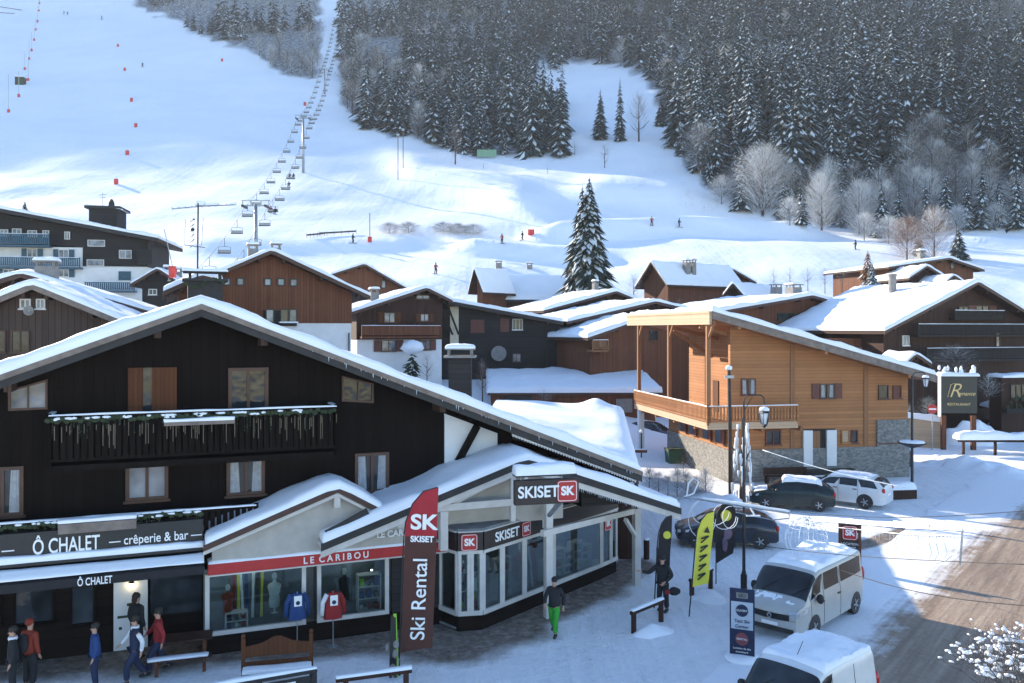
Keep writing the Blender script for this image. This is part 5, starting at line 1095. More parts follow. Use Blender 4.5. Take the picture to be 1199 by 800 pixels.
    q.build('grille_bar', M['metal'], g)
    if sp.get('emblem'):
        q = MB(); ez = sp['emblem']; pts = [(0, .10), (.065, 0), (0, -.10), (-.065, 0)]
        for i in range(4): j = (i + 1) % 4; q.beam((xf + .06, pts[i][0], ez + pts[i][1]), (xf + .06, pts[j][0], ez + pts[j][1]), .028, .028)
        q.build('emblem', M['alu'], root)
    q = MB(); q.grid(lambda u, v: (xf + .02 - .01 * (2 * u - 1) ** 2, (u - .5) * W * .76, lerp(.30, .44, v)), 12, 2); q.build('bumper_intake', M['black'], root, smooth=True)
    q = MB(); q.box(xf + .03, xf + .045, -.26, .26, .47, .57); q.build('number_plate', M['letter'], root); q = MB(); q.box(xb_ - .03, xb_ - .012, -.26, .26, sp.get('pz', .7), sp.get('pz', .7) + .11); q.build('number_plate', M['letter'], root)
    # wheels
    r = sp['r']
    for wx in sp['wx']:
        for s in (1, -1):
            wy = W / 2 - .10; q = MB(); q.lathe([(r * .62, -.09), (r * .92, -.10), (r, -.06), (r, .06), (r * .92, .10), (r * .62, .105)], (wx, s * wy, r), 24, 'y'); wh = q.build('wheel', M['rubber'], root, smooth=True, auto=40)
            q = MB(); q.lathe([(r * .63, .0), (r * .63, .106), (r * .56, .09), (r * .15, .07), (r * .1, .09), (.01, .09)] if s > 0 else [(r * .63, .0), (r * .63, -.106), (r * .56, -.09), (r * .15, -.07), (r * .1, -.09), (.01, -.09)], (wx, s * wy, r), 20, 'y')
            for t in range(5): a_ = 2 * math.pi * t / 5; q.beam((wx, s * (wy + .10), r), (wx + math.cos(a_) * r * .56, s * (wy + .10), r + math.sin(a_) * r * .56), .05, .02, (0, 1, 0))
            q.build('rim', M['alu'], wh, smooth=True, auto=30)
            q = MB(); m_ = 18; R1, R2 = r * 1.02, r * 1.2
            vs = []; sy = S(wx, .33)[0]
            for i in range(m_ + 1): t = math.pi * (-.08 + 1.16 * i / m_); vs += [(wx + R1 * math.cos(t), s * (sy + .012), r + R1 * math.sin(t)), (wx + R2 * math.cos(t), s * (sy + .006), r + R2 * math.sin(t))]
            q.add(vs, [(2 * i, 2 * i + 1, 2 * i + 3, 2 * i + 2) for i in range(m_)]); q.build('wheel_arch', M['black'], root)
            # dark well behind the tyre
            q = MB(); q.lathe([(.01, .0), (R1, .0), (R1, .01), (.01, .01)], (wx, s * (sy + .003) , r), 20, 'y'); q.build('wheel_well', M['black'], root)
    for sxx in sp.get('seams', ()):
        q = MB(); 
        for s in (1, -1): q.tube([(sxx, s * (S(sxx, v / 20)[0] + .003), S(sxx, v / 20)[1]) for v in range(3, 14)], .007, 4)
        q.build('door_seam', M['black'], root)
    q = MB()
    for s in (1, -1):
        for hx in sp.get('handles', ()): q.box(hx - .1, hx + .1, s * (W / 2 - .02), s * (W / 2 + .02), sp['hz'], sp['hz'] + .04)
    q.build('door_handles', M['black'], root)
    # snow lying on top surfaces
    for x0, x1, v0, t, seed in snow:
        b = MB()
        def fn(u, v):
            a = (v - .5) * 2; xx = lerp(x0, x1, u); vv = 1 - abs(a) * (1 - v0); yy_, z = S(xx, vv)
            e = max(0, min(1, min(u, 1 - u) * abs(x1 - x0) / .22, (1 - abs(a)) * W * .5 / .16)); nz_ = MN.noise(Vector((xx * 1.6 + seed, a * 1.4, seed)))
            return (xx, (1 if a > 0 else -1) * yy_, z - .02 + (t * (1 + 1.1 * nz_) + .03 * MN.noise(Vector((xx * 6, a * 6, seed)))) * math.sqrt(1 - (1 - e) ** 2))
        b.grid(fn, 36, 30); b.build('snow_cover', M['snow_roof'], root, smooth=True)
    return root, S
VAN = dict(L=5.0, W=1.95, top=[(-2.5, 1.25), (-2.47, 1.80), (-2.3, 1.93), (1.0, 1.95), (1.25, 1.88), (1.5, 1.72), (1.95, 1.27), (2.05, 1.20), (2.35, 1.06), (2.46, .92), (2.5, .70)], belt=[(-2.5, 1.1), (1.2, 1.12), (2.5, 1.0)], tumble=.085,
  ws=(1.98, 1.30), wv=.66, side=[(1.0, 1.62, -.22), (-.25, .82, 0), (-2.1, -.4, 0)], sv=(.50, .66), hl=(.86, .15), tl=(1.1, .26), mir=1.42, mz=1.18, mh=.15, grille=(.64, .82), emblem=.74, r=.33, wx=(1.55, -1.55), seams=(.9, -.33, 1.75), handles=(1.0, -.2), hz=.98, zb=.26)
vehicle('minibus', 'light grey minibus with windscreen towards us and lumpy snow on its roof', 'van', 9.45, 27.4, math.atan2(-.74, -.70), VAN, M['van_grey'], snow=[(-2.3, 1.15, .74, .13, 3), (1.95, 2.3, .80, .02, 5), (-1.9, -.4, .86, .10, 9)])
KG = dict(L=4.3, W=1.84, top=[(-2.15, 1.2), (-2.12, 1.68), (-1.9, 1.80), (-.6, 1.86), (.3, 1.83), (.55, 1.74), (1.12, 1.26), (1.2, 1.16), (1.8, 1.0), (2.1, .85), (2.15, .65)], belt=[(-2.15, 1.05), (2.15, .95)], tumble=.10,
  ws=(1.15, .52), wv=.67, side=[(.15, .75, -.2)], hl=(.8, .13), tl=(1.0, .2), mir=.75, mz=1.12, grille=(.6, .72), r=.32, wx=(1.35, -1.3), seams=(.08, -.9), handles=(.1,), hz=.95, rw=None)
v2, S2 = vehicle('delivery_van', 'white windowless delivery van cut off by the bottom edge, smooth snow on its roof', 'van', 6.55, 19.45, math.atan2(-.66, -.75), KG, M['car_white'], snow=[(-1.95, .35, .70, .09, 8)])
a = MB(); a.tube([(.15, 0, 1.85), (-.15, 0, 2.15)], .008, 5); a.build('aerial', M['black'], v2)
HB = dict(L=4.2, W=1.8, top=[(-2.1, .85), (-2.06, 1.02), (-1.75, 1.22), (-1.2, 1.43), (-.3, 1.50), (.35, 1.46), (.7, 1.32), (1.15, 1.04), (1.25, .98), (1.8, .86), (2.03, .74), (2.1, .58)], belt=[(-2.1, .8), (-1.2, .95), (1.2, .92), (2.1, .7)], tumble=.2,
  ws=(1.17, .5), wv=.70, rw=(-1.85, -1.3), side=[(-.05, .78, -.35), (-1.25, -.15, .25)], hl=(.66, .10), tl=(.85, .14), mir=.75, mz=1.0, grille=(.48, .6), r=.32, wx=(1.3, -1.3), seams=(-.1, .95, -1.1), handles=(.1, -.95), hz=.86)
vehicle('parked_car', 'dark blue hatchback in clear snow behind the feather flags', 'car', 9.25, 37.0, math.atan2(.10, -.99), HB, M['car_dark'], snow=[(-1.0, .3, .9, .01, 2)])
vehicle('parked_car', 'dark green hatchback with a snow covered roof, parked nose left beside the white estate', 'car', 14.6, 44.6, math.atan2(.28, -.96), HB, M['car_green'], snow=[(-1.5, .5, .72, .12, 4), (1.2, 1.9, .78, .05, 6)])
SU = dict(L=4.6, W=1.86, top=[(-2.3, .9), (-2.26, 1.15), (-2.0, 1.45), (-1.6, 1.58), (-.3, 1.64), (.45, 1.58), (.75, 1.45), (1.25, 1.14), (1.35, 1.08), (1.95, .98), (2.22, .85), (2.3, .62)], belt=[(-2.3, .95), (1.3, 1.02), (2.3, .8)], tumble=.16,
  ws=(1.27, .6), wv=.70, rw=(-2.22, -1.75), side=[(.05, .85, -.3), (-.95, -.05, 0), (-1.85, -1.05, .2)], hl=(.78, .11), tl=(1.0, .13), mir=.85, mz=1.12, grille=(.55, .72), r=.35, wx=(1.4, -1.35), seams=(-.0, -1.0, .95), handles=(.15, -.85), hz=.95)
vehicle('parked_car', 'white estate car seen from behind with snow along its roof', 'car', 17.7, 45.6, math.atan2(.62, -.78), SU, M['car_white'], snow=[(-1.6, .5, .74, .07, 4), (1.4, 2.0, .8, .03, 6)])
vehicle('parked_car', 'dark car with a snow plastered rear window beside the brown garages', 'car', 11.6, 71.5, math.atan2(.2, .97) - .9, HB, M['car_dark'], snow=[(-1.9, -1.4, .72, .05, 4)])
vehicle('parked_car', 'dark car half hidden behind the stone corner of the larch chalet', 'car', 25.9, 58.8, math.atan2(.95, .1), SU, M['car_dark'], snow=[(-1.5, .4, .74, .05, 4)])

# ------------------------------------------------------------------ people
def skin_mesh(nodes, edges, mat, name, parent, sub=1):
    """nodes: {name: (co, radius)}; first is the root"""
    keys = list(nodes); me = bpy.data.meshes.new(name); me.from_pydata([nodes[k][0] for k in keys], [(keys.index(a), keys.index(b)) for a, b in edges], [])
    o = bpy.data.objects.new(name, me); COL.objects.link(o)
    s = o.modifiers.new('skin', 'SKIN'); s.use_smooth_shade = True
    for i, k in enumerate(keys):
        r = nodes[k][1]; me.skin_vertices[0].data[i].radius = (r, r) if not isinstance(r, tuple) else r
    me.skin_vertices[0].data[0].use_root = True
    if sub: u = o.modifiers.new('sub', 'SUBSURF'); u.levels = u.render_levels = sub
    dg = bpy.context.evaluated_depsgraph_get(); m2 = bpy.data.meshes.new_from_object(o.evaluated_get(dg)); bpy.data.objects.remove(o)
    m2.materials.clear(); m2.materials.append(mat); m2.name = name
    ob = bpy.data.objects.new(name, m2); COL.objects.link(ob); ob.parent = parent; return ob
STAND = dict(la=((-.19, 0, 1.40), (-.26, .03, 1.12), (-.24, -.06, .88)), ra=((.19, 0, 1.40), (.26, .03, 1.12), (.24, -.06, .88)), ll=((-.09, 0, .90), (-.11, -.02, .48), (-.11, .02, .08)), rl=((.09, 0, .90), (.11, -.02, .48), (.11, .02, .08)))
WALK = dict(la=((-.19, 0, 1.40), (-.25, -.14, 1.15), (-.2, -.32, 1.02)), ra=((.19, 0, 1.40), (.26, .14, 1.14), (.26, .1, .88)), ll=((-.09, 0, .90), (-.10, .05, .50), (-.10, .30, .14)), rl=((.09, 0, .90), (.10, -.22, .52), (.10, -.22, .08)))
CARRY = dict(la=((-.19, 0, 1.40), (-.42, -.12, 1.18), (-.62, -.22, 1.22)), ra=((.19, 0, 1.40), (.30, .05, 1.15), (.16, -.2, 1.0)), ll=((-.09, 0, .90), (-.12, -.04, .48), (-.13, .06, .08)), rl=((.09, 0, .90), (.12, -.06, .48), (.12, -.02, .08)))
def person(label, x, y, rz, pose, jacket, trousers, hat=None, s=1.0, z=0, lean=0, bag=None, sleeve=None, hair=None, long_hair=False, collar=None, group=None):
    """faces local -y"""
    root = thing('person', label, 'person', (x, y, z), rz, group); root.scale = (s,) * 3; root.rotation_euler = (lean, 0, rz)
    Lp = {k: [Vector(q) for q in v] for k, v in pose.items()}
    toe = {k: Lp[k][2] + Vector((0, -.17, -.035)) for k in ('ll', 'rl')}
    nd = {'pelvis': ((0, .0, .96), (.11, .08)), 'waist': ((0, .01, 1.10), (.10, .07)), 'chest': ((0, .0, 1.30), (.12, .09)), 'neck': ((0, .0, 1.47), .055), 'jaw': ((0, -.02, 1.56), (.065, .075)), 'skull': ((0, .0, 1.66), (.078, .092)), 'top': ((0, .005, 1.735), .04)}
    ed = [('pelvis', 'waist'), ('waist', 'chest'), ('chest', 'neck'), ('neck', 'jaw'), ('jaw', 'skull'), ('skull', 'top')]
    for k in ('la', 'ra'):
        a, b, c = Lp[k]; nd[k + '0'] = (a, .06); nd[k + '1'] = (b, .042); nd[k + '2'] = (c, .028); h = c + (c - b).normalized() * .07; nd[k + '3'] = (h, (.04, .022)); ed += [('chest', k + '0'), (k + '0', k + '1'), (k + '1', k + '2'), (k + '2', k + '3')]
        d = (c - b).normalized(); side = d.cross(Vector((0, 1, 0))); side = side.normalized() if side.length > .1 else Vector((1, 0, 0))
        for f in range(5):   # four fingers and a thumb, slightly curled
            o_ = side * ((f - 1.5) * .02) if f < 4 else side * (-.045); l = (.065, .075, .07, .055, .05)[f]
            p1 = h + o_ + d * .015 if f < 4 else h - d * .04 + side * -.03; p2 = p1 + d * l * .5 + (Vector((0, 0, 0)) if f < 4 else side * -.02); p3 = p2 + d * l * .4 + Vector((0, -.018, -.006)); nd['%sf%da' % (k, f)] = (p2, .010); nd['%sf%db' % (k, f)] = (p3, .008)
            ed += [(k + '3', '%sf%da' % (k, f)), ('%sf%da' % (k, f), '%sf%db' % (k, f))]
    for k in ('ll', 'rl'):
        a, b, c = Lp[k]; nd[k + '0'] = (a, .085); nd[k + '1'] = (b, .06); nd[k + '2'] = (c, .042); nd[k + '3'] = (toe[k], (.045, .03)); ed += [('pelvis', k + '0'), (k + '0', k + '1'), (k + '1', k + '2'), (k + '2', k + '3')]
    body = skin_mesh(nd, ed, M['skin'], 'body', root)
    nd = {'pelvis': ((0, .01, .84), (.19, .15)), 'hip': ((0, .01, .96), (.20, .155)), 'waist': ((0, .01, 1.10), (.19, .15)), 'chest': ((0, .0, 1.30), (.215, .165)), 'neck': ((0, .0, 1.44), .09), 'col': ((0, 0, 1.50), .085)}
    ed = [('pelvis', 'hip'), ('hip', 'waist'), ('waist', 'chest'), ('chest', 'neck'), ('neck', 'col')]
    nd2 = {}
    for k in ('la', 'ra'):
        a, b, c = Lp[k]; nd[k + '0'] = (a, .088)
        if sleeve: nd[k + '1'] = (a.lerp(b, .2), .07); ed += [('chest', k + '0'), (k + '0', k + '1')]
        else: nd[k + '1'] = (b, .068); nd[k + '2'] = (c, .05); ed += [('chest', k + '0'), (k + '0', k + '1'), (k + '1', k + '2')]
        if sleeve:
            sk_ = skin_mesh({'a': (a.lerp(b, .12), .078), 'b': (b, .068), 'c': (c, .05)}, [('a', 'b'), ('b', 'c')], sleeve, 'sleeve', root)
    jk = skin_mesh(nd, ed, jacket, 'jacket', root)
    nd = {'pelvis': ((0, .01, 1.0), (.17, .14))}; ed = []
    for k in ('ll', 'rl'): a, b, c = Lp[k]; nd[k + '0'] = (a + Vector((0, 0, -.06)), .112); nd[k + '1'] = (b, .09); nd[k + '2'] = (c + Vector((0, 0, .05)), .082); ed += [('pelvis', k + '0'), (k + '0', k + '1'), (k + '1', k + '2')]
    skin_mesh(nd, ed, trousers, 'trousers', root)
    for k in ('ll', 'rl'): c = Lp[k][2]; skin_mesh({'a': (c + Vector((0, .02, .08)), .07), 'b': (c + Vector((0, .01, -.02)), .065), 'c': (toe[k] + Vector((0, -.03, .01)), (.055, .045))}, [('a', 'b'), ('b', 'c')], M['black'], 'boot', root)
    b = MB(); b.blob((0, .018, 1.685), (.098, .112, .10), 5, 12, .12)
    if long_hair: b.blob((0, .07, 1.60), (.09, .06, .13), 3, 10, .15)
    b.build('hat' if hat else 'hair', hat or hair or M['hair'], root, smooth=True)
    b = MB(); b.blob((0, -.095, 1.60), (.014, .02, .02), 1, 6, 0); b.build('nose', M['skin'], body, smooth=True)
    b = MB(); [b.blob((s_ * .03, -.083, 1.635), (.012, .008, .008), 1, 6, 0) for s_ in (-1, 1)]; b.build('eyes', M['hair'], body); b = MB(); b.blob((0, -.088, 1.565), (.025, .006, .006), 1, 6, 0); b.build('mouth', M['c_red'], body)
    b = MB(); [b.blob((s_ * .082, .005, 1.625), (.012, .02, .03), 1, 6, 0) for s_ in (-1, 1)]; b.build('ears', M['skin'], body, smooth=True)
    if collar: b = MB(); b.lathe([(.10, 1.42), (.115, 1.46), (.10, 1.52), (.085, 1.5)], n=12); b.build('collar', collar, root, smooth=True)
    if bag: b = MB(); b.blob((0, .2, 1.2), (.16, .11, .25), 4, 12, .1); b.build('rucksack', bag, root, smooth=True)
    return root
def gp_(px, py): p = G(px, py); return p.x, p.y
x, y = gp_(649, 744); person('person in black jacket and bright green trousers walking past the white post', x, y, R(-18), WALK, M['c_black'], M['c_green'], hat=M['c_black'])
x, y = gp_(777, 716); person('person in black leaning forward behind the snowy log rail holding a dark bag', x, y, R(-35), CARRY, M['c_black'], M['c_black'], hat=M['c_black'], s=1.06, lean=R(3))
b_ = thing('hand_bag', 'dark round bag with a red dot held by the person in black', 'bag', (x + .32, y - .2, .72), 0); a = MB(); a.blob((0, 0, 0), (.2, .1, .14), 3, 12, .15); a.build('pouch', M['c_black'], b_, smooth=True); a = MB(); a.blob((-.24, -.08, .0), (.09, .03, .08), 3, 10, .05); a.build('red_patch', M['c_red'], b_)
x, y = gp_(158, 800); person('person in dark waistcoat with white sleeves walking below the menu door', x, y, R(-55), WALK, M['c_navy'], M['c_navy'], hat=None, sleeve=M['c_white'], s=1.0, collar=M['c_white'])
x, y = gp_(177, 797); person('person in red jacket and blue trousers striding just behind the white sleeved walker', x, y + .45, R(-70), WALK, M['c_red'], M['c_navy'], s=1.0)
x, y = gp_(160, 771); person('tall person with dark hair in black standing before the white menu door', x, y, R(150), STAND, M['c_black'], M['c_black'], s=1.05, long_hair=True)
x, y = gp_(111, 806); person('person in plain blue jacket looking left under the awning', x, y, R(-60), STAND, M['c_blue'], M['c_navy'], s=.96)
x, y = gp_(15, 815); person('person in dark coat with a pale scarf at the bottom left corner', x, y, R(-60), STAND, M['c_black'], M['c_black'], collar=M['c_white'])
x, y = gp_(35, 806); person('person in dark jacket with bright orange hood and orange pocket at bottom left', x, y, R(160), STAND, M['c_orange'], M['c_black'], hat=M['c_orange'], s=1.02, bag=M['c_black'])

# ------------------------------------------------------------------ street things in front
def strip_text(fr_obj, body, mat, x, z, size, y=-.02, sx=1, rot=0, bold=0, parent=None): return text(body, size, mat, parent or fr_obj, (x, y, z), rot=(R(90), R(rot), 0), sx=sx, bold=bold, depth=.003)
# feather flags
def feather(label, x, y, rz, h, w_, cloth, pole_col=None, tilt=0, lower=None, split=.55, z0=.35, shape='feather'):
    t = thing('feather_flag', label, 'flag', (x, y, 0), rz); t.rotation_euler = (0, tilt, rz)
    a = MB(); pts = []
    for i in range(15):
        k = i / 14; pts.append((-.03 + (.0 if k < .75 else (w_ * 1.0) * ((k - .75) / .25) ** 1.7), 0, h * (k if k < .75 else .75 + .25 * math.sin((k - .75) / .25 * math.pi / 2))))
    a.tube(pts, [.022] * 10 + [.018] * 5, 6); a.build('pole', M['black'], t)
    def edge(k):  # left edge follows the pole
        z = z0 + (h - z0) * k; kk = z / h
        xl = 0 if kk < .75 else w_ * max(0, 1 - math.sqrt(max(0, 1 - ((kk - .75) / .25) ** 2)))
        return xl, z
    def fn(a0, a1, off=0):
        def f(u, v):
            k = lerp(a0, a1, v); xl, z = edge(k); wob = .03 * math.sin(k * 11 + u * 3) * u; low = .12 * (1 - u) * max(0, 1 - k * 6)
            return (lerp(xl, w_, u), wob, z - low * 0 + (.16 * u * max(0, 1 - k * 5)))
        return f
    if lower:
        a = MB(); a.grid(fn(0, split), 8, 20); a.build('lower_cloth', lower, t, smooth=True); a = MB(); a.grid(fn(split, .998), 8, 20); a.build('upper_cloth', cloth, t, smooth=True)
    else: a = MB(); a.grid(fn(0, .998), 8, 30); a.build('cloth', cloth, t, smooth=True)
    a = MB(); a.box(-.35, .25, -.04, .04, .0, .03).box(-.04, .04, -.3, .3, .0, .03).tube([(-.03, 0, 0), (-.03, 0, .3)], .035, 8); a.build('base', M['metal'], t) if z0 < .6 else None; return t
x, y = gp_(468, 786)
f1 = feather('tall red and brown feather flag lettered for ski hire beside the sports shop', x, y, R(4), 5.02, .86, M['flag_red'], tilt=R(2.2), lower=M['flag_brown'], split=.70, z0=.5)
text('SK', .56, M['letter'], f1, (.50, -.05, 4.05), sx=1.15, bold=.018, depth=.003); text('SKISET', .22, M['letter'], f1, (.47, -.05, 3.60), sx=.98, bold=.008, depth=.003); text('Ski Rental', .55, M['letter'], f1, (.46, -.05, 1.98), rot=(R(90), R(-90), 0), sx=1.02, bold=.004, depth=.003)
x, y = gp_(808, 722)
f2 = feather('slim yellow feather flag with black lettering by the short log rail', x, y, R(2), 3.45, .5, M['yellow'], tilt=R(5), z0=.95)
for i, ch in enumerate('▲'): 
    a = MB(); a.prism([(-.1, 0), (.1, 0), (0, .2)], -.034, -.03); o = a.build('mark', M['black'], f2); o.location = (.3, -.01, 2.75)
text('PLANET', .26, M['black'], f2, (.25, -.06, 2.0), rot=(R(90), R(-90), 0), sx=1.15, bold=.006, depth=.002) if False else None
for i in range(5):
    a = MB(); z = 2.55 - i * .3; a.beam((.13, -.06, z), (.36, -.06, z + .1), .03, .05); a.beam((.13, -.06, z - .14), (.36, -.06, z + .1), .03, .04); a.build('mark', M['black'], f2)
x, y = gp_(767, 712)
f3 = feather('narrow black feather flag with a yellow spot behind the person in black', x, y, R(2), 3.1, .42, M['flag_black'], tilt=R(3), z0=.8)
a = MB(); a.lathe([(.13, -.01), (.13, .01), (.01, .012)], (.27, -.03, 2.45), 20, 'y'); a.build('yellow_spot', M['yellow'], f3)
x, y = gp_(839, 684)
f4 = thing('teardrop_flag', 'black teardrop flag with yellow roundel and mauve print near the parked hatchback', 'flag', (x, y, 0), R(4)); a = MB(); a.tube([(-.02, 0, 0), (-.02, 0, .8), (-.02, 0, 2.0), (.02, 0, 2.6), (.25, 0, 2.98), (.55, 0, 2.9), (.72, 0, 2.55)], .02, 6); a.build('pole', M['black'], f4)
a = MB(); a.grid(lambda u, v: (lerp(.0 + (.35 * max(0, v - .82) / .18) ** 2 * 2.2, (.62 + .12 * math.sin(v * 2.6)) * (1 if v < .85 else math.sqrt(max(0, 1 - ((v - .85) / .15) ** 2)) * .75 + .25), u), .03 * math.sin(v * 8 + u * 2), lerp(.75 + .35 * u, 2.95, v)), 10, 30); a.build('cloth', M['flag_black'], f4, smooth=True)
a = MB(); a.lathe([(.2, -.01), (.2, .01), (.01, .012)], (.34, -.045, 2.5), 24, 'y'); a.build('yellow_roundel', M['yellow'], f4)
a = MB(); a.blob((.42, -.035, 1.85), (.16, .012, .2), 4, 12, .4); a.blob((.3, -.04, 1.45), (.1, .012, .28), 7, 12, .5); a.build('mauve_print', M['purple'], f4)
# log rails
def lograil(label, p, q, h=.62):
    c = ((p[0] + q[0]) / 2, (p[1] + q[1]) / 2); t = thing('log_rail', label, 'rail', (*c, 0), math.atan2(q[1] - p[1], q[0] - p[0])); L = math.hypot(q[0] - p[0], q[1] - p[1]) / 2
    a = MB(); a.tube([(-L - .12, 0, h), (L + .12, 0, h)], .07, 10); a.build('rail', M['brown_dark'], t, smooth=True, auto=40)
    for s in (-1, 1): a = MB(); a.tube([(s * L, 0, -.05), (s * L, 0, h - .03)], .085, 10); a.build('post', M['brown_dark'], t, smooth=True, auto=40)
    a = MB(); a.snow([(-L - .1, -.06, h + .05), (L + .1, -.06, h + .05)], (0, .12, 0), .07, 2, .2, .01); a.build('snow_cap', M['snow_roof'], t, smooth=True); return t
lograil('snow topped log rail in front of the person in black', gp_(742, 741), gp_(774, 727)); lograil('short snow topped log rail beneath the yellow feather flag', gp_(810, 700), gp_(832, 688))
for px, py, l in ((757, 648, 'left stubby wooden bollard in the sunlit strip behind the white corner post'), (772, 658, 'right stubby wooden bollard in the sunlit strip behind the white corner post')):
    x, y = gp_(px, py + 6); t = thing('bollard', l, 'bollard', (x, y, 0)); a = MB(); a.tube([(0, 0, -.05), (0, 0, .75)], .12, 10); a.build('post', M['brown_dark'], t, smooth=True, auto=40); a = MB(); a.blob((0, 0, .78), (.13, .13, .07), 3, 10, .1); a.build('snow_cap', M['snow_roof'], t, smooth=True)
# information sign
x, y = gp_(869, 772); ig = thing('information_board', 'tall navy and pale blue information board on a round snowy foot', 'sign', (x, y, 0), R(-22)); a = MB(); a.box(-.34, .34, -.03, .03, .12, 1.98); a.build('frame', M['c_navy'], ig, bevel=.01)
a = MB(); a.box(-.3, .3, -.04, -.032, .85, 1.62); a.build('pale_panel', plain('pale_blue_panel', (.42, .47, .55), .5, var=.05), ig)
a = MB(); a.lathe([(.17, -.01), (.17, .01), (.01, .012)], (0, -.045, 1.38), 24, 'y'); a.build('dark_roundel', M['c_navy'], ig); a = MB(); a.lathe([(.18, -.01), (.18, .01), (.01, .012)], (0, -.04, .58), 24, 'y'); a.build('red_roundel', plain('dull_red', (.2, .05, .06), .6), ig)
a = MB(); a.box(-.16, .16, -.04, -.032, 1.72, 1.88); a.build('top_label', M['concrete'], ig); 
for s_, z, sz, mt in (('SKI', 1.8, .15, M['c_navy']), ('Test Ski', 1.08, .13, M['c_navy']), ('Center', .93, .13, M['c_navy']), ('OUVERT', 1.38, .08, M['letter']), ('RENTAL', .58, .08, M['letter']), ('Location de skis', .32, .075, M['letter']), ('snowboard', .22, .075, M['letter'])): text(s_, sz, mt, ig, (0, -.06, z), depth=.003)
a = MB(); a.lathe([(.48, 0), (.5, .04), (.42, .12), (.02, .14)], (.0, .0, 0), 20); a.build('foot', M['snow_roof'], ig, smooth=True)
# ski shop panel behind the minibus
x, y = G(995, 668)[:2]; ps = thing('panel_sign', 'brown framed panel sign with a red square logo behind the minibus', 'sign', (x, y, 0), R(-20)); 
for s in (-1, 1): a = MB(); a.box(s * .36 - .05, s * .36 + .05, -.05, .05, -.05, 1.95); a.build('post', M['brown_wood'], ps)
a = MB(); a.box(-.31, .31, -.02, .03, .35, 1.85); a.build('panel', M['sign_brown'], ps); logo(ps, None, 0, -.035, 1.45, .58, (R(90), 0, 0)); text('LOCATION', .12, M['letter'], ps, (0, -.035, 1.02), depth=.003); text('SKI SHOP', .1, M['letter'], ps, (0, -.035, .88), depth=.003)
# street lamps
def lantern(root, x, y, z, s=1.0):
    a = MB(); a.lathe([(.03, .42), (.06, .36), (.20, .26), (.22, .22), (.05, .24)], (x, y, z), 6); a.lathe([(.10, -.20), (.12, -.24), (.04, -.3), (.01, -.34)], (x, y, z), 6)
    for k in range(6): t = k * math.pi / 3; a.beam((x + .11 * math.cos(t), y + .11 * math.sin(t), z - .2), (x + .2 * math.cos(t), y + .2 * math.sin(t), z + .23), .02, .02)
    l = a.build('lantern', M['metal'], root); a = MB(); a.lathe([(.09, -.19), (.18, .2)], (x, y, z), 6); a.build('lantern_glass', plain('milky_glass', (.55, .56, .58), .3, bs=0), l)
    a = MB(); a.blob((x, y, z + .33), (.19, .19, .1), 4, 10, .15); a.build('snow_cap', M['snow_roof'], l, smooth=True)
x, y = gp_(871, 690); sl_ = thing('street_lamp', 'tall dark street lamp with curled arm and hanging lantern before the larch chalet', 'street lamp', (x, y, 0))
zt = 9.3 - (470 - CY) / F * y; a = MB(); a.lathe([(.12, 0), (.12, .5), (.09, .55), (.06, .7), (.048, 3), (.032, zt)], n=10); a.build('pole', M['metal'], sl_, smooth=True, auto=40)
dx = (895 - 871) / F * y; a = MB(); a.tube([(0, 0, zt - .1), (.02, 0, zt + .1), (.12, 0, zt + .22), (dx - .12, 0, zt + .22), (dx - .02, 0, zt + .12), (dx, 0, zt - .12)], .025, 6); a.tube([(0, 0, zt - .35), (.15, 0, zt - .1), (.3, 0, zt + .15)], .016, 5); a.build('arm', M['metal'], sl_)
lantern(sl_, dx, 0, zt - .62, 1.0)
x, y = gp_(856, 584); up = thing('utility_pole', 'rough dark utility pole beside the ice draped trunk', 'pole', (x, y, 0)); a = MB(); a.tube([(-.02, 0, 0), (-.05, 0, 3.4), (-.12, 0, 7.1)], [.13, .11, .09], 10); a.build('pole', M['bark'], up, smooth=True); a = MB(); a.blob((-.12, 0, 7.15), (.2, .2, .14), 3, 8, .2); a.build('snow_cap', M['snow_roof'], up, smooth=True); a = MB(); a.box(-.4, .1, -.25, -.15, 6.6, 6.75); a.build('bracket', M['steel'], up)
x, y = gp_(1068, 583); s2_ = thing('street_lamp', 'dark lamp post with a snow filled bowl at the right corner of the larch chalet', 'street lamp', (x, y, 0)); zt = 9.3 - (440 - CY) / F * y
a = MB(); a.lathe([(.16, 0), (.14, .8), (.08, .9), (.06, zt)], n=10); a.build('pole', M['metal'], s2_, smooth=True, auto=40); zb2 = 9.3 - (520 - CY) / F * y
a = MB(); a.lathe([(.08, -.22), (.4, -.12), (.72, .03), (.74, .08), (.6, .1), (.05, .1)], (0, 0, zb2), 20); a.build('bowl', M['metal'], s2_, smooth=True, auto=40); a = MB(); a.lathe([(.68, .08), (.6, .17), (.3, .2), (.01, .21)], (0, 0, zb2), 16); a.build('snow_fill', M['snow_roof'], s2_, smooth=True)
a = MB(); a.tube([(0, 0, zt - .1), (.1, 0, zt + .15), (.6, 0, zt + .2), (.75, 0, zt)], .03, 6); a.build('arm', M['metal'], s2_); lantern(s2_, .75, 0, zt - .4)
x, y = G(751, 540)[:2]; sp_ = thing('way_post', 'small snow capped post with a short sign board beside the hedge', 'sign post', (x, y, 0)); zt = 9.3 - (505 - CY) / F * y
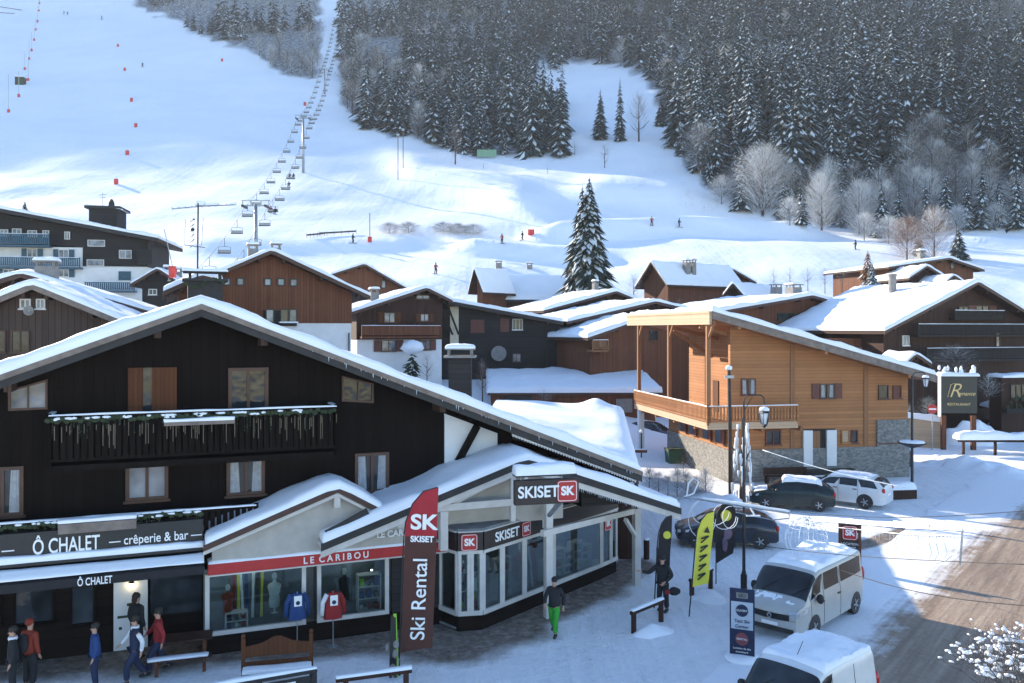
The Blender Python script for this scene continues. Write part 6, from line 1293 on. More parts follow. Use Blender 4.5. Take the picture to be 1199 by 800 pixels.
a = MB(); a.tube([(0, 0, -.1), (0, 0, zt)], .05, 6); a.build('post', M['metal'], sp_); a = MB(); a.box(-.45, .4, -.05, 0, zt * .28, zt * .28 + .2); a.build('board', M['brown_wood'], sp_); a = MB(); a.snow([(-.45, -.1, zt * .28 + .2), (.4, -.1, zt * .28 + .2)], (0, .2, 0), .1, 1, .1); a.blob((0, 0, zt), (.14, .14, .12), 2, 8, .1); a.build('snow_cap', M['snow_roof'], sp_, smooth=True)
# restaurant board
x, y = G(1121, 527)[:2]; rs_ = thing('restaurant_sign', 'large dark restaurant sign board on two timber posts topped with snow', 'sign', (x, y, 0), R(-4)); k = y / F
def rx(px): return (px - 1121) * k
def rzz(py): return HC - (py - CY) * k
for px, nm in ((1106, 1), (1140, 2)): a = MB(); a.box(rx(px) - .17, rx(px) + .17, .0, .3, -.1, rzz(487)); a.build('post', M['brown_wood'], rs_, bevel=.02)
a = MB(); a.box(rx(1102), rx(1142.5), -.12, .3, rzz(484), rzz(441)); bd_ = a.build('board', plain('black_sign_face', (.012, .016, .014), .45, var=.1, bs=0), rs_, bevel=.02)
a = MB(); a.box(rx(1102) - .08, rx(1102) - .003, -.14, .32, rzz(488), rzz(440)); a.build('frame_edge', M['frame_white'], rs_)
text('R', 1.55, M['gold'], bd_, (rx(1117), -.135, rzz(458)), depth=.008, shear=.35, bold=-.02); text('omance', .42, M['gold'], bd_, (rx(1130), -.135, rzz(461)), depth=.008, shear=.4); text('RESTAURANT', .28, M['gold'], bd_, (rx(1122), -.135, rzz(473.5)), depth=.008)
a = MB(); a.tube([(rx(1109), -.14, rzz(465)), (rx(1112), -.14, rzz(453)), (rx(1113), -.14, rzz(450))], .03, 5).tube([(rx(1112), -.14, rzz(451)), (rx(1116), -.14, rzz(449)), (rx(1118), -.14, rzz(449.5))], .02, 5); a.build('flourish', M['gold'], bd_)
a = MB(); a.snow([(rx(1100), -.4, rzz(440.5)), (rx(1144), -.4, rzz(440.5))], (0, .9, 0), .28, 3, .3); rnd = random.Random(5)
for i in range(14): px = rnd.uniform(1100, 1143); a.blob((rx(px), rnd.uniform(0, .3), rzz(438) + rnd.uniform(.1, .5)), (.12, .12, .22), i, 7, .4)
a.build('snow_cap', M['snow_roof'], rs_, smooth=True)
# no entry sign
x, y = G(1091.5, 527)[:2]; ne = thing('no_entry_sign', 'round red no entry sign with white bar at the snowy junction', 'road sign', (x, y, 0), R(-6)); zt = HC - (479 - CY) * y / F
a = MB(); a.tube([(0, 0, -.1), (0, 0, zt + .3)], .04, 8); a.build('post', M['steel'], ne); a = MB(); a.lathe([(.36, -.012), (.36, .012), (.01, .014)], (0, -.06, zt), 28, 'y'); a.build('disc', M['red'], ne); a = MB(); a.box(-.27, .27, -.085, -.076, zt - .06, zt + .06); a.build('bar', M['letter'], ne)
# kiosk
x, y = G(1177, 509)[:2]; kx_ = thing('wooden_kiosk', 'little open wooden shelter with a snow laden gable roof by the right edge', 'kiosk', (x, y, 0), R(-6)); k = y / F
kp = [((1156 - 1177) * k, HC - (478 - CY) * k), ((1181 - 1177) * k, HC - (468 - CY) * k), ((1202 - 1177) * k, HC - (481 - CY) * k)]
roof_parts(kx_, kp, -.8, 1.6, .1, .3, M['brown_wood'], M['fascia_b'], 77, rafters=False); a = MB(); a.prism([(kp[1][0] - .7, kp[1][1] - .55), (kp[1][0] + .7, kp[1][1] - .6), (kp[1][0], kp[1][1] - .15)], -.6, -.4); a.build('gable_board', M['brown_wood'], kx_)
for px in (1163, 1176, 1184, 1197): a = MB(); a.box((px - 1177) * k - .08, (px - 1177) * k + .08, -.5, -.34, -.1, kp[0][1] + .1); a.build('post', M['larch_v'], kx_)
a = MB(); a.box((1170 - 1177) * k, (1196 - 1177) * k, -.6, .6, .7, .8); a.build('counter', M['larch_v'], kx_)
# bar terrace building at the right edge
tb = thing('terrace_bar', 'small terrace bar front with planters of greenery at right edge under the dark chalet', 'bar', (P(1185, 455, 72).x, 72, 0), R(10)); k = .072
a = MB(); a.box(-1.0, 4, 0, 1.4, -1, 5.2); a.build('wall', M['brown_dark'], tb); a = MB(); a.snow([(-1.3, -.5, 5.2), (4, -.5, 5.2)], (0, 1.9, 0), .3, 6, .4); a.build('snow_cover', M['snow_roof'], tb, smooth=True)
window(tb, .6, 4.0, 1.6, 1.2, -.02, 3, fm=M['frame_d']); a = MB(); rnd = random.Random(2)
for i in range(50): a.blob((rnd.uniform(-.9, 3.5), -.35, 2.6 + rnd.uniform(0, .9)), (.12, .12, .22), i, 6, .5)
a.build('planter_greenery', M['leaf'], tb); a = MB(); a.box(-1.0, 3.6, -.6, -.1, 2.2, 2.6); a.build('planter', M['black_wood'], tb)
# garden wall and fence near the junction
gw_ = thing('garden_wall', 'sunlit pale timber and rubble garden wall capped with snow behind the lamp bowl', 'wall', (*G(1078, 524)[:2], 0), R(-20)); a = MB(); a.box(-2.6, 1.6, 0, .4, -.2, 2.5); a.build('wall', M['pale_wood'], gw_); a = MB(); a.snow([(-2.7, -.1, 2.5), (1.7, -.1, 2.0)], (0, .6, 0), .4, 5, .25); a.build('snow_cap', M['snow_roof'], gw_, smooth=True)
a = MB()
for i in range(5): a.box(-1.2, -1.0, -.06, -.003, .5 + i * .4, .65 + i * .4)
a.build('beam_ends', M['brown_dark'], gw_)
hw = thing('snowy_fence', 'long low fence bending under a thick snow roll in front of the kiosk', 'fence', (*G(1175, 533)[:2], 0), R(-2)); k = .0628
a = MB(); a.snow([(-3.4, -.5, 1.15), (4.5, -.5, 1.2)], (0, 1.1, 0), .55, 9, .3, .12); a.build('snow_roll', M['snow_roof'], hw, smooth=True)
for x in (-2.9, -.6, 1.8): a = MB(); a.box(x - .08, x + .08, -.08, .08, -.1, 1.16); a.build('post', M['brown_dark'], hw)
a = MB(); a.box(-3.3, 4.4, -.05, .05, .95, 1.14); a.build('rail', M['brown_dark'], hw)
pb = thing('planter_box', 'dark stone planter heaped with snow at the foot of the bowl lamp', 'planter', (*G(1052, 583)[:2], 0), R(8)); a = MB(); a.box(-.85, .85, -.4, .4, -.05, .55); a.build('box', M['brown_dark'], pb, bevel=.02); a = MB(); a.snow([(-.85, -.42, .5), (.85, -.42, .5)], (0, .84, 0), .35, 5, .2); a.build('snow_fill', M['snow_roof'], pb, smooth=True)
# hung street decoration
d0 = G(800, 600, 3.4); dec_y0 = 30.5
def DP(px, py, Y): return P(px, py, Y)
dl = thing('light_decoration', 'snow crusted cable truss with looped light tubes left of the tall street lamp', 'street decoration', DP(840, 590, 30.2))
o_ = DP(840, 590, 30.2)
def rel(px, py, Y=30.2, o=o_): q = DP(px, py, Y) - o; return (q.x, q.y, q.z)
a = MB(); a.tube([rel(778, 594), rel(800, 582), rel(865, 592), rel(924, 601)], .035, 6); a.tube([rel(880, 604), rel(905, 609), rel(924, 607), rel(924, 601)], .02, 5); a.tube([rel(862, 600), rel(880, 604)], .02, 5); a.build('cable', M['steel'], dl)
a = MB(); a.snow([rel(822, 585), rel(924, 600.5)], (0, .1, 0), .08, 3, .15); a.build('snow_crust', M['snow_roof'], dl, smooth=True)
a = MB()
for cx_, cy_, rx_, ry_ in ((822, 608, 16, 22), (848, 605, 14, 15), (832, 600, 22, 16), (855, 606, 9, 13)):
    a.tube([rel(cx_ + rx_ * math.cos(t * .35), cy_ + ry_ * math.sin(t * .35), 30.2 + (cx_ % 3) * .15) for t in range(15)], .013, 5)
a.tube([rel(804, 580), rel(806, 566), rel(812, 560), rel(818, 564), rel(812, 578), rel(800, 582)], .03, 5); a.build('light_loop', M['rime'], dl)
a = MB(); a.beam(rel(878, 594), rel(884, 604), .12, .05); a.beam(rel(874, 604), rel(890, 604), .1, .04); a.build('star', M['rime'], dl)
for (pa, ya, Ya, pb_, yb, Yb, lab) in ((925, 603, 28.0, 1125, 630, 22.0, 0),):
    o2 = DP(1030, 620, 25); t2 = thing('light_decoration', 'long snow crusted truss hung with icicle tubes and ring lights across the street verge', 'street decoration', o2)
    def r2(px, py): Y = lerp(Ya, Yb, (px - pa) / (pb_ - pa)); q = DP(px, py, Y) - o2; return (q.x, q.y, q.z)
    a = MB(); a.tube([r2(944, 609), r2(1060, 618), r2(1127, 621)], .03, 6).tube([r2(944, 614), r2(1060, 626), r2(1126, 628)], .018, 5).tube([r2(1127, 621), r2(1125, 650), r2(1124, 662)], .03, 6); a.build('truss', M['steel'], t2)
    a = MB(); a.snow([r2(952, 609), r2(1050, 617)], (0, .16, 0), .10, 3, .12).snow([r2(1050, 617), r2(1088, 620)], (0, .2, 0), .15, 4, .12).snow([r2(1088, 621), r2(1127, 621)], (0, .16, 0), .08, 6, .1); a.build('snow_crust', M['snow_roof'], t2, smooth=True)
    a = MB()
    a.tube([r2(1062 + 14 * math.cos(t * .3), 636 + 14 * math.sin(t * .3)) for t in range(22)], .018, 5)
    for yy_ in (632, 637, 642): a.tube([r2(1052, yy_ + 1), r2(1060, yy_ - 1), r2(1072, yy_)], .008, 4)
    for px in (1074, 1082, 1092): a.tube([r2(px, 624), r2(px + 6, 627), r2(px + 14, 636), r2(px + 17, 648), r2(px + 12, 656)], .016, 5)
    a.tube([r2(1086, 655), r2(1096, 660), r2(1108, 656), r2(1115, 650)], .02, 5).tube([r2(1104, 628), r2(1116, 638), r2(1122, 652)], .016, 5); a.build('ring_light', M['rime'], t2)
    a = MB(); rnd = random.Random(1)
    for i in range(30): px = 1000 + i * 4.2; q = r2(px, 624 + (px - 1000) * .04); a.tube([q, (q[0], q[1], q[2] - rnd.uniform(.04, .2))], [.012, .003], 4)
    a.build('icicle_tube', M['rime'], t2)
o3 = DP(944, 630, 27.5); dm = thing('dome_light', 'dome shaped cage of snowy wire hung in the street decoration above the dark green car', 'street decoration', o3); a = MB(); kk = 27.5 / F
for i in range(14):
    t = math.pi * 2 * i / 14; a.tube([(math.sin(ph) * 24 * kk * math.cos(t), math.sin(ph) * 24 * kk * math.sin(t), math.cos(ph) * 24 * kk * (1 if ph < 1.6 else 1.25)) for ph in [.15 + j * .25 for j in range(9)]], .008, 4)
for ph in (.6, 1.0, 1.5): a.tube([(math.sin(ph) * 24 * kk * math.cos(t * .4), math.sin(ph) * 24 * kk * math.sin(t * .4), math.cos(ph) * 24 * kk) for t in range(17)], .008, 4)
a.tube([(0, 0, .6), (0, 0, -.9)], .008, 4); a.build('wire_cage', M['rime'], dm)
a = MB(); rnd = random.Random(2)
for i in range(34): t = rnd.random() * 6.28; ph = rnd.uniform(.1, .9); a.blob((math.sin(ph) * .66 * math.cos(t), math.sin(ph) * .66 * math.sin(t), math.cos(ph) * .66), (.05, .05, .04), i, 5, .3)
a.build('snow_crust', M['snow_roof'], dm, smooth=True)
# overhead cables
def cable(label, pts, r=.012, mat=None, sag=.2):
    a = MB(); p, q = Vector(pts[0]), Vector(pts[1]); o = p.lerp(q, .5); a.tube([p.lerp(q, t / 16) - Vector((0, 0, sag * math.sin(math.pi * t / 16))) - o for t in range(17)], r, 5)
    c = a.build('overhead_cable', mat or M['metal'], loc=o, smooth=True); return tag(c, label, 'cable', 'cables over the street')
cable('pale cable running from the hanging lantern down past the larch chalets steps', (P(893, 527, 30.3), P(1060, 571, 26)), .014, M['rime'], .1)
cable('thin dark cable crossing the snow and road above the end of the ring lights', (P(820, 628, 33), P(1230, 662, 18)), .011)
cable('thin dark cable crossing the sunlit road below the ring lights', (P(985, 668, 24), P(1240, 712, 16)), .011)
cable('uppermost thin dark cable crossing the shaded road', (P(940, 600, 34), P(1230, 596, 20)), .010)
# shop forecourt
def jacket_stand(label, px, py, ytop, cm, sleeve=None):
    x, y = gp_(px, py); t = thing('display_jacket', label, 'jacket stand', (x, y, 0), R(22)); z = 1.62; a = MB(); a.tube([(0, 0, 0), (0, 0, z)], .015, 6); a.lathe([(.16, 0), (.16, .02), (.02, .03)], n=14); a.build('stand', M['steel'], t)
    def fn(u, v):
        an = u * 2 * math.pi; w_ = lerp(.27, .2, v) * (1 - .35 * max(0, v - .85) / .15); return (w_ * math.cos(an) * (1 + .04 * math.sin(an * 9)), .11 * math.sin(an) * (1 + .1 * math.sin(an * 7)), lerp(.82, z - .02, v) - .02 * abs(math.cos(an)) * v)
    a = MB(); a.grid(fn, 28, 12); jk = a.build('jacket', cm, t, smooth=True)
    for s in (-1, 1): a = MB(); a.tube([(s * .17, 0, z - .08), (s * .30, -.02, z - .3), (s * .33, -.03, z - .68)], [.08, .07, .055], 10); a.build('sleeve', sleeve if (sleeve and s < 0) else cm, jk, smooth=True)
    a = MB(); a.box(-.11, .11, -.16, -.15, z - .38, z - .08); tg = a.build('label_card', M['letter'], t); a = MB(); a.lathe([(.06, -.005), (.06, .002), (.01, .004)], (0, -.165, z - .28), 16, 'y'); a.build('printed_dot', M['c_navy'], tg); return t
jacket_stand('bright blue jacket on a stand with a white card before the sports shop', 348, 758, 0, M['c_blue']); jacket_stand('dark red jacket with one white sleeve on a stand before the sports shop', 390, 757, 0, M['c_red'], M['c_white'])
for s_, zt_ in ((M['twig'], 1),):
    x, y = gp_(461, 792); sk = thing('ski_rack', 'bundle of upright skis with lime tips leaning beside the tall feather flag', 'skis', (x, y, 0)); rnd = random.Random(6)
    for i in range(7):
        b = MB(); xx = rnd.uniform(-.15, .15); yy_ = rnd.uniform(-.1, .1); h = rnd.uniform(1.4, 1.75); b.beam((xx, yy_, 0), (xx * .4, yy_ * .4, h), .08, .03, (0, 1, 0)); b.build('ski', M['lime'] if i % 3 == 0 else M['black'], sk)
    b = MB()
    for i in range(8): b.blob((rnd.uniform(-.2, .2), rnd.uniform(-.1, .1), rnd.uniform(.1, .9)), (.09, .09, .12), i, 7, .4)
    b.build('bindings', M['concrete'], sk)
# ornate bench, picnic table, rails
x, y = gp_(325, 800); bq = thing('ornate_bench', 'old carved red brown bench with snow on its seat in front of the sports shop', 'bench', (x, y, 0), R(14)); L = .86
for s in (-1, 1): a = MB(); a.box(s * L - .05, s * L + .05, -.05, .05, 0, 1.25); a.blob((s * L, 0, 1.3), (.06, .06, .06), 1, 8, .1); a.build('post', M['shutter_o'], bq)
a = MB(); pts = [(-L, .75), (L, .75)] + [(L - 2 * L * i / 24, 1.02 + .17 * math.exp(-((i - 12) / 4.2) ** 2) + .06 * math.sin(math.pi * i / 24)) for i in range(25)]; a.prism(pts, -.02, .02); a.build('backrest', M['shutter_o'], bq)
a = MB(); a.box(-L, L, -.5, -.06, .42, .47).box(-L, L, -.02, .02, .5, .62); a.build('seat', M['shutter_o'], bq); a = MB(); a.snow([(-L, -.48, .47), (L, -.48, .47)], (0, .4, 0), .09, 4, .2); a.build('snow_cover', M['snow_roof'], bq, smooth=True)
for s in (-1, 1): a = MB(); a.box(s * L - .04, s * L + .04, -.5, -.42, 0, .418); a.build('leg', M['shutter_o'], bq)
x, y = gp_(213, 778); pt_ = thing('picnic_table', 'shaded wooden picnic table with a little snow between door and sports shop', 'picnic table', (x, y, 0), R(18)); a = MB(); a.box(-.8, .8, -.35, .35, .72, .77); a.build('table_top', M['brown_dark'], pt_)
for s in (-1, 1):
    a = MB(); a.box(-.8, .8, s * .75 - .13, s * .75 + .13, .42, .46); a.build('bench_seat', M['brown_dark'], pt_); a = MB(); a.snow([(-.8 + .5 * (s > 0), s * .75 - .12, .46), (.7, s * .75 - .12, .46)], (0, .24, 0), .05, 4, .2); a.build('snow_cover', M['snow_roof'], pt_, smooth=True)
    a = MB(); a.beam((s * .6, -.7, 0), (s * .6, -.15, .72), .09, .05).beam((s * .6, .7, 0), (s * .6, .15, .72), .09, .05).box(s * .6 - .03, s * .6 + .03, -.85, .85, .34, .42); a.build('leg', M['brown_wood'], pt_)
def yardrail(label, p, q, h, posts, mat, sn=True, bars=False):
    o = Vector(p); d = Vector(q) - o; t = thing('yard_rail', label, 'rail', (o.x, o.y, 0), math.atan2(d.y, d.x)); L = Vector((d.x, d.y)).length
    a = MB(); a.box(-.1, L, -.05, .05, h - .1, h); a.build('top_rail', mat, t)
    for f in posts: a = MB(); a.box(L * f - .06, L * f + .06, -.06, .06, -.05, h - .103); a.build('post', mat, t)
    if bars: a = MB(); a.box(-.1, L, -.02, .02, .25, .55); a.build('board', mat, t)
    if sn: a = MB(); a.snow([(-.1, -.07, h), (L, -.07, h)], (0, .14, 0), .07, 4, .25, .02); a.build('snow_cap', M['snow_roof'], t, smooth=True)
    return t
p0 = P(185, 803, 20.0); p1 = P(371, 784, 21.6); yr = yardrail('black rail with a ridge of snow at the bottom edge below the carved bench', (p0.x, p0.y, 0), (p1.x, p1.y, 0), .72, (.1, .62, .98), M['black'], bars=True)
text('CHALET', .26, M['letter'], yr, (2.7, -.03, .38), depth=.004, bold=.006)
p0 = P(398, 800, 21.4); p1 = P(482, 793, 22.0); yardrail('stubby frosted log rail at the bottom edge under the tall feather flag', (p0.x, p0.y, 0), (p1.x, p1.y, 0), .55, (.08, .92), M['brown_dark'])
# banks of snow
drift([gp_(762, 560), gp_(840, 590), gp_(880, 598)], 1.0, .5, 3, 'low snow bank in front of the frosted hedge')
drift([gp_(865, 585), gp_(905, 580), gp_(1000, 566), gp_(1040, 572)], .8, .45, 5, 'snow bank along the foot of the larch chalet')
drift([gp_(1085, 540), gp_(1120, 545), gp_(1160, 552), gp_(1215, 562)], 1.6, .7, 7, 'broad lumpy snow bank under the restaurant sign')
drift([gp_(1100, 515), gp_(1135, 520), gp_(1165, 515)], 1.6, 1.5, 9, 'high mound of snow behind the restaurant sign posts')
drift([gp_(755, 735), gp_(775, 745)], .8, .25, 11, 'churned snow heap at the feet of the person in black')
drift([gp_(812, 703), gp_(838, 695)], .9, .3, 13, 'rounded snow heap under the yellow feather flag')
drift([gp_(1150, 505), gp_(1210, 508)], 2.4, 1.2, 15, 'bright snow mound around the kiosk')
# ------------------------------------------------------------------ trees
def spruce_geo(h, r, tiers, per, seed, snow=.55, droop=.35, sub=2, start=.06, b=None, o=(0, 0, 0), bits=0):
    """crown of drooping boughs, each a ragged blade; snow blades lie on top. slots: 0 needles, 1 snow"""
    rnd = random.Random(seed); b = b or MB()
    for t in range(tiers):
        f = t / (tiers - 1); z = h * (start + (1 - start) * f ** .92); R_ = r * (1 - f) ** .8 * (.8 + .35 * rnd.random()) + .05 * r
        n = max(4, int(per * (1 - .55 * f)))
        for i in range(n):
            an = 2 * math.pi * (i + rnd.random() * .7) / n + t; L = R_ * rnd.uniform(.65, 1.18); wd = L * rnd.uniform(.26, .4) + .03 * r; dz = L * droop * rnd.uniform(.6, 1.5)
            if rnd.random() < .07: continue
            c, s = math.cos(an), math.sin(an); zz = z + rnd.uniform(-.5, .5) * h / tiers
            def q(l, w_, d): return (o[0] + c * l - s * w_, o[1] + s * l + c * w_, o[2] + zz - d)
            lift = .08 * L
            b.slot(0).add([q(0, 0, -lift), q(L * .5, wd * .55, dz * .5), q(L, 0, dz), q(L * .5, -wd * .55, dz * .5), q(L * .45, 0, dz * .3 - lift)], [(0, 1, 4), (1, 2, 4), (2, 3, 4), (3, 0, 4)])
            if sub > 1:
                for sgn in (-1, 1): b.add([q(L * .3, 0, dz * .2), q(L * .75, sgn * wd, dz * .75 + .1 * L), q(L * .62, sgn * wd * .3, dz * .6)], [(0, 1, 2)])
            if rnd.random() < snow * (.75 + .35 * f):
                k0, k1 = rnd.uniform(.2, .45), rnd.uniform(.7, 1.0); e = .035 * L + .02 * r; b.slot(1).add([q(L * k0, 0, dz * k0 * .6 - lift - e), q(L * .6, wd * .4, dz * .55 - e), q(L * k1, 0, dz * k1 - e), q(L * .6, -wd * .4, dz * .55 - e)], [(0, 1, 2, 3)])
    b.slot(0).add([(o[0] + .03 * r * math.cos(k * 2.1), o[1] + .03 * r * math.sin(k * 2.1), o[2] + h * .93) for k in range(3)] + [(o[0], o[1], o[2] + h * 1.05)], [(0, 1, 3), (1, 2, 3), (2, 0, 3)])
    return b
def bare_geo(h, r, n, seed, b=None, o=(0, 0, 0), tw=.02, frost=.5, low=.15):
    """haze of rising twigs. slots: 0 twig, 1 frost"""
    rnd = random.Random(seed); b = b or MB()
    for i in range(n):
        z0 = rnd.random() ** .7; an = rnd.random() * 6.283; rad = r * math.sin(math.pi * min(1, .12 + z0 * .85)) ** .7
        zz = h * (low + (1 - low) * z0 * .8); l0 = rad * rnd.uniform(0, .55); l1 = rad * rnd.uniform(.7, 1.1); up = h * rnd.uniform(.06, .2)
        p = Vector((o[0] + l0 * math.cos(an), o[1] + l0 * math.sin(an), o[2] + zz)); q = Vector((o[0] + l1 * math.cos(an + rnd.uniform(-.4, .4)), o[1] + l1 * math.sin(an + rnd.uniform(-.4, .4)), o[2] + zz + up))
        d = (q - p); s = Vector((-d.y, d.x, rnd.uniform(-.5, .5) * d.length)).normalized() * tw * h * rnd.uniform(.25, .7) * .5
        b.slot(1 if rnd.random() < frost else 0).add([p - s * .5, p + s * .5, q + s * .2, q - s * .2], [(0, 1, 2, 3)])
        for k in range(2):
            m = p.lerp(q, rnd.uniform(.3, .9)); e = m + Vector((rnd.uniform(-1, 1), rnd.uniform(-1, 1), rnd.uniform(.1, 1))) * r * .22
            b.add([m - s * .25, m + s * .25, e], [(0, 1, 2)])
    return b
def trunk_geo(h, r, seed=0, limbs=0, spread=.5, b=None, o=(0, 0, 0)):
    rnd = random.Random(seed); b = b or MB(); b.tube([(o[0], o[1], o[2] - .6), (o[0] + .02 * h * (rnd.random() - .5), o[1], o[2] + h * .5), (o[0], o[1], o[2] + h)], [r, r * .65, r * .15], 6)
    for i in range(limbs):
        an = i * 2.4 + rnd.random(); z = h * rnd.uniform(.2, .7); l = h * spread * rnd.uniform(.5, 1); p = Vector((o[0], o[1], o[2] + z)); q = p + Vector((math.cos(an) * l * .6, math.sin(an) * l * .6, l * .55)); m = p.lerp(q, .5) + Vector((0, 0, -.04 * h)); b.tube([p, m, q], [r * .4, r * .28, r * .08], 5)
    return b
FS = M['snow']
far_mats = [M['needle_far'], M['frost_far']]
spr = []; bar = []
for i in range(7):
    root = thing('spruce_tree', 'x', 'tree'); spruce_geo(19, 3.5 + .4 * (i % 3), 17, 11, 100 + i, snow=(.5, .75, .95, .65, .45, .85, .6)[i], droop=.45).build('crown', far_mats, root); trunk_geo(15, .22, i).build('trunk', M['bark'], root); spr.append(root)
for i in range(5):
    root = thing('bare_tree', 'x', 'tree'); bare_geo(12, 4.2 + .5 * (i % 2), 560, 200 + i, frost=(.35, .6, .85, .45, .2)[i], tw=.017, low=.02).build('crown', [M['twig'], M['twig_frost']], root); trunk_geo(10, .2, i, 5).build('trunk', M['bark'], root); bar.append(root)
rnd = random.Random(77); cand = []
Y = 165.0
while Y < 640:
    stp_ = 6.8 if Y < 330 else 8.2; x = -.46 * Y
    while x < .66 * Y:
        xx = x + rnd.uniform(-2.6, 2.6); yy_ = Y + rnd.uniform(-2.8, 2.8); z = terr(xx, yy_); px = xx / yy_ * F + CX; py = CY - (z - HC) / yy_ * F
        if -18 < px < 1225 and forest(px, py) and not (815 < px < 1199 and False):
            dn = MN.noise(Vector((xx * .012, yy_ * .012, 11))) + .5 * MN.noise(Vector((xx * .045, yy_ * .045, 21)))
            # bare wood: upper left, and patches on the right
            bare = dn > .45
            if px < 376: bare = dn > -.35
            if 396 < px < 470 and py < 110: bare = dn > -.15
            if 700 < px < 860 and 60 < py < 240: bare = dn > .1
            if 900 < px and py > 235: bare = dn > .1
            if px < 376 and rnd.random() < .15: x += stp_; continue
            cand.append((py, px, xx, yy_, z, bare))
        x += stp_
    Y += stp_
cand.sort(key=lambda c: c[3])
GS = 'spruces of the wood above the village'; GB = 'bare frosted trees of the wood above the village'
ns = nb = 0; SB = MB(); BB = MB(); TB = MB()
usedS = set(); usedB = set()
for py, px, x, y, z, bare in cand:
    s = rnd.uniform(.5, 1.45) * (1 + .3 * MN.noise(Vector((x * .03, y * .03, 40)))); yaw = rnd.random() * 6.28; fz = MN.noise(Vector((x * .02, y * .02, 31))) + .9 * (rnd.random() - .5)
    if bare:
        if nb < 170:
            i = rnd.randrange(5); r = bar[i] if i not in usedB else copy_tree(bar[i]); usedB.add(i); nb += 1
            relabel(r, 'bare frosted broadleaf tree in the steep wood above the village', GB); r.location = (x, y, z - .2); r.rotation_euler = (0, 0, yaw); r.scale = (s, s, s * .9)
        else: bare_geo(11 * s, 4.0 * s, 85, int(yaw * 1000), BB, (x, y, z), tw=.036, frost=.5)
    else:
        s *= 1.0
        if ns < 300:
            i = [4, 0, 3, 5, 1, 5, 2][max(0, min(6, int(3.2 + fz * 6)))]; r = spr[i] if i not in usedS else copy_tree(spr[i]); usedS.add(i); ns += 1
            relabel(r, 'snow dusted spruce in the steep wood above the village', GS); r.location = (x, y, z - .2); r.rotation_euler = (0, 0, yaw); r.scale = (s, s, s * rnd.uniform(.9, 1.2))
        else: spruce_geo(19 * s, 4.3 * s, 11, 8, int(yaw * 1000), max(.15, min(.95, .55 + fz)), .45, 1, .08, SB, (x, y, z - .2))
for i in range(7):
    if i not in usedS: [bpy.data.objects.remove(c) for c in list(spr[i].children)]; bpy.data.objects.remove(spr[i])
for i in range(5):
    if i not in usedB: [bpy.data.objects.remove(c) for c in list(bar[i].children)]; bpy.data.objects.remove(bar[i])
print('trees', len(cand), ns, nb)
def merge(mb, name, mats, label, cat):
    o = mb.build(name, mats); tag(o, label, cat, kind='stuff'); return o
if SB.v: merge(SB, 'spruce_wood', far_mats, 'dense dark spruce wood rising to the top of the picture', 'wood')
if BB.v: merge(BB, 'bare_wood', [M['twig'], M['twig_frost']], 'grey brown bare wood high on the steep mountainside', 'wood')

def on_terr(px, py, Ya=70, Yb=700):
    Y = Ya
    while Y < Yb:
        x = (px - CX) / F * Y
        if CY - (terr(x, Y) - HC) / Y * F <= py: return x, Y, terr(x, Y)
        Y += .5
    return x, Y, terr(x, Y)
def one_spruce(label, px, pyb, pyt, wpx, seed, mats=None, tiers=24, per=16, snow=.6, Yf=None, sub=2, droop=.5):
    x, Y, z = on_terr(px, pyb) if Yf is None else (*P(px, pyb, Yf)[:2], P(px, pyb, Yf)[2])
    h = (pyb - pyt) / F * Y; r = wpx / 2 / F * Y; root = thing('spruce_tree', label, 'tree', (x, Y, z)); spruce_geo(h, r, tiers, per, seed, snow, droop, sub).build('crown', mats or far_mats, root); trunk_geo(h * .95, h * .016, seed).build('trunk', M['bark'], root); return root
def one_bare(label, px, pyb, pyt, wpx, seed, n=500, frost=.5, mats=None, Yf=None, limbs=7, tw=.01, low=.1, name='bare_tree', cat='tree', gap=.5):
    x, Y, z = on_terr(px, pyb) if Yf is None else (*P(px, pyb, Yf)[:2], P(px, pyb, Yf)[2])
    h = (pyb - pyt) / F * Y; r = wpx / 2 / F * Y; root = thing(name, label, cat, (x, Y, z)); bare_geo(h, r, n, seed, frost=frost, tw=tw, low=low).build('crown' if cat == 'tree' else 'twigs', mats or [M['twig'], M['twig_frost']], root); trunk_geo(h * .8, h * .018, seed, limbs).build('trunk' if cat == 'tree' else 'stems', M['bark'], root); return root
# the big spruce over the roofs
q0 = P(690, 345, 112); bs = thing('spruce_tree', 'tall lone snow laden spruce standing over the village roofs', 'tree', q0); h = 134 * .112; spruce_geo(h, 3.9, 46, 20, 5, .85, .6, 2, .02).build('crown', [M['needle'], M['frost_far']], bs)
spruce_geo(h * .93, 3.1, 28, 14, 9, .9, .8, 2, .1, None, (-.9, .2, 0)).build('side_boughs', [M['needle'], M['rime']], bs); trunk_geo(h, .3, 3).build('trunk', M['bark'], bs)
one_spruce('left of the two slim dark spruces in the snowy clearing', 703, 164, 106, 22, 31, snow=.3); one_spruce('right slimmer dark spruce in the snowy clearing', 726, 166, 92, 18, 33, snow=.3)
one_spruce('small lone spruce right of the clearing in front of bare trees', 774, 148, 112, 18, 35, snow=.35); one_spruce('snowy pointed spruce at the top edge of the clearing', 681, 66, 30, 16, 37, snow=.8)
one_bare('bare twiggy tree right of the slim spruces in the clearing', 748, 166, 105, 32, 41, 420, .25); one_bare('bare russet tree against the front of the middle spruce wood', 533, 193, 138, 20, 42, 300, .15, [M['twig'], M['twig_orange']])
one_bare('round bare shrub alone on the snow below the clearing', 708, 197, 166, 22, 43, 300, .4, name='shrub', cat='shrub'); one_bare('small bare shrub at the foot of the clearing by the wood edge', 673, 182, 164, 14, 44, 160, .4, name='shrub', cat='shrub'); one_bare('little dark shrub on the slope under the middle wood', 641, 204, 192, 14, 45, 120, .3, name='shrub', cat='shrub')
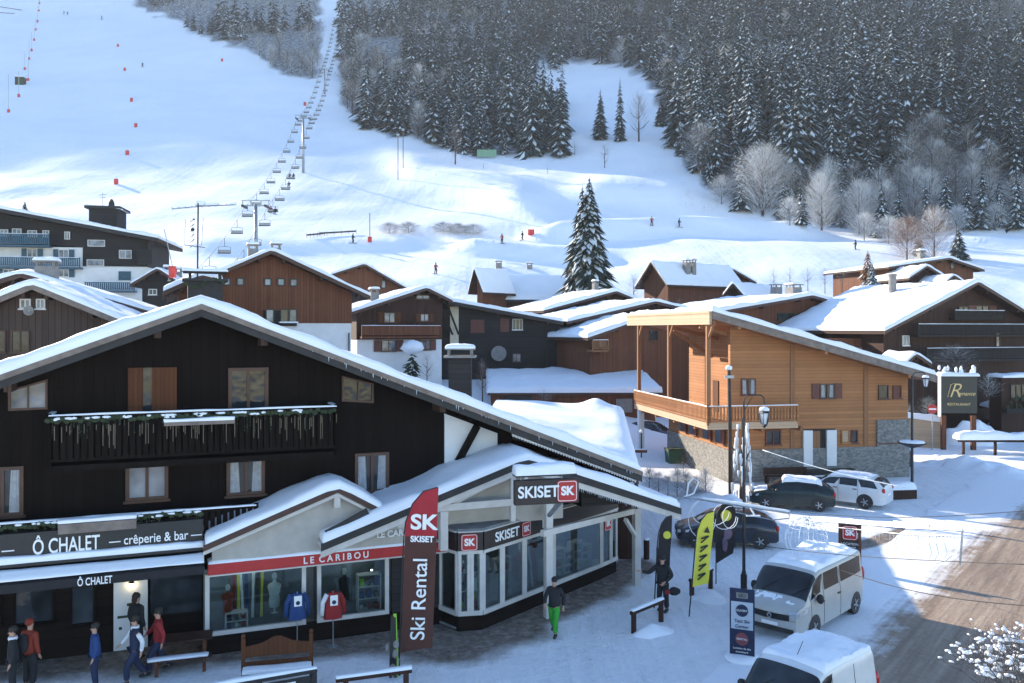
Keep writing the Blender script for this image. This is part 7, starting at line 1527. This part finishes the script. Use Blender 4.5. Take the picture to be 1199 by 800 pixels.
one_bare('flat bush below the green slope banner', 566, 198, 189, 20, 46, 160, .2, name='shrub', cat='shrub')
one_bare('big frosted broadleaf tree at the lower edge of the right wood', 893, 252, 165, 92, 47, 2600, .8, tw=.012, low=.0); one_bare('bright frosted tree standing forward in the sun at the foot of the right wood', 962, 270, 196, 54, 48, 1800, .92, tw=.012, low=.0)
one_bare('frosted bushy tree at the corner of the right wood above the hillside house', 1006, 275, 205, 56, 49, 1500, .85, tw=.012, low=0); one_bare('russet bare tree behind the pointed roofs on the right', 1062, 306, 250, 64, 50, 1500, .4, [M['twig_orange'], M['twig_frost']], tw=.014, low=0); one_bare('frosted tree with russet twigs beside the hillside house', 1094, 306, 238, 58, 51, 1500, .65, [M['twig_orange'], M['twig_frost']], tw=.014, low=0)
one_bare('grey bare tree overhanging the sledging meadow at the edge of the right wood', 822, 205, 140, 66, 52, 1500, .4, tw=.011, low=0)
one_spruce('dark green spruce touching the roof of the hillside house', 1122, 304, 268, 30, 53, snow=.45, tiers=18); one_spruce('frosted slim spruce in front of the russet bare trees', 1076, 300, 272, 18, 54, snow=.6); one_spruce('golden lit spruce on the meadow left of the narrow triangular gable', 1016, 332, 294, 24, 55, [M['twig_orange'], M['rime']], snow=.5, Yf=100); one_spruce('snow covered little spruce right in front of the golden lit spruce', 1021, 345, 308, 22, 56, snow=.95, Yf=96)  # golden light on the lit spruce is put into its crown colour
for i, (px, py, h_) in enumerate(((868, 246, 74), (918, 256, 60), (938, 262, 52), (1032, 279, 66), (1052, 276, 58), (1084, 272, 62), (1108, 268, 70), (1132, 268, 58), (1150, 267, 74), (1170, 267, 62), (1190, 267, 70), (985, 262, 58))): one_spruce('frosted spruce along the lower front edge of the right wood', px, py, py - h_, h_ * .42, 140 + i, snow=.9, tiers=18, per=13)['group'] = 'frosted spruces along the lower front edge of the right wood'
for i, (px, py, w_) in enumerate(((1012, 280, 40), (1040, 284, 44), (1120, 272, 40), (1165, 270, 44), (845, 238, 44), (925, 262, 40))): one_bare('low white frosted thicket tree at the foot of the right wood', px, py + 2, py - 34, w_, 160 + i, 900, .9, tw=.02, low=0)['group'] = 'white frosted thicket at the foot of the right wood'
one_spruce('grey spruce tip showing over the apartment block roof', 29, 258, 236, 16, 57, snow=.3, Yf=120)
GR = 'bare frosted bushes growing in rows on the slope'
for i, (px, py, w_, h, l) in enumerate(((456, 274, 26, 14, 'left bush of the pair right of the slope netting'), (478, 273, 24, 14, 'right bush of the pair right of the slope netting'), (519, 273, 26, 13, 'first bush from the left in the longer dark hedge row'), (536, 274, 26, 13, 'middle bush in the longer dark hedge row'), (554, 275, 26, 13, 'rightmost bush in the longer dark hedge row'))):
    one_bare(l, px, py, py - h, w_ * 1.5, 60 + i, 700, .15, name='bush', cat='bush', tw=.04, low=0)['group'] = GR
GR = 'frosted bare trees behind the three chimney chalet'
for i, (px, l) in enumerate(((906, 'leftmost'), (925, 'second from left'), (946, 'third from left'), (966, 'second from right'), (986, 'rightmost'))): one_bare(l + ' frosted bare tree of the row behind the three chimney chalet', px, 338, 311, 24, 70 + i, 260, .55, Yf=104)['group'] = GR
for i in range(10): px = 735 + i * 7.5; one_bare('low shrub in the dark tangle below the pointed gable chalet', px, 364 + (i % 3) * 3, 348 + (i % 2) * 4, 14, 80 + i, 120, .3, Yf=98, name='shrub', cat='shrub')['group'] = 'shrubs below the pointed gable chalet'
one_bare('bare tree at the left corner of the pointed gable chalet', 742, 362, 318, 26, 95, 300, .5, Yf=108)
one_bare('spreading bare tree before the big dark chalet at right, behind the restaurant sign', 1118, 452, 402, 74, 96, 900, .25, Yf=70)
one_bare('snowy bush below the pierced terrace fence, beside the garage opening', 637, 478, 452, 30, 97, 260, .75, Yf=72, name='bush', cat='bush'); one_bare('russet bush with snow at the left wall of the black boarded building', 565, 470, 418, 22, 98, 260, .25, [M['twig_orange'], M['twig_frost']], Yf=70, name='bush', cat='bush')
one_bare('brown garden bush beneath the carved balcony', 500, 450, 412, 28, 99, 320, .3, [M['twig_orange'], M['twig_frost']], Yf=78, name='bush', cat='bush')
b_ = thing('bush', 'dark rounded bush wearing a thick hat of snow below the carved balcony', 'bush', P(483, 438, 78)); spruce_geo(2.6, 1.1, 8, 12, 4, .1).build('leaves', [M['leaf'], M['rime']], b_); a = MB(); a.blob((0, 0, 2.45), (1.1, 1.0, .6), 4, 14, .3); a.build('snow_cap', M['snow_roof'], b_, smooth=True)
drift([P(410, 420, 84)[:2], P(470, 430, 84)[:2]], 2.2, 5.2 - 1, 21, 'snow heap in the garden of the balcony chalet')
GH = 'frosted hedge bushes left of the larch chalet'
for i in range(7): px = 760 + i * 11; x, y = G(px, 578 + i * 1.0)[:2]; one_bare(('leftmost', 'second', 'third', 'fourth', 'fifth', 'sixth', 'rightmost')[i] + ' bush of the frosted hedge left of the larch chalet', px, 578 + i, 545 + (i % 3) * 5, 30, 110 + i, 900, .7, Yf=y, name='bush', cat='bush', tw=.02, low=0)['group'] = GH
one_bare('dark bush by the green bin at the larch chalets back corner', 800, 562, 528, 30, 120, 300, .15, [M['leaf'], M['twig_orange']], Yf=54, name='bush', cat='bush')
for i, (px, py, l) in enumerate(((1052, 503, 'evergreen garden shrub left of the no entry sign'), (1078, 496, 'yellow green garden shrub touching the no entry sign'), (1150, 470, 'dark shrub behind the right post of the restaurant sign'))): one_bare(l, px + 8, py, py - 34, 30, 130 + i, 420, .35, [M['leaf'], M['rime']], Yf=68, name='shrub', cat='shrub', tw=.02)
# ice draped trunk
x, y = G(869, 590)[:2]; it = thing('ice_draped_tree', 'trunk draped in white frozen ice beside the utility pole', 'tree', (x, y, 0)); a = MB(); trunk_geo(4.6, .2, 2, 4, .3, a); a.build('trunk', M['bark'], it); a = MB(); rnd = random.Random(9)
for i in range(70): z = rnd.uniform(.2, 4.3); an = rnd.random() * 6.28; rr = .25 + .35 * (1 - z / 4.6); l = rnd.uniform(.3, 1.3); a.tube([(rr * math.cos(an), rr * math.sin(an), z), (rr * 1.05 * math.cos(an), rr * 1.05 * math.sin(an), z - l * .5), (rr * math.cos(an), rr * math.sin(an), max(.0, z - l))], [.07, .05, .01], 5)
a.build('ice_curtain', M['rime'], it, smooth=True)
# near branches at the lower right corner
nb_ = thing('near_bush', 'snow loaded bare bush reaching in at the bottom right corner', 'bush', P(1192, 838, 12.5)); rnd = random.Random(12); a = MB(); s = MB()
def twigs(p, d, l, r, dep):
    q = p + d * l; a.tube([p, p.lerp(q, .5) + Vector((rnd.uniform(-.03, .03), rnd.uniform(-.03, .03), 0)), q], [r, r * .8, r * .5], 5)
    if dep <= 2 and rnd.random() < .26: c = p.lerp(q, rnd.uniform(.3, 1)); g_ = 1 + .7 * dep; s.blob((c.x, c.y, c.z + r + .012), (rnd.uniform(.015, .045) * g_, rnd.uniform(.015, .04) * g_, rnd.uniform(.01, .02) * g_), rnd.randrange(99), 7, .4)
    if dep == 0: return
    for k in range(3): nd_ = (d + Vector((rnd.uniform(-.9, .9), rnd.uniform(-.9, .9), rnd.uniform(-.35, .6)))).normalized(); twigs(q if k else p.lerp(q, .6), nd_, l * rnd.uniform(.6, .85), r * .6, dep - 1)
for k in range(10): twigs(Vector((rnd.uniform(-.2, .5), rnd.uniform(-.3, .3), -.3)), Vector((rnd.uniform(-.55, .3), rnd.uniform(-.3, .3), 1)).normalized(), .62, .022, 4)
a.build('branches', M['twig'], nb_); s.build('snow_lumps', M['snow_roof'], nb_, smooth=True)

# ------------------------------------------------------------------ chair lift
def LX(Y): return -19.5 - .17 * Y
TW = [(150, 240), (262, 138), (394, 82), (565, 22)]
LW_ = ['nearest chairlift pylon rising behind the tall russet chalet', 'second chairlift pylon standing alone on the open piste', 'third chairlift pylon at the edge of the cleared corridor', 'topmost chairlift pylon high in the cleared corridor']
TZ = []
for (Y, py), lab in zip(TW, LW_):
    x = LX(Y); z = HC - (py - CY) / F * Y; z0 = terr(x, Y); TZ.append((Y, z)); t = thing('lift_pylon', lab, 'ski lift pylon', (x, Y, z0), group='chairlift pylons on the piste'); h = z - z0
    a = MB(); a.tube([(0, 0, -1), (0, 0, h)], [.45, .28], 10); a.build('mast', M['steel'], t, smooth=True); a = MB(); a.box(-2.3, 2.3, -.15, .15, h - .25, h).box(-2.5, 2.5, -.12, .12, h + .7, h + .85); 
    for s in (-2.3, -.9, .9, 2.3): a.box(s - .05, s + .05, -.1, .1, h, h + .7)
    a.build('crossarm', M['steel'], t); a = MB()
    for s in (-2, 2): a.box(s - .12, s + .12, -1.4, 1.4, h - .55, h - .3); [a.lathe([(.22, -.06), (.22, .06)], (s, k * .45, h - .3), 10, 'x') for k in range(-3, 4)]
    a.build('sheave_train', M['metal'], t)
TZ = [(95, terr(LX(95), 95) + 8)] + TZ + [(760, TZ[-1][1] + 95)]
def cable_z(Y):
    for (a_, za), (b_, zb) in zip(TZ, TZ[1:]):
        if Y <= b_: f = (Y - a_) / (b_ - a_); return lerp(za, zb, f) - .45 - (b_ - a_) * .022 * 4 * f * (1 - f)
    return TZ[-1][1]
for s, lab in ((-2, 'left haul rope of the chairlift'), (2, 'right haul rope of the chairlift')):
    a = MB(); a.tube([(LX(Y) + s, Y, cable_z(Y)) for Y in range(100, 700, 8)], .035, 4); tag(a.build('lift_rope', M['metal']), lab, 'lift cable', 'ropes of the chairlift')
def chair(full):
    t = thing('lift_chair', 'x', 'ski lift chair'); a = MB(); a.tube([(0, 0, 0), (0, .12, -.9), (0, 0, -1.5)], .045, 5).tube([(-1.1, 0, -2.7), (-1.1, 0, -1.6), (0, 0, -1.45), (1.1, 0, -1.6), (1.1, 0, -2.7)], .04, 5); a.build('hanger', M['metal'], t)
    a = MB(); a.box(-1.1, 1.1, -.45, .05, -2.75, -2.62); a.build('seat', M['c_black'], t); a = MB(); a.box(-1.1, 1.1, .03, .09, -2.6, -2.15); a.build('backrest', M['steel'], t)
    if full: a = MB(); a.box(-1.1, 1.1, -.5, -.42, -2.2, -2.14); a.build('safety_bar', M['metal'], t)
    return t
cp = chair(True); first = True; n = 0; riders = [186, 214, 160.0]
Y = 104.0
while Y < 640:
    for s in (-2, 2):
        yy_ = Y + (0 if s < 0 else 5); c = cp if first else copy_tree(cp); first = False; c.location = (LX(yy_) + s, yy_, cable_z(yy_)); c.scale = (.85,) * 3
        relabel(c, 'empty four seat chair on the %s rope of the chairlift' % ('left' if s < 0 else 'right'), 'chairs on the %s chairlift rope' % ('left' if s < 0 else 'right')); n += 1
    Y += 12.5
# skiers and riders
def tiny(label, x, y, z, cm, tm, rz=0, seated=False, s=1.0, ski=True, group=None):
    b = MB(); k = -.42 if seated else 0
    b.slot(0).tube([(0, 0, .85 + k), (0, .0, 1.15 + k), (0, -.05, 1.45 + k)], [.16, .2, .13], 8)
    for q in (-1, 1):
        b.slot(0).tube([(q * .2, 0, 1.38 + k), (q * .34, -.12, 1.1 + k), (q * .25, -.38, 1.0 + k)], [.08, .065, .05], 6)
        if seated: b.slot(1).tube([(q * .1, 0, .45), (q * .12, -.45, .45), (q * .12, -.5, 0)], [.11, .09, .07], 6)
        else: b.slot(1).tube([(q * .1, 0, .9), (q * .16, -.12, .48), (q * .18, .03, .06)], [.12, .09, .07], 6)
        if ski: b.slot(2).box(q * .18 - .05, q * .18 + .05, -.8, .7, -.0 if not seated else -.04, .03)
    b.slot(2).blob((0, -.07, 1.63 + k), (.12, .13, .14), 1, 8, .02); o = b.build('person', [cm, tm, M['c_black']], loc=(x, y, z)); o.rotation_euler = (0, 0, rz); o.scale = (s,) * 3; return tag(o, label, 'person', group)
rs = [(18, 'lone rider in black on the right chairlift rope above the third chair'), ]
for yy_, q, cm, lab in ((160.5 + 0, -.5, M['c_red'], 'left rider in red on the lowest occupied chair of the right rope'), (159, .5, M['c_black'], 'right rider in black on the lowest occupied chair of the right rope'), (189, .3, M['c_navy'], 'single rider on the chair just below the second pylon'), (199, -.45, M['c_black'], 'left of two dark riders on the chair just under the second pylon'), (199, .45, M['c_navy'], 'right of two dark riders on the chair just under the second pylon')):
    tiny(lab, LX(yy_) + 2 + q, yy_ - .1, cable_z(yy_) - 2.72, cm, M['c_black'], 0, True)
for i, (px, py, cm, l) in enumerate(((167, 78, M['c_black'], 'skier in black turning alone high on the left piste'), (413, 284, M['c_black'], 'skier in black below the slope netting'), (510, 320, M['c_orange'], 'skier in orange on the lower slope above the black boarded building'), (588, 286, M['c_orange'], 'skier in dull orange on the sunlit streak left of the lone spruce'), (612, 281, M['c_black'], 'skier in black beside the orange padded marker'), (763, 266, M['c_red'], 'skier in red crouching on the sunny track right of the lone spruce'), (795, 267, M['c_black'], 'walker in black on the sunny track'), (893, 253, M['c_black'], 'dark figure at the foot of the frosted broadleaf tree'), (1002, 292, M['c_black'], 'tiny dark figure far right on the sunny meadow'), (75, 16, M['c_black'], 'left figure of the pair at the top of the left piste'), (79, 17, M['c_navy'], 'right figure of the pair at the top of the left piste'), (119, 22, M['c_black'], 'figure beneath the shrubs at the upper edge of the piste'))):
    x, Y, z = on_terr(px, py + 1); tiny(l, x, Y, z, cm, M['c_black'], i * 1.3, s=1.15 if Y < 300 else 1.5)
GM = 'red padded markers along the piste'
def marker(px, py, pole=0, s=1.0, lab='', grp=GM, cm=None):
    x, Y, z = on_terr(px, py); t = thing('piste_marker', lab, 'piste marker', (x, Y, z), .3, grp); a = MB(); a.box(-.7 * s, .7 * s, -.3, .3, -.2, 1.9 * s); a.build('padding', cm or M['red_p'], t); a = MB(); a.tube([(0, 0, 0), (0, 0, (pole if pole else 2.6 * s))], .06 if pole < 4 else .12, 5); a.build('pole', M['steel'], t); return t
for (px, py), l in zip(((138, 55), (146, 83), (154, 119), (159, 149), (149, 182), (136, 216), (260, 72), (357, 124)), ('topmost', 'second from the top', 'third from the top', 'fourth from the top', 'fifth from the top', 'lowest')+('',) * 2):
    marker(px, py, 0, .8, (l + ' red marker in the curved line on the left piste') if l else ('red marker near the wood edge on the upper piste' if px == 260 else 'red marker beside the chairlift just above the second pylon'))
GL = 'snow making lances along the left edge of the piste'
for (px, py, hp), l in zip(((10, 132, 45), (22, 114, 30), (30, 95, 8), (33, 95, 28), (29, 82, 22), (34, 70, 24), (37, 60, 22), (40, 48, 18), (42, 36, 15), (44, 26, 18), (45.5, 14, 14), (46, 5, 16)), ('lowest', 'second', 'third', 'fourth', 'fifth', 'sixth', 'seventh', 'eighth', 'ninth', 'tenth', 'eleventh', 'topmost')):
    x, Y, z = on_terr(px, py); marker(px, py, hp / F * Y, .7 if Y > 300 else .5, l + ' padded snow lance counted upwards along the left piste edge', GL)
x, Y, z = on_terr(24, 99); t = thing('lift_hut', 'small olive hut beside the padded lances on the left piste edge', 'hut', (x, Y, z), .2); a = MB(); a.box(-2, 2, -1.5, 1.5, -1, 3.2); a.build('wall', M['leaf'], t); a = MB(); a.box(-2.2, 2.2, -1.7, 1.7, 3.2, 3.5); a.build('roof', M['snow_roof'], t)
GN = 'lengths of dark safety netting on the piste'
for (pa, ya, pb_, yb), l in zip(((359, 279, 380, 277), (374, 277, 417, 274), (0, 9, 26, 13), (0, 16, 17, 17)), ('left netting strip above the tall chalets right roof slope', 'right longer netting strip above the tall chalets right roof slope', 'upper dark rail at the top left corner', 'lower dark rail at the top left corner')):
    p, q = on_terr(pa, ya), on_terr(pb_, yb); a = MB(); p = Vector(p); q = Vector(q); o = p.lerp(q, .5); a.beam(p - o + Vector((0, 0, .6)), q - o + Vector((0, 0, .6)), .06, .35)
    for k in range(6): m = p.lerp(q, k / 5) - o; a.tube([m, m + Vector((0, 0, 1.0))], .04, 4)
    tag(a.build('safety_net', M['metal'], loc=o), l, 'netting', GN)
for px, pyb, pyt, l in ((466, 211, 158, 'left taller lamp mast by the edge of the middle wood'), (472, 196, 152, 'right lamp mast by the edge of the middle wood'), (433, 284, 250, 'thin pole with a red padded foot on the lower piste')):
    x, Y, z = on_terr(px, pyb); t = thing('slope_mast', l, 'mast', (x, Y, z)); h = (pyb - pyt) / F * Y; a = MB(); a.tube([(0, 0, -.5), (0, 0, h)], .12 if px > 440 else .08, 6); a.build('pole', M['bark'], t)
    a = MB(); a.box(-.4, .4, -.2, .2, (h - .3) if px > 440 else 0, (h + .3) if px > 440 else 1.1); a.build('lamp_head' if px > 440 else 'padding', M['steel'] if px > 440 else M['red_p'], t)
x, Y, z = on_terr(570, 186); t = thing('slope_banner', 'pale green banner panel at the foot of the middle wood', 'banner', (x, Y - 1, z)); a = MB(); a.box(-3.2, 3.2, -.1, .1, .3, 2.7); a.build('panel', plain('pale_green_panel', (.16, .3, .2), .7), t); a = MB(); [a.box(s * 2.8 - .08, s * 2.8 + .08, .11, .25, -.5, 2.7) for s in (-1, 1)]; a.build('post', M['steel'], t)
x, Y, z = on_terr(622, 276); t = thing('padded_marker', 'orange red padded board between two skiers left of the lone spruce', 'piste marker', (x, Y, z)); a = MB(); a.box(-.7, .7, -.2, .2, 0, 1.3); a.build('padding', M['red_p'], t)
a = MB(); rnd = random.Random(3)
# twiggy scrub dotting the snow above the meadow and the clearing
def scrub(poly_rows, n, seed):
    rnd = random.Random(seed); b = MB(); i = 0
    while i < n:
        px, py = rnd.uniform(*poly_rows[0]), rnd.uniform(*poly_rows[1]); x, Y, z = on_terr(px, py, 120); s = rnd.uniform(.5, 1.4); bare_geo(1.6 * s, .9 * s, 12, i + seed * 100, b, (x, Y, z - .1), .05, .2); i += 1
    return b
sb_ = MB()
for rows, n, sd in ((((795, 850), (205, 252)), 60, 1), (((690, 860), (180, 225)), 24, 2), (((60, 330), (2, 36)), 50, 3), (((640, 720), (80, 130)), 18, 4), (((430, 450), (165, 215)), 14, 5)):
    q = scrub(rows, n, sd); sb_.slot(0).add(q.v, q.f); sb_.m[-len(q.m):] = q.m
tag(sb_.build('scrub', [M['twig'], M['twig_frost']]), 'scattered twiggy scrub poking through the snow', 'scrub', kind='stuff')
